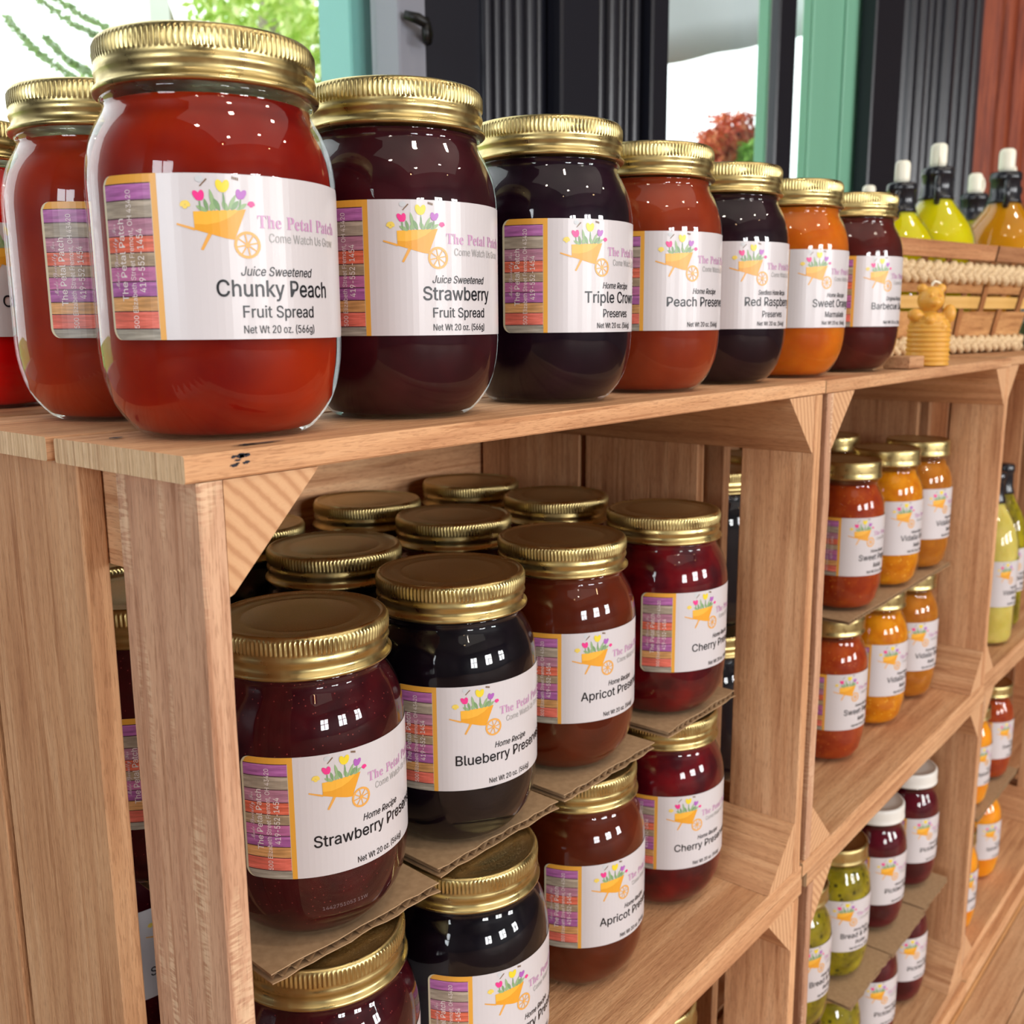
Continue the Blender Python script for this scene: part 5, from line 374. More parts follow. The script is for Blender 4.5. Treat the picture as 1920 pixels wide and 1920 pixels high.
sct|i|231|184 243 174 244 166 247 159 251 154 257 151 264 150 273 151 282 155 291 163 299 172 305 182 308 193 310 201 309 209 306 216 302 221 296 225 289 226 281 224 271 220 262 213 254 204 248 195 244 194 62 180 48 168 36 156 26 145 18 136 11 129 7 115 0 100 -3 85 -5 57 0 41 16 35 41 36 51 40 63 47 79 56 99 69 121 84 148 79 143 74 137 68 131 62 125 55 119 49 113 36 127 41 131 47 137 55 144 63 153 72 162 82 172 91 182 100 192 107 201 201 207 133 83 118 55 108 36 105 27 106 24 107 21 109 21 115 22 124 26 134 33 147 43 163 57 181 75|11 12 13,11 13 14,10 11 14,10 14 15,9 10 15,9 15 16,8 9 16,8 16 17,7 8 17,7 17 18,6 7 18,6 18 19,5 6 19,5 19 20,4 5 20,4 20 21,3 4 21,3 21 22,2 3 22,2 22 23,1 2 23,0 1 23,58 59 60,57 58 60,56 57 60,55 56 60,54 55 42,42 55 60,53 54 42,52 53 42,52 42 43,41 42 60,51 52 43,51 43 44,50 51 44,50 44 45,49 50 45,49 45 46,48 49 47,47 49 46,40 41 60,39 40 60,39 60 61,38 39 61,71 72 24,37 38 61,71 24 25,70 71 25,37 61 62,36 37 62,70 25 26,69 70 26,35 36 62,35 62 63,69 26 27,68 69 27,35 63 64,67 68 27,67 27 28,35 64 65,66 67 28,35 65 66,35 66 28,35 28 29,34 35 29,34 29 30,34 30 31,33 34 31,33 31 32
sct|l|281|203 62 182 42 163 25 147 12 131 3 113 -3 95 -5 80 -3 67 1 55 8 47 18 41 30 40 44 43 65 52 90 66 120 79 141 66 129 56 120 49 113 35 124 51 139 67 155 82 170 95 185 108 202 120 220 220 385 302 394 157 131 142 104 130 82 121 64 114 51 110 40 109 33 110 26 113 22 118 21 124 22 132 26 142 33 156 44 172 58 191 76|27 28 29,26 27 29,25 26 29,24 25 29,23 24 29,22 23 29,21 22 16,16 22 29,21 16 17,15 16 29,20 21 17,15 29 30,20 17 18,19 20 18,14 15 30,14 30 31,13 14 31,13 31 32,43 44 0,12 13 32,12 32 33,43 0 1,42 43 1,12 33 34,11 12 34,41 42 1,41 1 2,11 34 35,11 35 36,40 41 2,10 11 36,10 36 37,39 40 2,39 2 3,10 37 38,38 39 3,10 38 3,9 10 3,9 3 4,8 9 4,8 4 5,7 8 5,6 7 5
sct|y|388|345 62 312 37 281 16 249 1 226 -38 204 -72 184 -102 165 -127 148 -147 132 -163 102 -185 70 -198 36 -202 17 -200 1 -195 -11 -187 -20 -176 -25 -163 -27 -148 -22 -124 -8 -100 15 -77 46 -55 83 -35 128 -16 164 -3 195 55 164 22 135 2 110 -5 95 -3 81 1 70 8 62 18 57 30 55 44 56 57 59 69 63 82 70 95 78 109 88 124 97 137 102 147 103 152 103 155 102 157 100 158 96 156 88 150 77 140 72 135 67 131 62 126 58 122 53 118 49 113 35 127 43 135 52 144 62 153 71 161 81 169 90 177 98 183 105 188 111 192 118 197 124 200 130 203 136 205 142 206 148 206 168 201 181 187 185 163 183 148 179 133 173 117 164 101 153 82 141 62 135 53 130 45 126 38 123 33 121 28 121 26 122 21 125 18 130 17 142 22 160 39 184 66 198 84 212 103 228 124 244 148 260 173 277 200 366 206 266 30 276 36 287 43 299 50 310 58 322 66 333 75 36 -185 52 -180 69 -167 87 -144 96 -129 106 -112 117 -94 129 -73 141 -50 154 -26 111 -44 75 -65 46 -87 25 -109 12 -132 8 -154 9 -162 11 -169 15 -175 21 -181 28 -184|70 71 72,70 72 73,99 100 101,69 70 73,68 69 73,68 73 74,67 68 74,98 99 101,66 67 74,65 66 74,64 65 74,64 74 75,63 64 75,62 63 75,97 98 101,61 62 75,61 75 47,47 75 76,60 61 47,60 47 48,46 47 76,45 46 76,60 48 49,44 45 76,59 60 49,43 44 76,59 49 50,43 76 77,96 97 101,42 43 77,58 59 50,58 50 51,41 42 77,57 58 51,57 51 52,41 77 78,57 52 53,56 57 55,55 57 53,55 53 54,40 41 78,95 96 101,40 78 79,39 40 79,94 95 101,39 79 80,38 39 80,93 94 101,37 38 80,37 80 81,106 107 0,36 37 81,92 93 26,26 93 101,105 106 0,36 81 82,105 0 1,104 105 1,35 36 82,92 26 27,25 26 101,35 82 83,103 104 1,35 83 84,34 35 84,102 103 1,91 92 27,34 84 85,102 1 2,101 102 2,34 85 86,33 34 86,25 101 2,33 86 87,33 87 88,90 91 27,90 27 28,33 88 89,32 33 89,32 89 90,32 90 28,25 2 3,31 32 28,31 28 29,30 31 29,25 3 4,24 25 4,23 24 117,117 24 4,23 117 118,116 117 4,22 23 118,116 4 5,22 118 119,115 116 5,21 22 119,21 119 120,115 5 6,114 115 6,20 21 120,20 120 121,113 114 6,19 20 121,113 6 7,19 121 122,112 113 7,18 19 122,112 7 8,111 112 8,18 122 123,110 111 8,110 8 9,17 18 123,17 123 124,17 124 125,16 17 125,110 9 10,109 110 10,16 125 126,16 126 127,15 16 127,108 109 10,15 127 128,15 128 108,15 108 10,15 10 11,14 15 11,13 14 11,13 11 12
sct|F|492|232 173 212 175 195 181 181 191 171 204 165 221 163 240 167 266 178 293 197 320 222 346 253 370 290 391 330 407 370 417 410 420 421 420 433 419 446 417 460 414 475 410 491 406 507 402 522 399 534 396 545 394 555 393 563 393 571 393 578 394 584 395 590 397 596 399 603 402 605 403 608 404 611 406 613 406 614 407 616 407 618 406 619 404 620 400 619 396 616 392 611 387 605 381 598 375 590 369 581 363 572 358 562 354 552 350 542 348 533 347 510 350 482 357 447 369 428 375 411 381 396 385 382 388 369 390 358 390 338 389 317 384 297 376 277 366 258 354 240 339 224 324 210 308 198 290 190 273 184 256 183 240 184 228 187 217 192 208 199 201 208 197 217 196 227 197 238 201 248 208 259 216 270 226 280 238 289 252 297 266 304 282 309 299 313 317 314 334 314 337 313 340 313 344 313 347 312 350 312 353 314 357 318 360 326 361 331 359 337 354 343 345 348 334 352 320 353 303 351 279 346 258 337 237 325 219 311 203 294 190 275 181 254 175 183 -5 147 -2 117 5 92 16 75 32 64 51 60 73 62 88 68 102 78 114 91 123 106 129 123 131 137 130 150 127 160 121 167 114 171 105 173 94 171 85 166 77 159 72 149 67 139 64 127 62 117 59 111 53 109 45 111 38 117 32 127 25 141 19 159 15 181 14 210 18 238 30 263 50 286 77 308 113 328 156 299 149 269 136 238 116 232 112 228 110 225 109 221 109 218 111 218 115 222 122 234 132 255 145 268 152 281 158 294 164 308 169 322 174 336 177 345 200 356 221 368 242 381 262 395 280 409 296 422 311 435 323 447 333 458 341 466 345 473 347 478 346 482 343 483 338 477 331 472 321 466 308 460 291 455 274 450 254 446 233 442 212 439 190 465 192 474 212 482 228 490 241 499 250 509 255 520 257 533 255 541 248 543 236 541 226 536 215 527 204 515 193 501 184 486 178 486 173 485 168 485 163 484 157 483 152 482 146 475 117 426 106 431 118 436 130 441 142 446 153 451 164 457 175 445 174 436 174 432 173 410 119 380 75 343 40 297 15 244 0 488 194 497 200 506 206 513 213 520 221 523 228 525 236 524 239 522 241 518 241 511 239 504 235 499 227 494 217 490 206|14 15 16,14 16 17,14 17 18,13 14 18,13 18 19,13 19 20,13 20 21,12 13 21,37 38 39,37 39 40,12 21 22,35 36 37,35 37 40,35 40 41,34 35 41,34 41 42,33 34 42,12 22 23,32 33 42,32 42 43,12 23 24,31 32 43,30 31 43,12 24 25,30 43 44,29 30 44,12 25 26,28 29 44,12 26 27,12 27 28,12 28 44,12 44 45,11 12 64,64 12 63,63 12 62,62 12 45,61 62 45,11 64 65,60 61 45,60 45 46,59 60 46,11 65 66,58 59 46,58 46 47,11 66 67,57 58 47,57 47 48,10 11 67,56 57 48,56 48 49,10 67 68,56 49 50,101 102 103,100 101 103,100 103 104,56 50 51,99 100 104,55 56 51,10 68 69,99 104 105,55 51 52,98 99 105,97 98 105,54 55 52,54 52 53,96 97 105,9 10 69,96 105 106,95 96 106,94 95 106,9 69 70,93 94 106,92 93 106,92 106 107,9 70 71,8 9 71,92 107 108,91 92 108,8 71 72,91 108 109,90 91 109,7 8 72,7 72 73,89 90 109,89 109 110,7 73 74,6 7 74,88 89 110,88 110 111,6 74 75,87 88 111,5 6 75,5 75 76,86 87 111,86 111 112,5 76 77,85 86 112,4 5 77,85 112 113,4 77 78,84 85 113,4 78 79,83 84 113,3 4 79,83 113 114,3 79 80,82 83 114,3 80 81,81 82 114,3 81 114,2 3 114,2 114 115,1 2 115,1 115 116,0 1 116,185 186 187,185 187 188,184 185 188,184 188 189,183 184 189,183 189 190,182 183 190,182 190 191,181 182 191,181 191 192,180 181 192,180 192 193,179 180 193,179 193 194,178 179 194,178 194 195,177 178 195,204 205 206,203 204 206,203 206 207,177 195 196,202 203 207,202 207 246,246 207 245,245 207 208,176 177 196,201 202 247,247 202 246,244 245 208,201 247 248,243 244 208,242 243 208,242 208 209,201 248 249,176 196 197,200 201 249,241 242 209,200 249 250,241 209 210,175 176 197,240 241 210,200 250 251,240 210 211,239 240 211,175 197 198,199 200 251,199 251 237,238 239 211,238 211 212,174 175 198,237 238 212,199 237 212,199 212 213,198 199 213,174 198 213,174 213 214,174 214 228,228 214 215,173 174 228,173 228 229,227 228 215,172 173 230,230 173 229,172 230 231,172 231 232,227 215 216,171 172 156,156 172 232,227 216 217,170 171 156,226 227 217,226 217 218,169 170 156,226 218 219,169 156 157,155 156 232,225 226 219,168 169 157,225 219 220,168 157 158,225 220 221,167 168 158,224 225 221,167 158 159,166 167 159,128 129 130,128 130 131,223 224 221,127 128 131,127 131 132,126 127 132,165 166 159,126 132 133,155 232 233,222 223 221,165 159 160,164 165 160,125 126 133,125 133 134,154 155 233,164 160 161,163 164 161,163 161 162,125 134 135,124 125 135,124 135 136,123 124 136,123 136 137,123 137 138,153 154 233,153 233 234,122 123 138,122 138 139,122 139 141,141 139 140,122 141 142,122 142 143,122 143 144,121 122 144,152 153 234,121 144 145,152 234 235,121 145 146,120 121 146,120 146 147,151 152 235,120 147 148,120 148 149,150 151 235,119 120 149,119 149 150,150 235 236,119 150 236,118 119 236,118 236 117
sct|o|300|91 -5 71 -3 53 4 38 14 27 29 20 45 17 64 19 80 24 97 33 113 44 130 58 145 74 160 91 173 110 184 129 194 149 201 169 205 188 207 208 205 225 200 239 191 249 179 255 164 257 146 255 130 251 115 245 101 236 87 225 72 210 56 218 59 226 62 233 66 241 71 249 77 258 83 271 69 255 56 240 45 224 37 208 31 192 28 177 27 149 9 120 -1 106 17 116 19 128 24 140 33 139 35 138 39 138 43 139 49 142 55 148 61 156 66 165 70 175 72 199 106 213 137 218 165 216 176 211 183 202 185 194 183 182 175 169 163 161 154 153 145 144 134 136 122 128 110 121 97 114 85 108 72 102 61 99 50 96 41 95 34 97 24 100 19|17 18 19,16 17 19,16 19 20,15 16 20,15 20 21,14 15 21,14 21 64,64 21 22,14 64 65,63 64 22,13 14 65,13 65 66,62 63 22,62 22 23,61 62 23,13 66 67,12 13 67,60 61 23,60 23 24,12 67 68,11 12 68,11 68 69,60 24 25,10 11 69,10 69 70,59 60 25,10 70 71,9 10 71,59 25 26,9 71 72,59 26 27,8 9 72,8 72 73,58 59 27,58 27 28,7 8 73,7 73 74,58 28 29,7 74 75,35 36 37,6 7 75,34 35 37,6 75 76,57 58 29,57 29 30,33 34 37,56 57 30,33 37 38,55 56 30,32 33 38,5 6 76,31 32 38,5 76 77,54 55 30,30 31 38,54 30 38,54 38 39,53 54 39,5 77 78,52 53 39,4 5 78,52 39 40,51 52 40,4 78 79,50 51 40,50 40 41,49 50 41,4 79 80,48 49 41,48 41 42,3 4 80,48 42 43,48 43 44,3 80 81,47 48 44,3 81 46,46 47 44,3 46 44,2 3 44,2 44 45,1 2 45,1 45 0
sct|r|275|237 62 221 47 207 34 196 24 186 16 178 10 172 6 160 0 148 -3 136 -4 116 -2 100 2 86 10 75 20 69 32 66 46 68 58 71 71 77 84 85 98 94 113 105 127 118 141 132 153 148 165 138 163 129 163 120 163 101 163 94 154 85 146 77 138 68 130 59 122 50 113 36 127 44 133 52 140 60 148 68 155 75 162 81 168 87 192 91 208 95 216 98 219 102 221 106 222 110 221 113 221 115 220 116 218 116 215 116 210 116 208 116 207 116 206 116 204 116 203 116 201 119 195 128 191 143 189 155 188 166 186 178 184 188 181 197 177 204 173 210 166 213 159 214 150 213 145 211 139 208 131 203 122 197 112 191 103 184 93 177 84 171 75 165 66 160 59 156 54 149 44 146 36 144 30 145 25 149 22 154 21 159 22 167 26 177 33 190 43 206 57 225 76|46 47 48,45 46 48,45 48 49,45 49 50,45 50 51,44 45 51,44 51 52,43 44 52,43 52 53,43 53 54,42 43 54,42 54 55,42 55 56,42 56 57,42 57 58,42 58 59,42 59 60,42 60 61,41 42 61,41 61 62,41 62 63,41 63 64,41 64 65,41 65 66,41 66 67,41 67 68,41 68 69,40 41 24,24 41 69,24 69 70,40 24 28,28 24 25,23 24 70,40 28 29,27 28 25,26 27 25,39 40 29,23 70 71,38 39 29,38 29 30,22 23 71,22 71 72,37 38 30,37 30 31,22 72 73,21 22 73,36 37 31,21 73 74,36 31 32,35 36 32,21 74 75,35 32 33,34 35 33,20 21 75,20 75 76,19 20 76,19 76 77,19 77 78,18 19 78,18 78 79,17 18 79,17 79 80,94 95 0,17 80 81,16 17 81,16 81 82,94 0 1,16 82 83,15 16 83,93 94 1,15 83 84,93 1 2,14 15 84,14 84 85,92 93 2,14 85 86,92 2 3,91 92 3,13 14 86,13 86 87,90 91 3,13 87 88,90 3 4,13 88 89,89 90 4,13 89 4,12 13 4,12 4 5,11 12 5,11 5 6,11 6 7,10 11 7,10 7 8,9 10 8
sct| |230||"""

GL = {}
for _ln in GLYPHS.split('\n'):
    _f,_c,_a,_v,_t = _ln.split('|'); _v = [int(q) for q in _v.split()]
    _tr = [tuple(int(q) for q in t.split()) for t in _t.split(',')] if _t else []
    _c2 = list(range(len(_v)//2)); _ch = True      # strokes of one letter that overlap get a hair's breadth between them
    while _ch:
        _ch = False
        for t in _tr:
            m_ = min(_c2[i] for i in t)
            for i in t:
                if _c2[i] != m_: _c2[i] = m_; _ch = True
    _lv = {q:k for k,q in enumerate(sorted(set(_c2)))}
    GL[(_f,_c)] = (int(_a), [(x,y,.006*_lv[c]) for x,y,c in zip(_v[::2],_v[1::2],_c2)], _tr)
def text_flat(s, cap, cx=None, x0=None, y=0, width=None, shear=0, narrow=.82, rot90=False, face='sas', bold=0, **_):
    k = cap/(0.520 if face=='sas' else 0.447)/1000; vs=[]; fs=[]; X=0
    for c in s:
        a,v,t = GL[(face,c)]; o=len(vs); vs += [(X+p+q*shear,q,z) for p,q,z in v]; fs += [tuple(o+i for i in q) for q in t]; X += a
    if bold > 0:      # heavier strokes: the same letters struck again a hair to the side and up
        n0 = len(vs); d = bold*900; f0 = list(fs); v0 = list(vs)
        for i_,(dx,dy) in enumerate(((d,0),(d*.5,d*.45),(d*.5,-d*.45))):
            o = len(vs); vs += [(p+dx,q+dy,z+.018*(i_+1)) for p,q,z in v0]; fs += [tuple(i+o for i in t) for t in f0]
    xs=[p for p,_,_ in vs]; a,b_ = min(xs),max(xs); f = width/(b_-a) if width else narrow*k
    st = (cx-(b_-a)*f/2) if cx is not None else x0
    out=[]
    for p,q,z in vs:
        P_=(p-a)*f+st; Q_=q*k
        out.append((P_,Q_+y,z) if not rot90 else (y-Q_,P_,z))
    me = bpy.data.meshes.new('t'); me.from_pydata(out,[],fs); return me
def poly_me(name, polys, mats):
    """polys: (points, material index, layer height in mm)"""
    bm = bmesh.new()
    for pts,mi,h in polys:
        f = bm.faces.new([bm.verts.new((x,y,h)) for x,y in pts]); f.material_index = mi
        if f.normal.z < 0: f.normal_flip()
    bm.normal_update()
    for f in bm.faces:
        if f.normal.z < 0: f.normal_flip()
    bmesh.ops.triangulate(bm, faces=[f for f in bm.faces if len(f.verts) > 4])
    return from_bm(name, bm, mats)
def merge_flat(name, mes, mats):
    vs=[];fs=[];idx=[]
    for me,mi,h in mes:
        o=len(vs); vs += [(v.co.x,v.co.y,h+v.co.z) for v in me.vertices]; fs += [tuple(o+i for i in p.vertices) for p in me.polygons]; idx += [mi]*len(me.polygons)
        bpy.data.meshes.remove(me)
    return mk(name,vs,fs,mats,idx)
def ell(cx,cy,a,b,n=16,rot=0,t0=0,t1=2*pi):
    return [(cx+a*cos(t)*cos(rot)-b*sin(t)*sin(rot), cy+a*cos(t)*sin(rot)+b*sin(t)*cos(rot)) for t in [t0+(t1-t0)*i/n for i in range(n)]]
def label_paper(R):
    u0,u1,z0,z1 = -22,79,34,86; rc = 4
    def corner(cx,cy,a0,r=rc): return [(cx+r*cos(radians(a0+a)), cy+r*sin(radians(a0+a))) for a in range(0,91,15)]
    out = corner(u1-rc,z1-rc,0)+corner(u0+rc,z1-rc,90)+corner(u0+rc,z0+rc,180)+corner(u1-rc,z0+rc,270)
    P = [(out,0,0)]
    # cream edge and orange frame
    P.append(([(0,z0),(0,z1)]+corner(u0+rc,z1-rc,90)+corner(u0+rc,z0+rc,180),1,.03))
    P.append(([(-2,z0),(0,z0),(0,z1),(-2,z1)],2,.07))
    P.append(([(-2,83.2),(-2,z1),(-18,z1),(-19.6,85.2),(-20.8,83.2)],2,.07))
    rows = [('purple',83.2,78.1),('grey',78.1,72.5),('mauve',72.5,67),('red',67,61.8),('tan',61.8,57.4),('pink',57.4,52.7),('violet',52.7,47.9),('goldtan',47.9,43.2),('coral',43.2,37.6),('greybot',37.6,34)]
    for i,(k,a,b) in enumerate(rows):
        if b > 34.5: P.append(([(-20.9,b+.12),(-2.2,b+.12),(-2.2,a-.12),(-20.9,a-.12)],3+i,.07))
        else: P.append(([(-18,34),(-2,34),(-2,a-.1),(-20.9,a-.1),(-20.4,36),(-19.4,34.7)],3+i,.07))
        P.append(([(-20.9,a-.16),(-2.2,a-.16),(-2.2,a+.16),(-20.9,a+.16)],13,.09))
    me = poly_me('paper_label', P, [PAPER,PR['cream'],PR['frame']]+[PR[k] for k,_,_ in rows]+[PR['line']])
    return wrap_me(me, R, .12)
def side_text(R):
    L = [(text_flat('Made Specially For',1.9,x0=50.5,y=-17.0,width=20.5,rot90=True,face='sct'),1,0),
         (text_flat('The Petal Patch',2.6,x0=46.5,y=-13.3,width=26,bold=.012,rot90=True),0,0),
         (text_flat('500 Elizabeth Street Fremont, OH 43420',2.0,x0=37.8,y=-9.7,width=43.5,rot90=True),0,0),
         (text_flat('419-552-1454',2.4,x0=49.2,y=-6.0,width=20,bold=.008,rot90=True),0,0)]
    return wrap_me(merge_flat('address_lettering', L, [PR['white'],PR['whitedim']]), R, .26)
def barrow(R):
    B=0;BD=1;W=2;PK=3;Y=4;PU=5;LF=6;LF2=7;BF=8;BEE=9;GF=10
    P = []
    P.append(([(11.2,74.2),(27.6,75.2),(23.6,65.6),(21,66),(11.4,68.6)],B,0))
    P.append(([(11.4,68.6),(11.4,70.4),(15,70.2),(19,71),(22.5,72.6),(25.6,75),(27.6,75.2),(23.6,65.6),(21,66)],BD,.02))
    P.append(([(5.9,70.7),(5.8,70.1),(11.4,68.3),(11.4,69.2)],W,.02))
    P.append(([(15.6,67.8),(16.8,67.5),(13.7,62.2),(12.9,62.5)],W,-.01))
    c = (27.6,64.1); n = 28
    for i in range(n):
        a=2*pi*i/n; b=2*pi*(i+1)/n
        P.append(([(c[0]+4.3*cos(a),c[1]+4.3*sin(a)),(c[0]+4.3*cos(b),c[1]+4.3*sin(b)),(c[0]+3.4*cos(b),c[1]+3.4*sin(b)),(c[0]+3.4*cos(a),c[1]+3.4*sin(a))],W,.04))
    for i in range(8):
        a=pi*i/4+.2; dx,dy=cos(a),sin(a); px,py=-dy*.22,dx*.22
        P.append(([(c[0]+px,c[1]+py),(c[0]-px,c[1]-py),(c[0]+3.5*dx-px,c[1]+3.5*dy-py),(c[0]+3.5*dx+px,c[1]+3.5*dy+py)],W,.03))
    P.append((ell(c[0],c[1],.8,.8,12),W,.05))
    def tulip(x,y,s,k,rot):
        for dx,dr in ((-.75,.35),(.75,-.35)): P.append((ell(x+dx*s,y,1.0*s,1.75*s,14,rot+dr),k,.05))
        P.append((ell(x,y-.5*s,1.35*s,1.25*s,14,rot),k,.06))
    tulip(13.2,79.2,.95,PK,.25); tulip(20.6,82.2,1.15,Y,0); tulip(26.2,79.8,.9,PU,-.25)
    def leaf(x0,y0,x1,y1,w_,k):
        dx,dy=x1-x0,y1-y0; L=math.hypot(dx,dy); nx,ny=-dy/L,dx/L
        pts=[(x0+dx*t+nx*w_*sin(pi*t)**.8,y0+dy*t+ny*w_*sin(pi*t)**.8) for t in [i/8 for i in range(9)]]
        pts+=[(x0+dx*t-nx*w_*sin(pi*t)**.8,y0+dy*t-ny*w_*sin(pi*t)**.8) for t in [i/8 for i in range(7,0,-1)]]
        P.append((pts,k,.03 if k==LF else .04))
    for a in ((18,74.3,16.6,81.2,.7,LF),(19.5,74.4,17.6,78.4,.8,LF2),(21,74.5,20.7,80.4,.35,LF2),(22,74.6,24.6,79.6,.6,LF),(23,74.7,25.4,77.8,.8,LF2),(25.5,74.8,26.2,78.8,.3,LF2),(15.6,74.2,12.2,76,.7,LF),(15.8,74.3,14.8,78.2,.6,LF2),(24.6,74.8,28,77,.7,LF),(16.8,74.3,17.2,77,.7,LF),(13.5,74.2,13.3,78.4,.25,LF2),(21.8,74.5,20.4,77.6,.8,LF)): leaf(*a)
    for (x,y,s,k) in ((8.8,76,1.3,BF),(29.4,76.6,.95,PK)):
        P.append((ell(x-.5*s,y+.5*s,.9*s,.55*s,10,.8),k,.05)); P.append((ell(x+.6*s,y+.5*s,.9*s,.55*s,10,2.2),k,.05)); P.append((ell(x,y-.3*s,.6*s,.45*s,10),k,.06))
    P.append((ell(13.6,84.2,1.3,1,12),GF,.03)); P.append(([(13.5,82),(13.8,81.9),(16,84.1),(15.7,84.4)],BEE,.05))
    for i in range(4): P.append((ell(23.8+i*.55,84.8-.12*i,.2,.55,8),BEE,.05))
    me = poly_me('barrow', P, [PR[k] for k in ('barrow','barrow_dark','wheel','pinkt','yellowt','purplet','leaf','leaf2','bfly','bee','greyfly')])
    return wrap_me(me, R, .24)
def brand_text(R):
    L = [(text_flat('The Petal Patch',3.9,x0=31.2,y=69.6,width=37,face='sef'),0,0),
         (text_flat('Come Watch Us Grow',2.9,x0=35,y=65.2,width=31.5,bold=-.01),1,0)]
    return wrap_me(merge_flat('shop_lettering', L, [PR['brand'],PR['tagline']]), R, .26)
def flavour(R, small, main, third=None, mw=None, net='Net Wt 20 oz. (566g)'):
    if third: L = [(text_flat(small,3.0,cx=38.5,y=54.4,shear=.25,bold=.006,width=27 if len(small)>13 else None),0,0),(text_flat(main,5.3,cx=38.5,y=47.8,bold=.02,width=mw),0,0),(text_flat(third,3.9,cx=38.5,y=41,bold=.012,width=27 if len(third)>9 else None),0,0)]
    else: L = [(text_flat(small,3.0,cx=38.5,y=53.4,shear=.25,bold=.006),0,0),(text_flat(main,5.0,cx=38.5,y=46.8,bold=.02,width=mw),0,0)]
    L.append((text_flat(net,2.6,cx=38.5,y=35.9,bold=.006,width=27),0,0))
    return wrap_me(merge_flat('flavour_lettering', L, [PR['black']]), R, .26)
SET = {}
for key,R in (('big',.0430),('slim',.0360)):
    SET[key] = dict(paper=label_paper(R), side=side_text(R), barrow=barrow(R), brand=brand_text(R))
FLV = {
 'chunky_peach': ('Juice Sweetened','Chunky Peach','Fruit Spread',43), 'cherry_juice': ('Juice Sweetened','Chunky Cherry','Fruit Spread',46), 'strawberry_juice': ('Juice Sweetened','Strawberry','Fruit Spread',35),
 'triple': ('Home Recipe','Triple Crown','Preserves',41), 'peach': ('Home Recipe','Peach Preserves',None,52), 'raspberry': ('Seedless Home Recipe','Red Raspberry','Preserves',45),
 'orange': ('Home Recipe','Sweet Orange','Marmalade',43), 'barbecue': ('Original Recipe','Barbecue Sauce',None,50), 'strawberry': ('Home Recipe','Strawberry Preserves',None,63),
 'blueberry': ('Home Recipe','Blueberry Preserves',None,60), 'apricot': ('Home Recipe','Apricot Preserves',None,55), 'cherry': ('Home Recipe','Cherry Preserves',None,54),
 'pepper': ('Home Recipe','Sweet Pepper','Relish',44), 'vidalia': ('Home Recipe','Vidalia Onion','Relish',44), 'bread': ('Home Recipe','Bread & Butter','Pickles',46), 'beets': ('Home Recipe','Pickled Beets',None,44), 'spiced': ('Home Recipe','Spiced Peaches',None,48)}
fl_cache = {}
def flv(kind, f):
    if (kind,f) not in fl_cache:
        s,m,t,w_ = FLV[f]; fl_cache[(kind,f)] = flavour(.043 if kind=='big' else .036, s, m, t, w_)
    return fl_cache[(kind,f)]
def jar(label, x, y, z, fill, flav, theta, kind='big', lid=None, group=None, detail=True, name='preserve_jar'):
    """theta: bearing in degrees of the orange line on the label"""
    j = thing(name, label, 'jar', (x,y,z), radians(theta), group)
    big = kind == 'big'
    link('glass_body', GLASS_ME if big else GLASS2, j)
    link('filling', fill_mesh((FILL_CLEAR if fill in ('chunky_peach','peach_spread','cherry_bright') else FILL_BASE) if big else FILLB2, fill), j)
    link('screw_lid', lid or (LID_ME if big else LID2), j)
    if flav:
        p = link('paper_label', SET[kind]['paper'], j)
        link('barrow_picture', SET[kind]['barrow'], p); link('shop_lettering', SET[kind]['brand'], p)
        link('address_lettering', SET[kind]['side'], p); link('flavour_lettering', flv(kind,flav), p)
    return j
CODE = wrap_me(merge_flat('c',[(text_flat('1442751053 11W',1.5,x0=9,y=17.6,width=20),0,0)],[mat('dot_code',srgb(120,100,104),.5)]), .0411, .12)
# ------------------------------------------------------------------ crates
CW, CDEP = .483, .310
CH, T, TB = .365, .0088, .0115     # upper row: height, top plank, floor plank
def prism(name, corner, right, top):
    """triangular corner post running the full depth of the crate"""
    s = .0385; sx = -1 if right else 1; sz = -1 if top else 1; cx, cz = corner
    y0,y1 = .0008,.2985
    tri = [(cx,cz),(cx+sx*s,cz),(cx+sx*s*.97,cz+sz*.0015),(cx+sx*.0018,cz+sz*s*.98),(cx,cz+sz*s)]
    vs = [(a,y0,b) for a,b in tri]+[(a,y1,b) for a,b in tri]; n = 5
    fs = [tuple(range(n)), tuple(range(2*n-1,n-1,-1))]+[(i,(i+1)%n,n+(i+1)%n,n+i) for i in range(n)]
    me = mk(name, vs, fs, [RINGS,WOOD['y']], [0,0]+[1]*n)
    bm = bmesh.new(); bm.from_mesh(me); bmesh.ops.recalc_face_normals(bm, faces=bm.faces); bm.to_mesh(me); bm.free(); return me
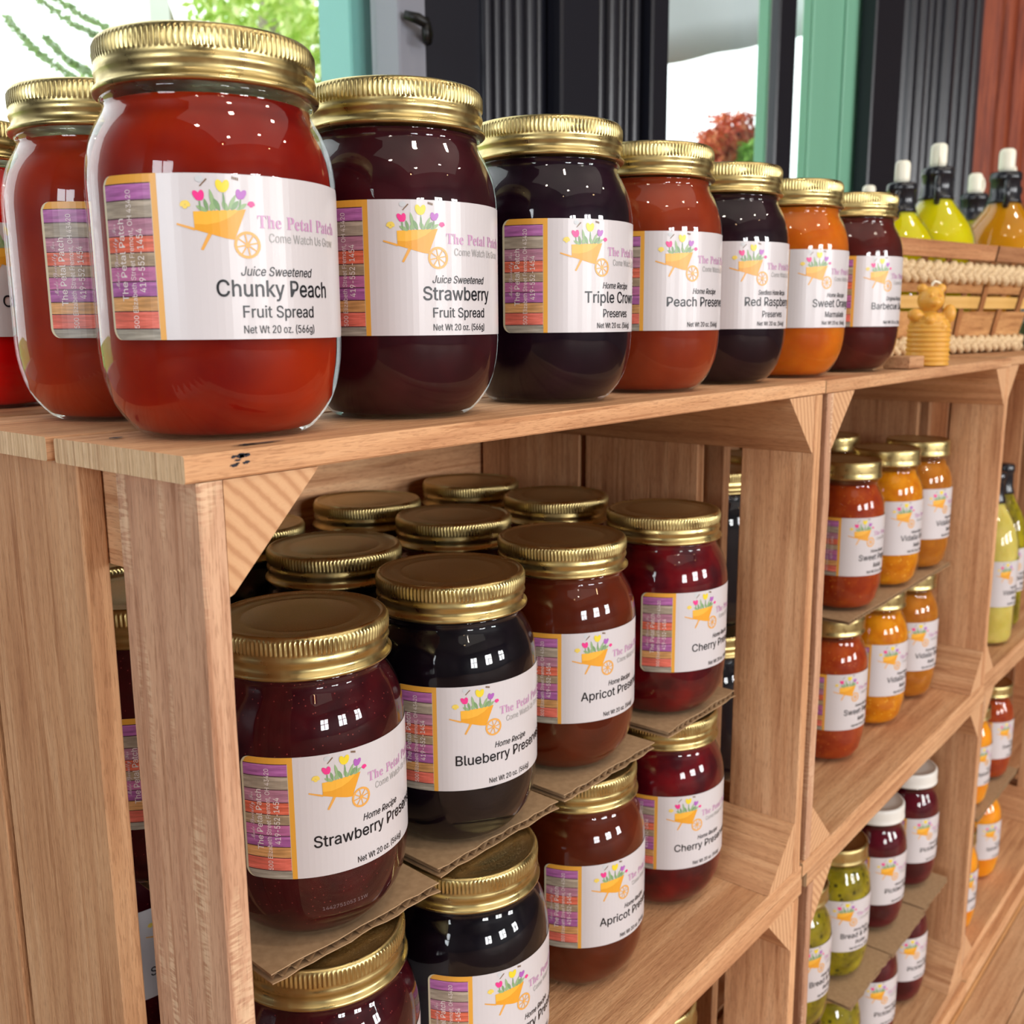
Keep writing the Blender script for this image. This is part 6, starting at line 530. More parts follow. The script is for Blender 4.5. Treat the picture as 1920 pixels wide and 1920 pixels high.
def make_crate(label, x, y, z, rot=0, seed=0, CH=CH, T=T):
    c = thing('wooden_crate', label, 'crate', (x,y,z), radians(rot), 'pale wooden crates laid on their sides as shelves')
    W,H = CW,CH
    tops = [(0,.083),(.0885,.185),(.191,.2985)]
    for i,(a,b) in enumerate(tops):
        link('plank', board('plank', 0 if i==0 else -.001+.001*i, W, a, b, -T, 0, 'x', seed=seed+i), c)
        link('plank', board('plank', 0, W, a+(.001 if i else 0), b, -H, -H+TB, 'x', seed=seed+i+5), c)
    for side in (0,1):
        ys = [(0.0,.0495),(.0765,.163),(.170,.295)] if side == 0 else [(0.0,.053),(.087,.187),(.193,.295)]
        for i,(a,b) in enumerate(ys):
            x0,x1 = (.0042,.0138) if side == 0 else (W-.0138,W-.0042)
            m = WOOD_SAW if (side == 0 and i == 0) else None
            link('slat', board('slat', x0, x1, a, b, -H+TB+.0002, -T-.0002, 'z', m, seed=seed+11+i+side*3), c)
    for i,(a,b) in enumerate([(.0095,.115),(.121,.235),(.241,.3525)]):
        link('back_board', board('back_board', .001, W-.001, .2990, .3078, -H+a, min(-H+b,-.0095), 'x', seed=seed+20+i), c)
    for r in (0,1):
        for tp in (0,1):
            link('corner_post', prism('corner_post', (W-.0141 if r else .0141, -T-.0003 if tp else -H+TB+.0003), r, tp), c)
    return c
C1 = make_crate('top left wooden crate, nearest one, holding the 20 ounce strawberry, blueberry, apricot and cherry jars', 0,0,0,0,1)
C2 = make_crate('top middle wooden crate holding slim relish jars, under the bear candle', .4875,.001,-.0004,.45,2)
C3 = make_crate('top right wooden crate, under the basket, holding dressing bottles', .973,.010,.0,0,3)
ZB = -CH-.0010; LOW = dict(CH=.3625, T=.0125)
C4 = make_crate('lower left wooden crate, under the strawberry jar crate', .004,.0005,ZB,0,4,**LOW)
C5 = make_crate('lower middle wooden crate holding pickles and beets', .4990,.002,ZB-.0005,.45,5,**LOW)
C7 = make_crate('fourth wooden crate of the top row, beyond the right edge', 1.4575,.010,0,0,7)
C8 = make_crate('fourth wooden crate of the lower row, beyond the right edge', 1.4700,.010,ZB,0,8,**LOW)
C6 = make_crate('lower right wooden crate holding orange peach jars', .9855,.010,ZB,0,6,**LOW)
for c,pts in ((C1,[((.052,.041,.0002),.016,.0022,.15),((.016,.031,.0002),.005,.0015,.8)]),):
    # ink left by the sawmill stamp: on the front plank's top and its front edge
    bm = bmesh.new(); rnd = random.Random(5)
    def blot(cx,cy,rx,ry,plane,h):
        n = 18; vs=[]
        for i in range(n):
            a=2*pi*i/n; k=rnd.uniform(.55,1.15); u=cx+rx*k*cos(a); v=cy+ry*k*sin(a)
            vs.append(bm.verts.new((u,v,h) if plane=='z' else (u,h,v)))
        bm.faces.new(vs)
    blot(.034,.0075,.011,.0013,'z',.0004); blot(.0285,.008,.004,.002,'z',.0004); blot(.012,.062,.0035,.002,'z',.0005)
    for k in range(9): blot(.0205+rnd.uniform(-.004,.004),-.0030+rnd.uniform(-.0018,.0016),rnd.uniform(.0008,.002),rnd.uniform(.0003,.0008),'y',-.0006)
    o = link('ink_smudge', from_bm('ink_smudge', bm, [INK]), c); o['kind']='stuff'
# ------------------------------------------------------------------ jars standing on top of the crates
G_TOP = 'preserve jars lined up along the top edge'
Z0 = .0006
jar('large jar of orange-red chunky peach fruit spread at the front corner of the crate top', .0502,.0495,Z0,'chunky_peach','chunky_peach',-148,group=G_TOP)
jar('peach-red jar behind the front corner jar, label turned to its striped side', .0642,.1449,Z0,'peach_spread','chunky_peach',-127.4)
jar('bright red jar cut off by the left edge of the picture', .0502,.2600,Z0,'cherry_bright','cherry_juice',-116)
jar('dark jar of strawberry fruit spread, right beside the front corner jar', .1425,.0521,Z0,'plum','strawberry_juice',-148.9,group=G_TOP)
jar('near black jar of triple crown preserves on the crate top', .2438,.0495,Z0,'crown','triple',-141.6,group=G_TOP)
jar('brick red jar of peach preserves on the crate top', .3346,.0490,Z0,'peach','peach',-148,group=G_TOP)
jar('dark jar of red raspberry preserves on the crate top', .4283,.0522,Z0,'raspberry','raspberry',-151.3,group=G_TOP)
jar('bright orange jar of sweet orange marmalade on the crate top', .5237,.0514,Z0,'orange','orange',-151.5,group=G_TOP)
jar('small-looking dark red barbecue jar, last of the row next to the bear candle', .6245,.0487,Z0,'barbecue','barbecue',-146.8,group=G_TOP)
# ------------------------------------------------------------------ jars in the first crate, two layers with card between
ZL = -CH+TB+.0004; ZU = -.2142
G1,G2 = 'jars in the upper layer of the near crate','jars in the lower layer of the near crate'
_k = jar('strawberry preserves jar, upper layer, nearest to the camera in the near crate', .0896,.0628,ZU,'strawberry','strawberry',-135.5,group=G1)
link('printed_code', CODE, _k)
jar('black blueberry preserves jar in the upper layer of the near crate', .1862,.0660,ZU,'blueberry','blueberry',-146.7,group=G1)
jar('brown-red apricot preserves jar in the upper layer of the near crate', .2866,.0720,ZU,'apricot','apricot',-143.1,group=G1)
jar('cherry preserves jar in the upper layer of the near crate, striped label side visible', .3950,.0700,ZU,'cherry','cherry',-136.6,group=G1)
jar('strawberry preserves jar in the lower layer, cut off by the bottom edge of the picture', .0855,.0539,ZL,'strawberry','strawberry',-95,group=G2)
jar('black blueberry preserves jar in the lower layer, cut off by the bottom edge', .1770,.0510,ZL,'blueberry','blueberry',-133.5,group=G2)
jar('brown-red apricot preserves jar in the lower layer of the near crate', .2922,.0660,ZL,'apricot','apricot',-138.2,group=G2)
jar('cherry preserves jar standing on the crate floor in the lower layer', .3990,.0700,ZL,'cherry','cherry',-151,group=G2)
back = [((.0680,.1520),'strawberry','strawberry',-111,'strawberry jar seen through the gap between the two end slats'),
        ((.1880,.1570),'blueberry','blueberry',-140,'jar behind the blueberry jar, only its gold lid and shoulder showing'),
        ((.2950,.1660),'apricot','apricot',-140,'jar behind the apricot jar, only its gold lid showing'),
        ((.3960,.1600),'cherry','cherry',-140,'jar behind the cherry jar, only its gold lid showing'),
        ((.0830,.2380),'strawberry','strawberry',-140,'hindmost jar behind the end slats, sliver of gold lid under the corner post'),
        ((.1920,.2480),'blueberry','blueberry',-140,'back row jar whose gold lid peeks out beside the corner post'),
        ((.2990,.2530),'apricot','apricot',-140,'back row jar second gold lid from the left against the back boards'),
        ((.4060,.2520),'cherry','cherry',-140,'back row jar gold lid farthest back against the back boards')]
for (x,y),f,l,th,lab in back: jar(lab, x,y,ZU,f,l,th)
low = [((.0850,.2340),'strawberry','strawberry',-109,'jar in the lower layer seen through the end slats, plain white label edge'),
       ((.1880,.1570),'blueberry',None,0,'jar in the lower layer behind the blueberry jar'),((.2950,.1660),'apricot',None,0,'jar in the lower layer behind the apricot jar'),((.3960,.1600),'cherry',None,0,'jar in the lower layer behind the cherry jar')]
for (x,y),f,l,th,lab in low: jar(lab, x,y,ZL,f,l,th)
# ------------------------------------------------------------------ corrugated card between the layers
CARD = mat('brown_card', srgb(176,146,112), .85, spec=.15)
_n,_l,_b = NT(CARD); _tc=_n.new('ShaderNodeTexCoord'); _ns=_n.new('ShaderNodeTexNoise'); _ns.inputs['Scale'].default_value=260; _ns.inputs['Detail'].default_value=4; _l.new(_tc.outputs['Object'],_ns.inputs['Vector'])
_r=ramp(_n,[(.35,srgb(168,138,106)),(.65,srgb(180,150,117))]); _l.new(_ns.outputs['Fac'],_r.inputs[0]); _l.new(_r.outputs[0],_b.inputs['Base Color'])
def card(label, x0,x1,y0,y1,z,h=.0042,rot=0,group='corrugated card sheets between jar layers',bend=0):
    c = thing('cardboard_sheet', label, 'cardboard', ((x0+x1)/2,(y0+y1)/2,z), radians(rot), group)
    hx,hy = (x1-x0)/2,(y1-y0)/2; rnd = random.Random(int(x0*1e4)); N = 14
    def sheet(zz, t, inset):
        vs=[];fs=[]
        for i in range(N+1):
            x=-hx+2*hx*i/N; e=rnd.uniform(-.0008,.0008)-inset
            lift = bend*max(0,(i/N-.75))*4
            for (yy,k) in ((-hy-e,0),(hy+e,0),(hy+e,1),(-hy-e,1)): vs.append((x,yy,zz+k*t+(lift if yy<0 else 0)))
        for i in range(N):
            for j in range(4): fs.append((i*4+j,i*4+(j+1)%4,(i+1)*4+(j+1)%4,(i+1)*4+j))
        fs += [(3,2,1,0),(N*4,N*4+1,N*4+2,N*4+3)]
        return mk('liner',vs,fs,[CARD])
    link('liner', sheet(0,.0005,0), c); link('liner', sheet(h-.0005,.0005,.0006), c)
    vs=[];fs=[];M=int(2*hx/.0011)
    for i in range(M+1):
        x=-hx+.0006+(2*hx-.0012)*i/M; zz=.0006+(h-.0012)*(.5+.5*sin(i*pi/3)); lift = bend*max(0,(i/M-.75))*4
        vs += [(x,-hy+.0006,zz+lift),(x,hy-.0006,zz)]
    for i in range(M): fs.append((2*i,2*i+1,2*i+3,2*i+2))
    link('fluting', mk('fluting',vs,fs,[CARD]), c)
ZC = ZU-.0046
card('corrugated card sheet under the upper strawberry jar', .048,.1385,.029,.212,ZC,rot=-3)
card('corrugated card sheet under the upper blueberry jar', .1435,.2340,.034,.214,ZC,rot=-1)
card('corrugated card sheet under the upper apricot jar', .2400,.3310,.034,.216,ZC,rot=0)
card('corrugated card sheet under the upper cherry jar', .3480,.4400,.036,.216,ZC,rot=1)
# ------------------------------------------------------------------ middle crates: slim jars
R2 = 'slim relish jars in the middle top crate'; H2=.1335; ZM = ZL+H2+.0040
for (x,y,z,f,l,th,lab) in [
  (.7051,.0711,ZM,'pepper','pepper',-159,'red-brown sweet pepper jar in the upper layer beside the crate upright'),
  (.8081,.0711,ZM,'vidalia','vidalia',-158,'golden vidalia onion jar, middle of the upper layer in the middle crate'),
  (.8990,.0711,ZM,'vidalia_brown','vidalia',-150,'amber vidalia onion jar, far right of the upper layer in the middle crate'),
  (.6862,.0711,ZL,'pepper','pepper',-156,'red-brown sweet pepper jar on the shelf floor beside the crate upright'),
  (.7924,.0711,ZL,'vidalia','vidalia',-156,'golden vidalia onion jar standing on the middle crate floor'),
  (.8850,.0711,ZL,'vidalia_brown','vidalia',-163,'amber vidalia onion jar standing on the middle crate floor, farthest right')]:
    jar(lab,x,y,z,f,l,th,'slim',group=R2)
for i,(x,y) in enumerate([(.69,.150),(.79,.160),(.885,.160),(.70,.235)]):
    jar(['gold-lidded jar behind the red-brown pepper jars','gold-lidded jar behind the golden onion jars','gold-lidded jar behind the amber onion jars','rearmost gold-lidded jar in the middle crate'][i], x,y,ZM,['pepper','vidalia','vidalia_brown','vidalia_brown'][i],None,0,'slim')
    jar(['lower jar behind the red-brown pepper jars','lower jar behind the golden onion jars','lower jar behind the amber onion jars','lower rearmost jar in the middle crate'][i], x,y,ZL,['pepper','vidalia','vidalia_brown','vidalia_brown'][i],None,0,'slim')
card('thin card under the upper layer of slim jars', .655,.935,.040,.28,ZM-.0036,h=.0030,group=None)
for i,(x,y) in enumerate([(.583,.135),(.588,.228)]):   # dark jars seen through the gap at the near crate's right end
    for z,wd in ((ZL,'lower'),(ZU,'upper')):
        jar('very dark %s jar seen through the gap between the crate end slats, %s one'%(wd,['front','rear'][i]), x,y,z,'blueberry',None,0,group='dark jars behind the end slats')
# lower middle crate
ZQ = ZB-LOW['CH']+TB+.0004; ZP = ZQ+H2+.0056
G3 = 'pickle and beet jars in the lower middle crate'
for (x,z,f,l,th,lid,lab) in [
  (.7047,ZP,'pickle','bread',-166,LID2,'yellow-green bread and butter pickle jar, upper layer'),
  (.8046,ZP,'beet','beets',-159,LID2W,'beet jar with white lid, upper layer, directly right of the pickle jar'),
  (.9080,ZP,'beet','beets',-157,LID2W,'beet jar with white lid, upper layer, deepest in the crate'),
  (.7000,ZQ,'pickle','bread',-160,LID2,'yellow-green pickle jar in the lower layer, cut off by the bottom edge'),
  (.8030,ZQ,'beet','beets',-162,LID2W,'beet jar in the lower layer, cut off by the bottom edge'),
  (.8990,ZQ,'beet','beets',-160,LID2W,'beet jar in the lower layer standing whole on the crate floor')]:
    jar(lab,x,.062,z,f,l,th,'slim',lid,group=G3)
jar('lower pickle jar at the dark left end, only a label sliver showing', .6120,.062,ZQ,'pickle','bread',-150,'slim',group=G3)
jar('upper pickle jar at the dark left end', .6120,.062,ZP,'pickle','bread',-150,'slim',group=G3)
card('card sheet under the upper pickle jar', .655,.7560,.018,.10,ZP-.0052,h=.0035,group='card sheets in the lower middle crate')
card('card sheet under the upper nearer beet jar', .7580,.8560,.016,.10,ZP-.0052,h=.0035,group='card sheets in the lower middle crate')
card('card sheet under the upper deeper beet jar', .8590,.9380,.018,.10,ZP-.0052,h=.0035,group='card sheets in the lower middle crate')
# lower near crate, only a lid shows
jar('lone gold lid at the bottom edge, lower left crate', .4000,.080,ZQ+.1374,'apricot','apricot',-145)
jar('jar under the gold lid at the bottom edge', .4000,.080,ZQ+.0002,'apricot','apricot',-145)
card('card sheet between the two jars of the lower left crate', .355,.446,.040,.13,ZQ+.1336,h=.0036,group=None)
# right crates
for (x,y,z,f,l,th,lid,lab) in [
  (1.140,.068,ZP,'spiced','spiced',-150,LID2,'orange peach jar, upper layer at the right edge of the picture'),
  (1.225,.068,ZQ,'spiced','spiced',-155,LID2,'orange peach jar deeper in the lower right crate'),
  (1.072,.056,ZQ,'spiced','spiced',-146,LID2,'orange peach jar standing just right of the crate upright'),
  (1.245,.068,ZP,'pepper','pepper',-150,LID2,'red jar with gold lid high at the right edge of the picture')]:
    jar(lab,x,y,z,f,l,th,'slim',lid)
card('card sheet between the peach jars of the lower right crate', 1.10,1.29,.03,.12,ZP-.0052,h=.0035,group=None)
# ------------------------------------------------------------------ dressing bottles, oil bottles
BLK = mat('black_shrink_sleeve', (.012,.013,.018), .22)
WHT = mat('white_stopper', srgb(236,232,214), .4)
OIL = filling('yellow_oil', srgb(196,184,4), srgb(214,200,10), .5, scale=.02, nscale=10); AMB = filling('amber_oil', srgb(178,118,6), srgb(204,140,10), .5, scale=.02, nscale=10)
FILL['oil']=OIL; FILL['amber']=AMB
OB = [(34,.5),(38,0),(42,1.5),(44.5,6),(45.5,12),(45.5,118),(44,132),(40,145),(33,158),(25,169),(18.5,179),(15.5,188),(15.2,205)]
OF = [(0,3),(35,3.4),(41,6),(43.8,12),(43.8,118),(42.2,131),(38.2,143.6),(31.2,156.4),(23.2,167.2),(16.6,177.4),(14,185),(0,185.4)]
SL = [(19.6,178),(18.2,182),(16.4,188),(16,205),(17.2,206),(17.4,209),(17.2,214),(15.2,216),(0,216.4)]
ST = [(7.4,216),(7.6,218),(8.6,219),(9,222),(9,238),(8.4,242),(6,244.4),(0,245)]
OBG = lathe('oil_bottle_glass', sc(OB), 48, [GLASS]); OBF = lathe('oil', sc(OF), 48, [OIL]); OBS = lathe('neck_sleeve', sc(SL), 40, [BLK]); OBT = lathe('stopper', sc(ST), 28, [WHT])
def loop_me(name, mt, c, R_, r, a0, a1):
    bm = bmesh.new(); tube_bm(bm, [((c[0]+R_*cos(radians(a)))*MM,0,(c[1]+R_*1.25*sin(radians(a)))*MM) for a in [a0+(a1-a0)*i/16 for i in range(17)]], r*MM, 10)
    return from_bm(name, bm, [mt])
GRIP = loop_me('glass_handle', GLASS, (14,186), 14, 3.2, -100, 95); CORKLOOP = loop_me('stopper_loop', WHT, (9,229), 9, 2.2, -85, 85); GB = loop_me('sleeved_handle', BLK, (14,188), 13, 3.4, -95, 95)
def bottle(label, x,y,z,f,rot,grp=None,s=1.0,loop=True,handle=GB):
    o = thing('oil_bottle', label, 'bottle', (x,y,z), radians(rot), grp); o.scale = (s*1.08,s*1.08,s)
    link('bottle_glass', OBG, o); link('oil', fill_mesh(OBF,f), o); link('neck_sleeve', OBS, o)
    st = link('stopper', OBT, o)
    if loop: link('stopper_loop', CORKLOOP, st)
    if handle: link('handle', handle, o)
G4 = 'oil bottles by the woven basket'
bottle('bright yellow oil bottle rising from the basket, black neck, white looped stopper', 1.150,.150,.0055,'oil',200,G4,1,True)
bottle('shorter yellow oil bottle in the basket, just right of the barbecue jar', 1.040,.154,.0055,'oil',190,G4,.87,False)
bottle('yellow oil bottle behind the basket, low white stopper', 1.244,.270,.0006,'oil',20,G4,.90,True)
bottle('oil bottle with white ring stopper, right of the bright yellow one', 1.505,.207,.0006,'oil',-20,G4,1.05,True)
bottle('amber oil bottle right of the basket, front one', 1.412,.140,.0006,'amber',200,G4,1.12,False)
bottle('amber oil bottle at the right edge of the picture, behind the other amber one', 1.620,.190,.0006,'amber',180,G4,1.14,True)
# dressing bottles in the top right crate
for i,(x,y,lab) in enumerate([(1.125,.050,'pale dressing bottle with black neck and white label in the top right crate'),(1.205,.060,'yellow dressing bottle with black neck at the right edge in the top right crate')]):
    o = thing('dressing_bottle', lab, 'bottle', (x,y,ZL), radians(-158)); o.scale=(.72,.72,.98)
    link('bottle_glass', OBG, o); link('dressing', fill_mesh(OBF,'dressing' if i==0 else 'pickle'), o); link('neck_sleeve', OBS, o)
    p = link('paper_label', SET['slim']['paper'], o, loc=(0,0,.015)); p.scale=(1.275,1.275,1.1)
    link('barrow_picture', SET['slim']['barrow'], p); link('flavour_lettering', flv('slim','vidalia'), p)
o = thing('dark_bottle', 'dark bottle on the top right crate beside the basket end', 'bottle', (1.300,.048,.0006), 0); o.scale=(.7,.7,.62)
link('bottle_glass', OBG, o); link('syrup', fill_mesh(OBF,'crown'), o); link('neck_sleeve', OBS, o)
# ------------------------------------------------------------------ woven basket
WICK = wood('basket_splint','x',srgb(214,164,108),srgb(196,144,92),srgb(160,108,64)); WICKV = wood('basket_stave','z',srgb(190,134,84),srgb(168,112,66),srgb(130,82,46))
RIMW = wood('basket_rim_wood','x',srgb(196,146,104),srgb(180,128,88),srgb(150,100,66)); ROPE = mat('pale_braided_rope', srgb(222,196,156), .85, spec=.1)
_n,_l,_b = NT(ROPE); _tc=_n.new('ShaderNodeTexCoord'); _ns=_n.new('ShaderNodeTexNoise'); _ns.inputs['Scale'].default_value=700; _l.new(_tc.outputs['Object'],_ns.inputs['Vector'])
_r=ramp(_n,[(.35,srgb(190,160,120)),(.65,srgb(232,208,170))]); _l.new(_ns.outputs['Fac'],_r.inputs[0]); _l.new(_r.outputs[0],_b.inputs['Base Color'])
RAFF = mat('golden_raffia', srgb(214,168,92), .6)
bk = thing('woven_basket', 'woven splint basket with pale braided rope bands and a flat wooden rim', 'basket', (1.020,.167,.001), radians(-10))
BL,BWd,BH = .240,.085,.121            # half length, half depth at the rim, height
def bp(side, s, h, out=0.0):
    """a point on the basket wall: side 0 front,1 right,2 back,3 left; s -1..1 along; h 0..1 up"""
    k = .83+.17*h; hx,hy = BL*k+out, BWd*k+out
    if side == 0: return Vector((s*hx,-hy,h*BH))
    if side == 1: return Vector((hx,s*hy,h*BH))
    if side == 2: return Vector((-s*hx,hy,h*BH))
    return Vector((-hx,-s*hy,h*BH))
def strip(name, side, s0,s1,h0,h1,mt,out=lambda s,h:0,n=2,nh=1,t=.0014,parent=bk):
    vs=[];fs=[]
    for i in range(n+1):
        for j in range(nh+1):
            s=s0+(s1-s0)*i/n; h=h0+(h1-h0)*j/nh; o_=out(s,h)
            vs += [bp(side,s,h,o_), bp(side,s,h,o_-t)]
    W_=(nh+1)*2
    for i in range(n):
        for j in range(nh):
            a=i*W_+j*2; fs += [(a,a+2,a+W_+2,a+W_),(a+1,a+W_+1,a+W_+3,a+3)]
        a=i*W_; fs += [(a,a+W_,a+W_+1,a+1)]; a=i*W_+nh*2; fs += [(a,a+1,a+W_+1,a+W_)]
    return link(name, mk(name,vs,fs,[mt]), parent)
for side in range(4):
    ns = 9 if side in (0,2) else 4
    for i in range(ns):
        c_ = -1+2*(i+.5)/ns; wv = .36/ns*2*.62
        strip('stave', side, c_-wv/2, c_+wv/2, .02,.97, WICKV, lambda s,h:.0005, n=1, nh=6)
    for r,(h0,h1) in enumerate(((.16,.39),(.56,.80))):
        strip('splint', side, -1,1,h0,h1,WICK, lambda s,h,r=r,ns=ns: .0022*(1 if r==0 else -1)*sin(pi*ns*(s+1)/2-pi*0)*1.0+.0006, n=ns*8, nh=1)
    strip('raffia_band', side, -1,1,.42,.53,RAFF, lambda s,h,ns=ns: -.0024*sin(pi*ns*(s+1)/2)+.001+.0006*sin(h*90), n=ns*8, nh=3)
def braid(hc, amp, r, side, parent):
    L=bp(side,1,hc).__sub__(bp(side,-1,hc)).length; turns = max(2,round(L/.052)); bm = bmesh.new()
    for ph in (0,2*pi/3,4*pi/3):
        N=turns*14; pts=[]
        for i in range(N+1):
            s=-1.01+2.02*i/N; a=2*pi*turns*i/N+ph
            pts.append(bp(side,s,hc+amp*sin(a)/BH,.0035+.0026*sin(2*a)))
        tube_bm(bm, pts, [r*(.9+.15*sin(7*i)) for i in range(N+1)], 8)
    link('rope_braid', from_bm('rope_braid', bm, [ROPE]), parent)
for side in range(4):
    braid(.755 if False else .735,.0080,.0052,side,bk); braid(.085,.0066,.0046,side,bk)
for side in (0,2):
    strip('rim_board', side, -1.0,.395,.86,1.0,RIMW, lambda s,h:.006, n=1, t=.007)
    strip('rim_board', side, .405,1.0,.86,1.0,RIMW, lambda s,h:.0066, n=1, t=.007)
for side in (1,3): strip('rim_board', side, -1,1,.86,1.0,RIMW, lambda s,h:.006, n=1, t=.007)
link('basket_floor', box('basket_floor',-BL*.83,BL*.83,-BWd*.83,BWd*.83,.001,.004,WICKV), bk)
# ------------------------------------------------------------------ beeswax bear candle
WAX = mat('golden_beeswax', srgb(214,158,62), .45, Subsurface_Weight=.5, Subsurface_Radius=(1,.5,.15), Subsurface_Scale=.006)
def bear():
    bm = bmesh.new(); prof=[]
    for i in range(34):
        z=i*.00135; k = 1 if z<.030 else max(.2,1-((z-.030)/.018)**2*.55)
        prof.append(((.0175+.0009*math.sin(i*pi*.66))*k, z))
    seg=36; rings=[]
    for r,z in prof: rings.append([bm.verts.new((r*cos(2*pi*j/seg),r*sin(2*pi*j/seg),z)) for j in range(seg)])
    for i in range(len(rings)-1):
        for j in range(seg): bm.faces.new((rings[i][j],rings[i][(j+1)%seg],rings[i+1][(j+1)%seg],rings[i+1][j]))
    bm.faces.new(rings[0][::-1]); bm.faces.new(rings[-1])
    def ball(x,y,z,r,sx=1,sy=1,sz=1):
        m = Matrix.Translation((x,y,z)) @ Matrix.Diagonal((sx,sy,sz,1)); bmesh.ops.create_uvsphere(bm,u_segments=18,v_segments=12,radius=r,matrix=m)
    ball(0,0,.0560,.0112,1,.95,1.02)      # head
    ball(-.0082,0,.0655,.0042); ball(.0082,0,.0655,.0042)   # ears
    ball(0,-.0100,.0535,.0050,1,1,.8)     # snout
    ball(-.0150,-.0060,.0430,.0056,1.2,1,1); ball(.0135,-.0080,.0440,.0054,1,1,1.5)  # arms
    ball(-.0050,-.0135,.0390,.0045); ball(.0060,-.0130,.0330,.0045)                  # paws
    ball(-.0040,-.0098,.0600,.0014); ball(.0040,-.0098,.0600,.0014)
    return bm
bc = thing('bear_candle', 'honey-coloured beeswax candle of a bear on a ridged hive in front of the basket', 'candle', (.742,.018,.0004), radians(-50))
bo = link('wax_body', from_bm('wax_body', bear(), [WAX], True), bc); md = bo.modifiers.new('join','REMESH'); md.mode='VOXEL'; md.voxel_size=.0009; md.use_smooth_shade=True
bm = bmesh.new(); tube_bm(bm,[(0,0,.066),(.0005,0,.0695),(.003,0,.0715),(.0062,.001,.0705),(.0085,.001,.0685)],.0011,8); link('wick', from_bm('wick',bm,[mat('cotton_wick',srgb(238,230,210),.8)]), bc)
tag(link('wood_block', box('wood_block',-.017,.017,-.011,.011,0,.0095,WOOD['x'],.0006), None,(.684,.018,.0004),radians(0)), 'small flat offcut of pale wood lying between the barbecue jar and the bear candle','wood block')
# ------------------------------------------------------------------ room shell
YW = .50       # window wall
BLACK = mat('black_gloss_paint', srgb(20,21,30), .30, spec=.5); DARKW = mat('dark_wall_paint', srgb(40,38,44), .6)
GREY = mat('grey_painted_sash', srgb(120,122,132), .45); GREEN = mat('green_painted_wood', srgb(112,168,142), .5); GREEN2 = mat('teal_frame', srgb(112,170,168), .5)
BROWN = wood('red_brown_wood','z',srgb(168,86,50),srgb(148,70,42),srgb(118,52,32),.5)
PLAST = mat('tan_plaster', srgb(84,72,62), .8); IRON = mat('black_iron', (.02,.02,.02), .4, .8)
def struct(name, me, parent=None, loc=None):
    o = link(name, me, parent, loc)
    if not parent: o['kind']='structure'
    return o
ZF, ZCE = -.7660, 2.60
fl = struct('floor', box('floor',-4.7,5.2,-7.2,YW,ZF-.03,ZF-.0045,mat('floor_base',srgb(120,86,60),.8)))
FW = wood('floor_board_wood','x',srgb(232,196,158),srgb(220,180,142),srgb(198,154,116),.45)
seam = [.0025-.047*i for i in range(0,22)]
bm_cache = None
for i in range(21):
    for k in range(3):
        x0 = -1.6+(i*.37)%.5+k*1.5
        link('floor_board', box('floor_board', x0, x0+1.4985, seam[i+1]+.0009, seam[i]-.0001, ZF-.004, ZF, FW, .0006), fl)
# ledge the crates stand on: two boards meeting end to end
plat = thing('low_platform','long low wooden plinth of butt-jointed boards under the crates','plinth',(0,0,0))
for (a,b) in ((-.05,.985),(.9865,2.4)): link('board', board('board', a,b,.0015,.30,ZF+.0010,ZF+.0112,'x',WICK,seed=9), plat)
for (a,b) in ((-.05,.985),(.9865,2.4)): link('shelf_board', board('shelf_board', a,b,.0005,.30,ZB-LOW['CH']-.0175,ZB-LOW['CH']-.0010,'x',seed=19), plat)
for xx in (.02,.44,.52,.94,1.02,1.40): link('runner', box('runner',xx,xx+.03,.06,.28,ZF+.0114,ZB-LOW['CH']-.0178,WOOD['y']), plat)
struct('ceiling', box('ceiling',-4.7,5.2,-7.2,YW+.1,ZCE,ZCE+.05,PLAST))
# window wall with two openings
def wallpart(nm,x0,x1,z0,z1,m=DARKW,y0=YW,y1=YW+.10): return (x0,x1,y0,y1,z0,z1)
bm = bmesh.new(); WZ0, WZ1 = -.10, 1.62
for q in ((-4.7,-.25,ZF-.03,ZCE),(-.25,.55,ZF-.03,WZ0),(-.25,.55,WZ1,ZCE),(.60,1.060,ZF-.03,ZCE),(1.060,2.02,ZF-.03,WZ0),(1.060,2.02,WZ1,ZCE),(2.02,5.2,ZF-.03,ZCE)):
    box_bm(bm,q[0],q[1],YW,YW+.10,q[2],q[3])
box_bm(bm,.55,.60,YW,YW+.10,ZF-.03,WZ0); box_bm(bm,.55,.60,YW,YW+.10,WZ1,ZCE)
struct('wall_back', from_bm('wall_back',bm,[DARKW]))
# opposite wall and side walls; daylight openings as in any shop
bm = bmesh.new(); yy=-7.1
xs = [-4.7,-2.75,-1.45,-.05,1.25,2.65,3.95,5.2]
for i in range(7):
    if i%2==0: box_bm(bm,xs[i],xs[i+1],yy-.1,yy,ZF-.03,ZCE)
    else: box_bm(bm,xs[i],xs[i+1],yy-.1,yy,ZF-.03,0); box_bm(bm,xs[i],xs[i+1],yy-.1,yy,1.7,ZCE)
struct('wall_front', from_bm('wall_front',bm,[PLAST]))
bm = bmesh.new()
box_bm(bm,-4.7,-4.6,-7.2,-1.75,ZF-.03,ZCE); box_bm(bm,-4.7,-4.6,-.05,YW,ZF-.03,ZCE); box_bm(bm,-4.7,-4.6,-1.75,-.05,ZF-.03,0); box_bm(bm,-4.7,-4.6,-1.75,-.05,1.7,ZCE)
struct('wall_left', from_bm('wall_left',bm,[PLAST]))
struct('wall_right', box('wall_right',5.1,5.2,-7.2,YW,ZF-.03,ZCE,PLAST))
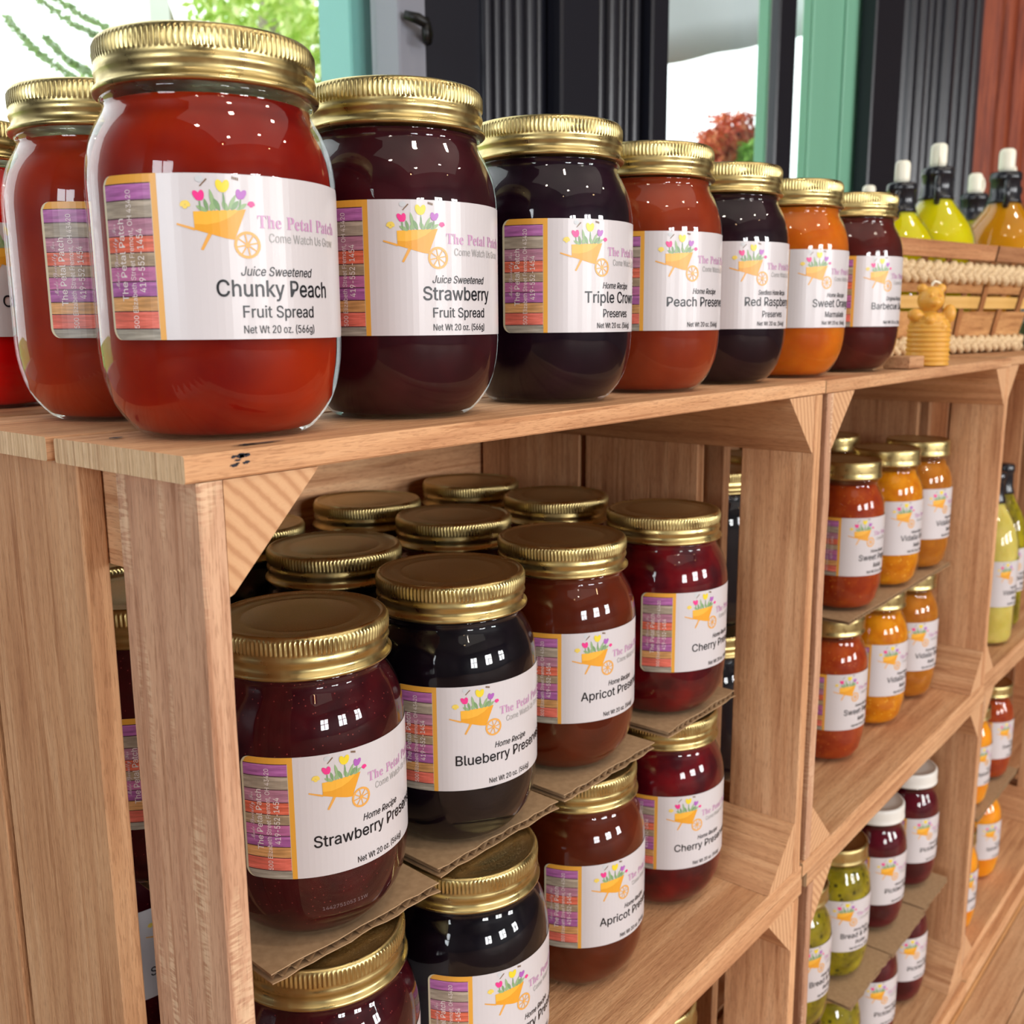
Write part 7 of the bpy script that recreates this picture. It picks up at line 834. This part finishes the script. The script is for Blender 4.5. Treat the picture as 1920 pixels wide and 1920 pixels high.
for i in (1,3,5):
    bm = bmesh.new(); a,b = xs[i],xs[i+1]; m_=(a+b)/2
    for q in ((a,a+.08),(b-.08,b),(m_-.04,m_+.04)): box_bm(bm,q[0],q[1],yy+.0,yy+.05,0,1.7)
    for z in (0,.80,1.62): box_bm(bm,a,b,yy+.0,yy+.05,z,z+.08)
    struct('window_%d'%(i//2+3), from_bm('shop_window_frame',bm,[BLACK]))
bm = bmesh.new()
for q in (-1.75,-.94,-.13): box_bm(bm,-4.60,-4.55,q,q+.08,0,1.7)
for z in (0,.80,1.62): box_bm(bm,-4.60,-4.55,-1.75,-.05,z,z+.08)
struct('window_6', from_bm('side_window_frame',bm,[BLACK]))
# left window in view: teal outer frame, grey sash with catch
w1 = tag(link('window_1', None), kind='structure')
link('outer_frame', box('outer_frame',.558,.592,YW+.045,YW+.095,WZ0,WZ1,GREEN2,.002), w1)
link('sash_stile', box('sash_stile',.5705,.6090,YW-.012,YW+.030,WZ0,WZ1,GREY,.002), w1)
link('pane', box('pane',-.25,.5705,YW+.02,YW+.023,WZ0,WZ1,PANE), w1)
link('sash_rail', box('sash_rail',-.25,.5705,YW+.0,YW+.03,WZ0,WZ0+.06,GREY,.002), w1)
bm = bmesh.new(); tube_bm(bm,[(.574,YW-.016,.337),(.583,YW-.026,.333),(.592,YW-.028,.330),(.602,YW-.020,.324),(.609,YW-.014,.318)],[.004,.0055,.005,.006,.004],8); tube_bm(bm,[(.592,YW-.028,.335),(.590,YW-.03,.312)],.0035,8)
link('catch', from_bm('catch',bm,[IRON]), w1)
# fluted black pilaster between the windows
def fluted(name, x0,x1,y,mt,flutes,z0=ZF,z1=ZCE):
    """moulded upright: list of (offset along x, radius, sign)"""
    pts=[(x0,y+.03)]
    for cx,r in flutes:
        for k in range(9):
            a=pi-pi*k/8; pts.append((cx+r*cos(a), y-abs(r)*sin(a)*.8))
    pts += [(x1,y+.03)]
    vs=[(a,b,z0) for a,b in pts]+[(a,b,z1) for a,b in pts]; n=len(pts)
    return mk(name,vs,[(i,i+1,n+i+1,n+i) for i in range(n-1)],[mt])
t1 = tag(link('trim_1', None), kind='structure')
link('backing_board', box('backing_board',.6095,1.045,YW-.010,YW+.001,ZF,ZCE,BLACK,.001), t1)
link('reeded_moulding', fluted('m',.690,.800,YW-.012,BLACK,[(.700,.007),(.716,.007),(.733,.009),(.752,.009),(.772,.010),(.790,.006)]), t1)
link('flat_board', box('flat_board',.806,.880,YW-.034,YW-.010,ZF,ZCE,BLACK,.003), t1)
link('reeded_moulding', fluted('m',.884,1.000,YW-.014,BLACK,[(.892,.006),(.908,.008),(.930,.012),(.952,.007),(.968,.005),(.985,.009)]), t1)
link('casing_board', box('casing_board',1.004,1.045,YW-.030,YW+.020,ZF,ZCE,BLACK,.003), t1)
# right window in view
w2 = tag(link('window_2', None), kind='structure')
link('pane', box('pane',1.060,2.02,YW+.036,YW+.039,WZ0,WZ1,PANE), w2)
link('green_stop', box('green_stop',1.480,1.500,YW+.045,YW+.065,WZ0,WZ1,GREEN,.002), w2)
link('mullion', box('mullion',1.416,1.478,YW-.006,YW+.012,WZ0,WZ1,BLACK,.003), w2)
sh = link('shutter', box('shutter',1.580,1.900,YW+.016,YW+.032,WZ0,WZ1,GREEN,.002), w2)
link('shutter_stile', box('shutter_stile',1.580,1.640,YW+.0105,YW+.0158,WZ0,WZ1,GREEN,.002), sh); link('shutter_stile', box('shutter_stile',1.720,1.760,YW+.0105,YW+.0158,WZ0,WZ1,GREEN,.002), sh)
t2 = tag(link('trim_2', None), kind='structure')
link('casing_board', box('casing_board',1.783,1.925,YW-.02,YW+.01,ZF,ZCE,BLACK,.003), t2)
link('reeded_moulding', fluted('m',1.93,2.45,YW-.012,BLACK,[(1.985,.016),(2.035,.020),(2.085,.014),(2.13,.016),(2.19,.028),(2.27,.018),(2.33,.022),(2.40,.014)]), t2)
t3 = tag(link('trim_3', None), kind='structure')
link('brown_board', fluted('brown_board',2.50,5.0,YW-.03,BROWN,[(2.56+.11*i,.045 if i%2 else .03) for i in range(20)]), t3)
# ------------------------------------------------------------------ outdoors
LAWN = mat('lawn', srgb(150,176,84), .9); struct('ground', box('ground',-12,26,YW+.12,30,ZF-.35,ZF-.30,LAWN))
CANV = mat('grey_canvas', srgb(222,226,224), .8)
def leafm(n,c): return mat(n,c,.6, Subsurface_Weight=0)
LV = [leafm('leaf_light',srgb(206,226,130)), leafm('leaf_mid',srgb(176,206,104)), leafm('leaf_pale',srgb(228,236,172))]
def foliage(name, spots, n, size, mats, seed):
    rnd=random.Random(seed); vs=[];fs=[];idx=[]
    for _ in range(n):
        c,r = rnd.choice(spots); 
        p = Vector(c)+Vector([max(-1.5,min(1.5,rnd.gauss(0,1))) for _ in range(3)])*r*.42
        a = Vector((rnd.uniform(-1,1),rnd.uniform(-1,1),rnd.uniform(-1,1))).normalized(); b = a.orthogonal().normalized(); s=size*rnd.uniform(.6,1.3)
        b = b*cos(2)+a.cross(b)*sin(2)
        k=len(vs); vs += [p-a*s,p+b*s*.4+a*s*.1,p+a*s,p-b*s*.4+a*s*.1]; fs.append((k,k+1,k+2,k+3)); idx.append(rnd.randrange(len(mats)))
    return mk(name,vs,fs,mats,idx)
BARK = mat('grey_bark', srgb(150,140,124), .9)
tr = thing('tree','leafy yellow-green tree outside the left window','tree',(3.55,4.6,ZF-.3))
bm=bmesh.new(); tube_bm(bm,[(0,0,0),(.05,.02,1.2),(-.05,.05,2.2),(.1,0,3.2)],[.14,.11,.09,.05],10); tube_bm(bm,[(-.02,.03,1.7),(-.5,.1,2.5),(-.8,.0,3.2)],[.06,.04,.02],8); tube_bm(bm,[(.0,.03,1.9),(.5,.1,2.6)],[.05,.02],8)
link('trunk', from_bm('trunk',bm,[BARK]), tr)
rnd=random.Random(3); spots=[((rnd.uniform(-.62,.75),rnd.uniform(-.5,.5),rnd.uniform(1.7,3.4)),rnd.uniform(.18,.42)) for _ in range(26)]
f_=link('foliage', foliage('foliage',spots,5200,.042,LV,4), tr); f_['kind']='stuff'
# drooping branch at the far left
br = thing('drooping_branch','thin drooping green branches hanging outside the far left pane','branch',(1.26,2.6,.918))
CON = [leafm('needle_green',srgb(186,208,160)),leafm('needle_grey',srgb(200,216,184))]
for pts in ([(-.05,0,.09),(0,0,0),(.10,0,-.048),(.20,0,-.070)],[(-.09,0,-.07),(-.026,0,-.131),(.046,0,-.173),(.118,0,-.205)],[(.03,.03,-.09),(.078,.03,-.133),(.13,.03,-.155),(.19,.03,-.175)],[(.0,.1,.13),(.08,.1,.05),(.18,.1,.012),(.30,.1,-.02)]):
    bm=bmesh.new(); tube_bm(bm,pts,.002,5); sp=[]
    for i in range(24):
        t=i/23*2.999; k=int(t); q=Vector(pts[k]).lerp(Vector(pts[k+1]),t-k); sp.append((tuple(q),.014))
    t_=link('twig', from_bm('twig',bm,[BARK]), br); g_=link('needles', foliage('needles',sp,420,.010,CON,int(pts[0][0]*99)), t_); g_['kind']='stuff'
# white post outside
tag(link('white_post', box('white_post',-.045,.045,-.05,.05,0,3.4,mat('white_paint',srgb(240,240,236),.5)),None,(2.228,3.6,ZF-.3)),'white painted post beyond the left window, beside the tree','post')
# canopy and hanging flowers outside the right window
cn = thing('canvas_canopy','pale grey canvas canopy slung outside the right window','canopy',(0,0,0))
vs=[];fs=[];N=40
for i in range(N+1):
    for j in range(13):
        t=i/N; q=j/12; x=2.9+3.4*t
        vs.append((x, 1.75+.45*q+.05*sin(t*30+q*3)*q, .94+.283*(x-3.1)+q*1.5+.003*sin(t*46)*(1-q)))
for i in range(N):
    for j in range(12): a=i*13+j; fs.append((a,a+13,a+14,a+1))
o=link('canvas', mk('canvas',vs,fs,[CANV],smooth=True), cn); sm=o.modifiers.new('thick','SOLIDIFY'); sm.thickness=.004
fb = thing('flower_bush','round bush of orange-red flowers outside the right window','flowers',(3.16,1.50,.70))
FR=[mat('flower_orange',srgb(236,132,90),.7),mat('flower_red',srgb(226,108,84),.7),mat('flower_salmon',srgb(242,158,118),.7)]; FG=[mat('bush_green',srgb(150,200,84),.7)]
link('blooms', foliage('blooms',[((0,0,-.02),.10),((.11,0,-.04),.09),((-.13,0,-.08),.08),((.08,0,-.13),.10),((-.05,0,-.11),.10),((-.14,0,-.16),.07)],3600,.015,FR,8), fb)['kind']='stuff'
link('leaves', foliage('leaves',[((.03,-.10,-.08),.05),((-.06,-.10,-.10),.05),((-.02,-.10,-.18),.07),((.09,-.1,-.2),.06)],900,.018,FG,9), fb)['kind']='stuff'
link('stem', box('stem',-.02,.02,-.02,.02,-1.75,.0,BARK), fb)
# two pendant lamps of the shop, out of view, seen as sparks in the glass
for i,(x,y,z) in enumerate(((-.6,-1.5,1.15),(.9,-1.9,1.25))):
    pl = thing('pendant_lamp',['pendant lamp with a small warm bulb, left one behind the camera','pendant lamp with a small warm bulb, right one behind the camera'][i],'lamp',(x,y,z))
    bmx=bmesh.new(); tube_bm(bmx,[(0,0,.07),(0,0,ZCE-z)],.003,6); link('cord', from_bm('cord',bmx,[IRON]), pl)
    link('shade', lathe('shade',[(.10,.0),(.06,.05),(.02,.075),(0,.078)],24,[IRON]), pl)
    bu=mat('warm_bulb',(1,.8,.5),.5,Emission_Color=(1,.62,.28,1),Emission_Strength=60); link('bulb', lathe('bulb',[(0,-.03),(.018,-.024),(.026,-.006),(.02,.014),(.012,.03),(0,.032)],20,[bu]), pl)
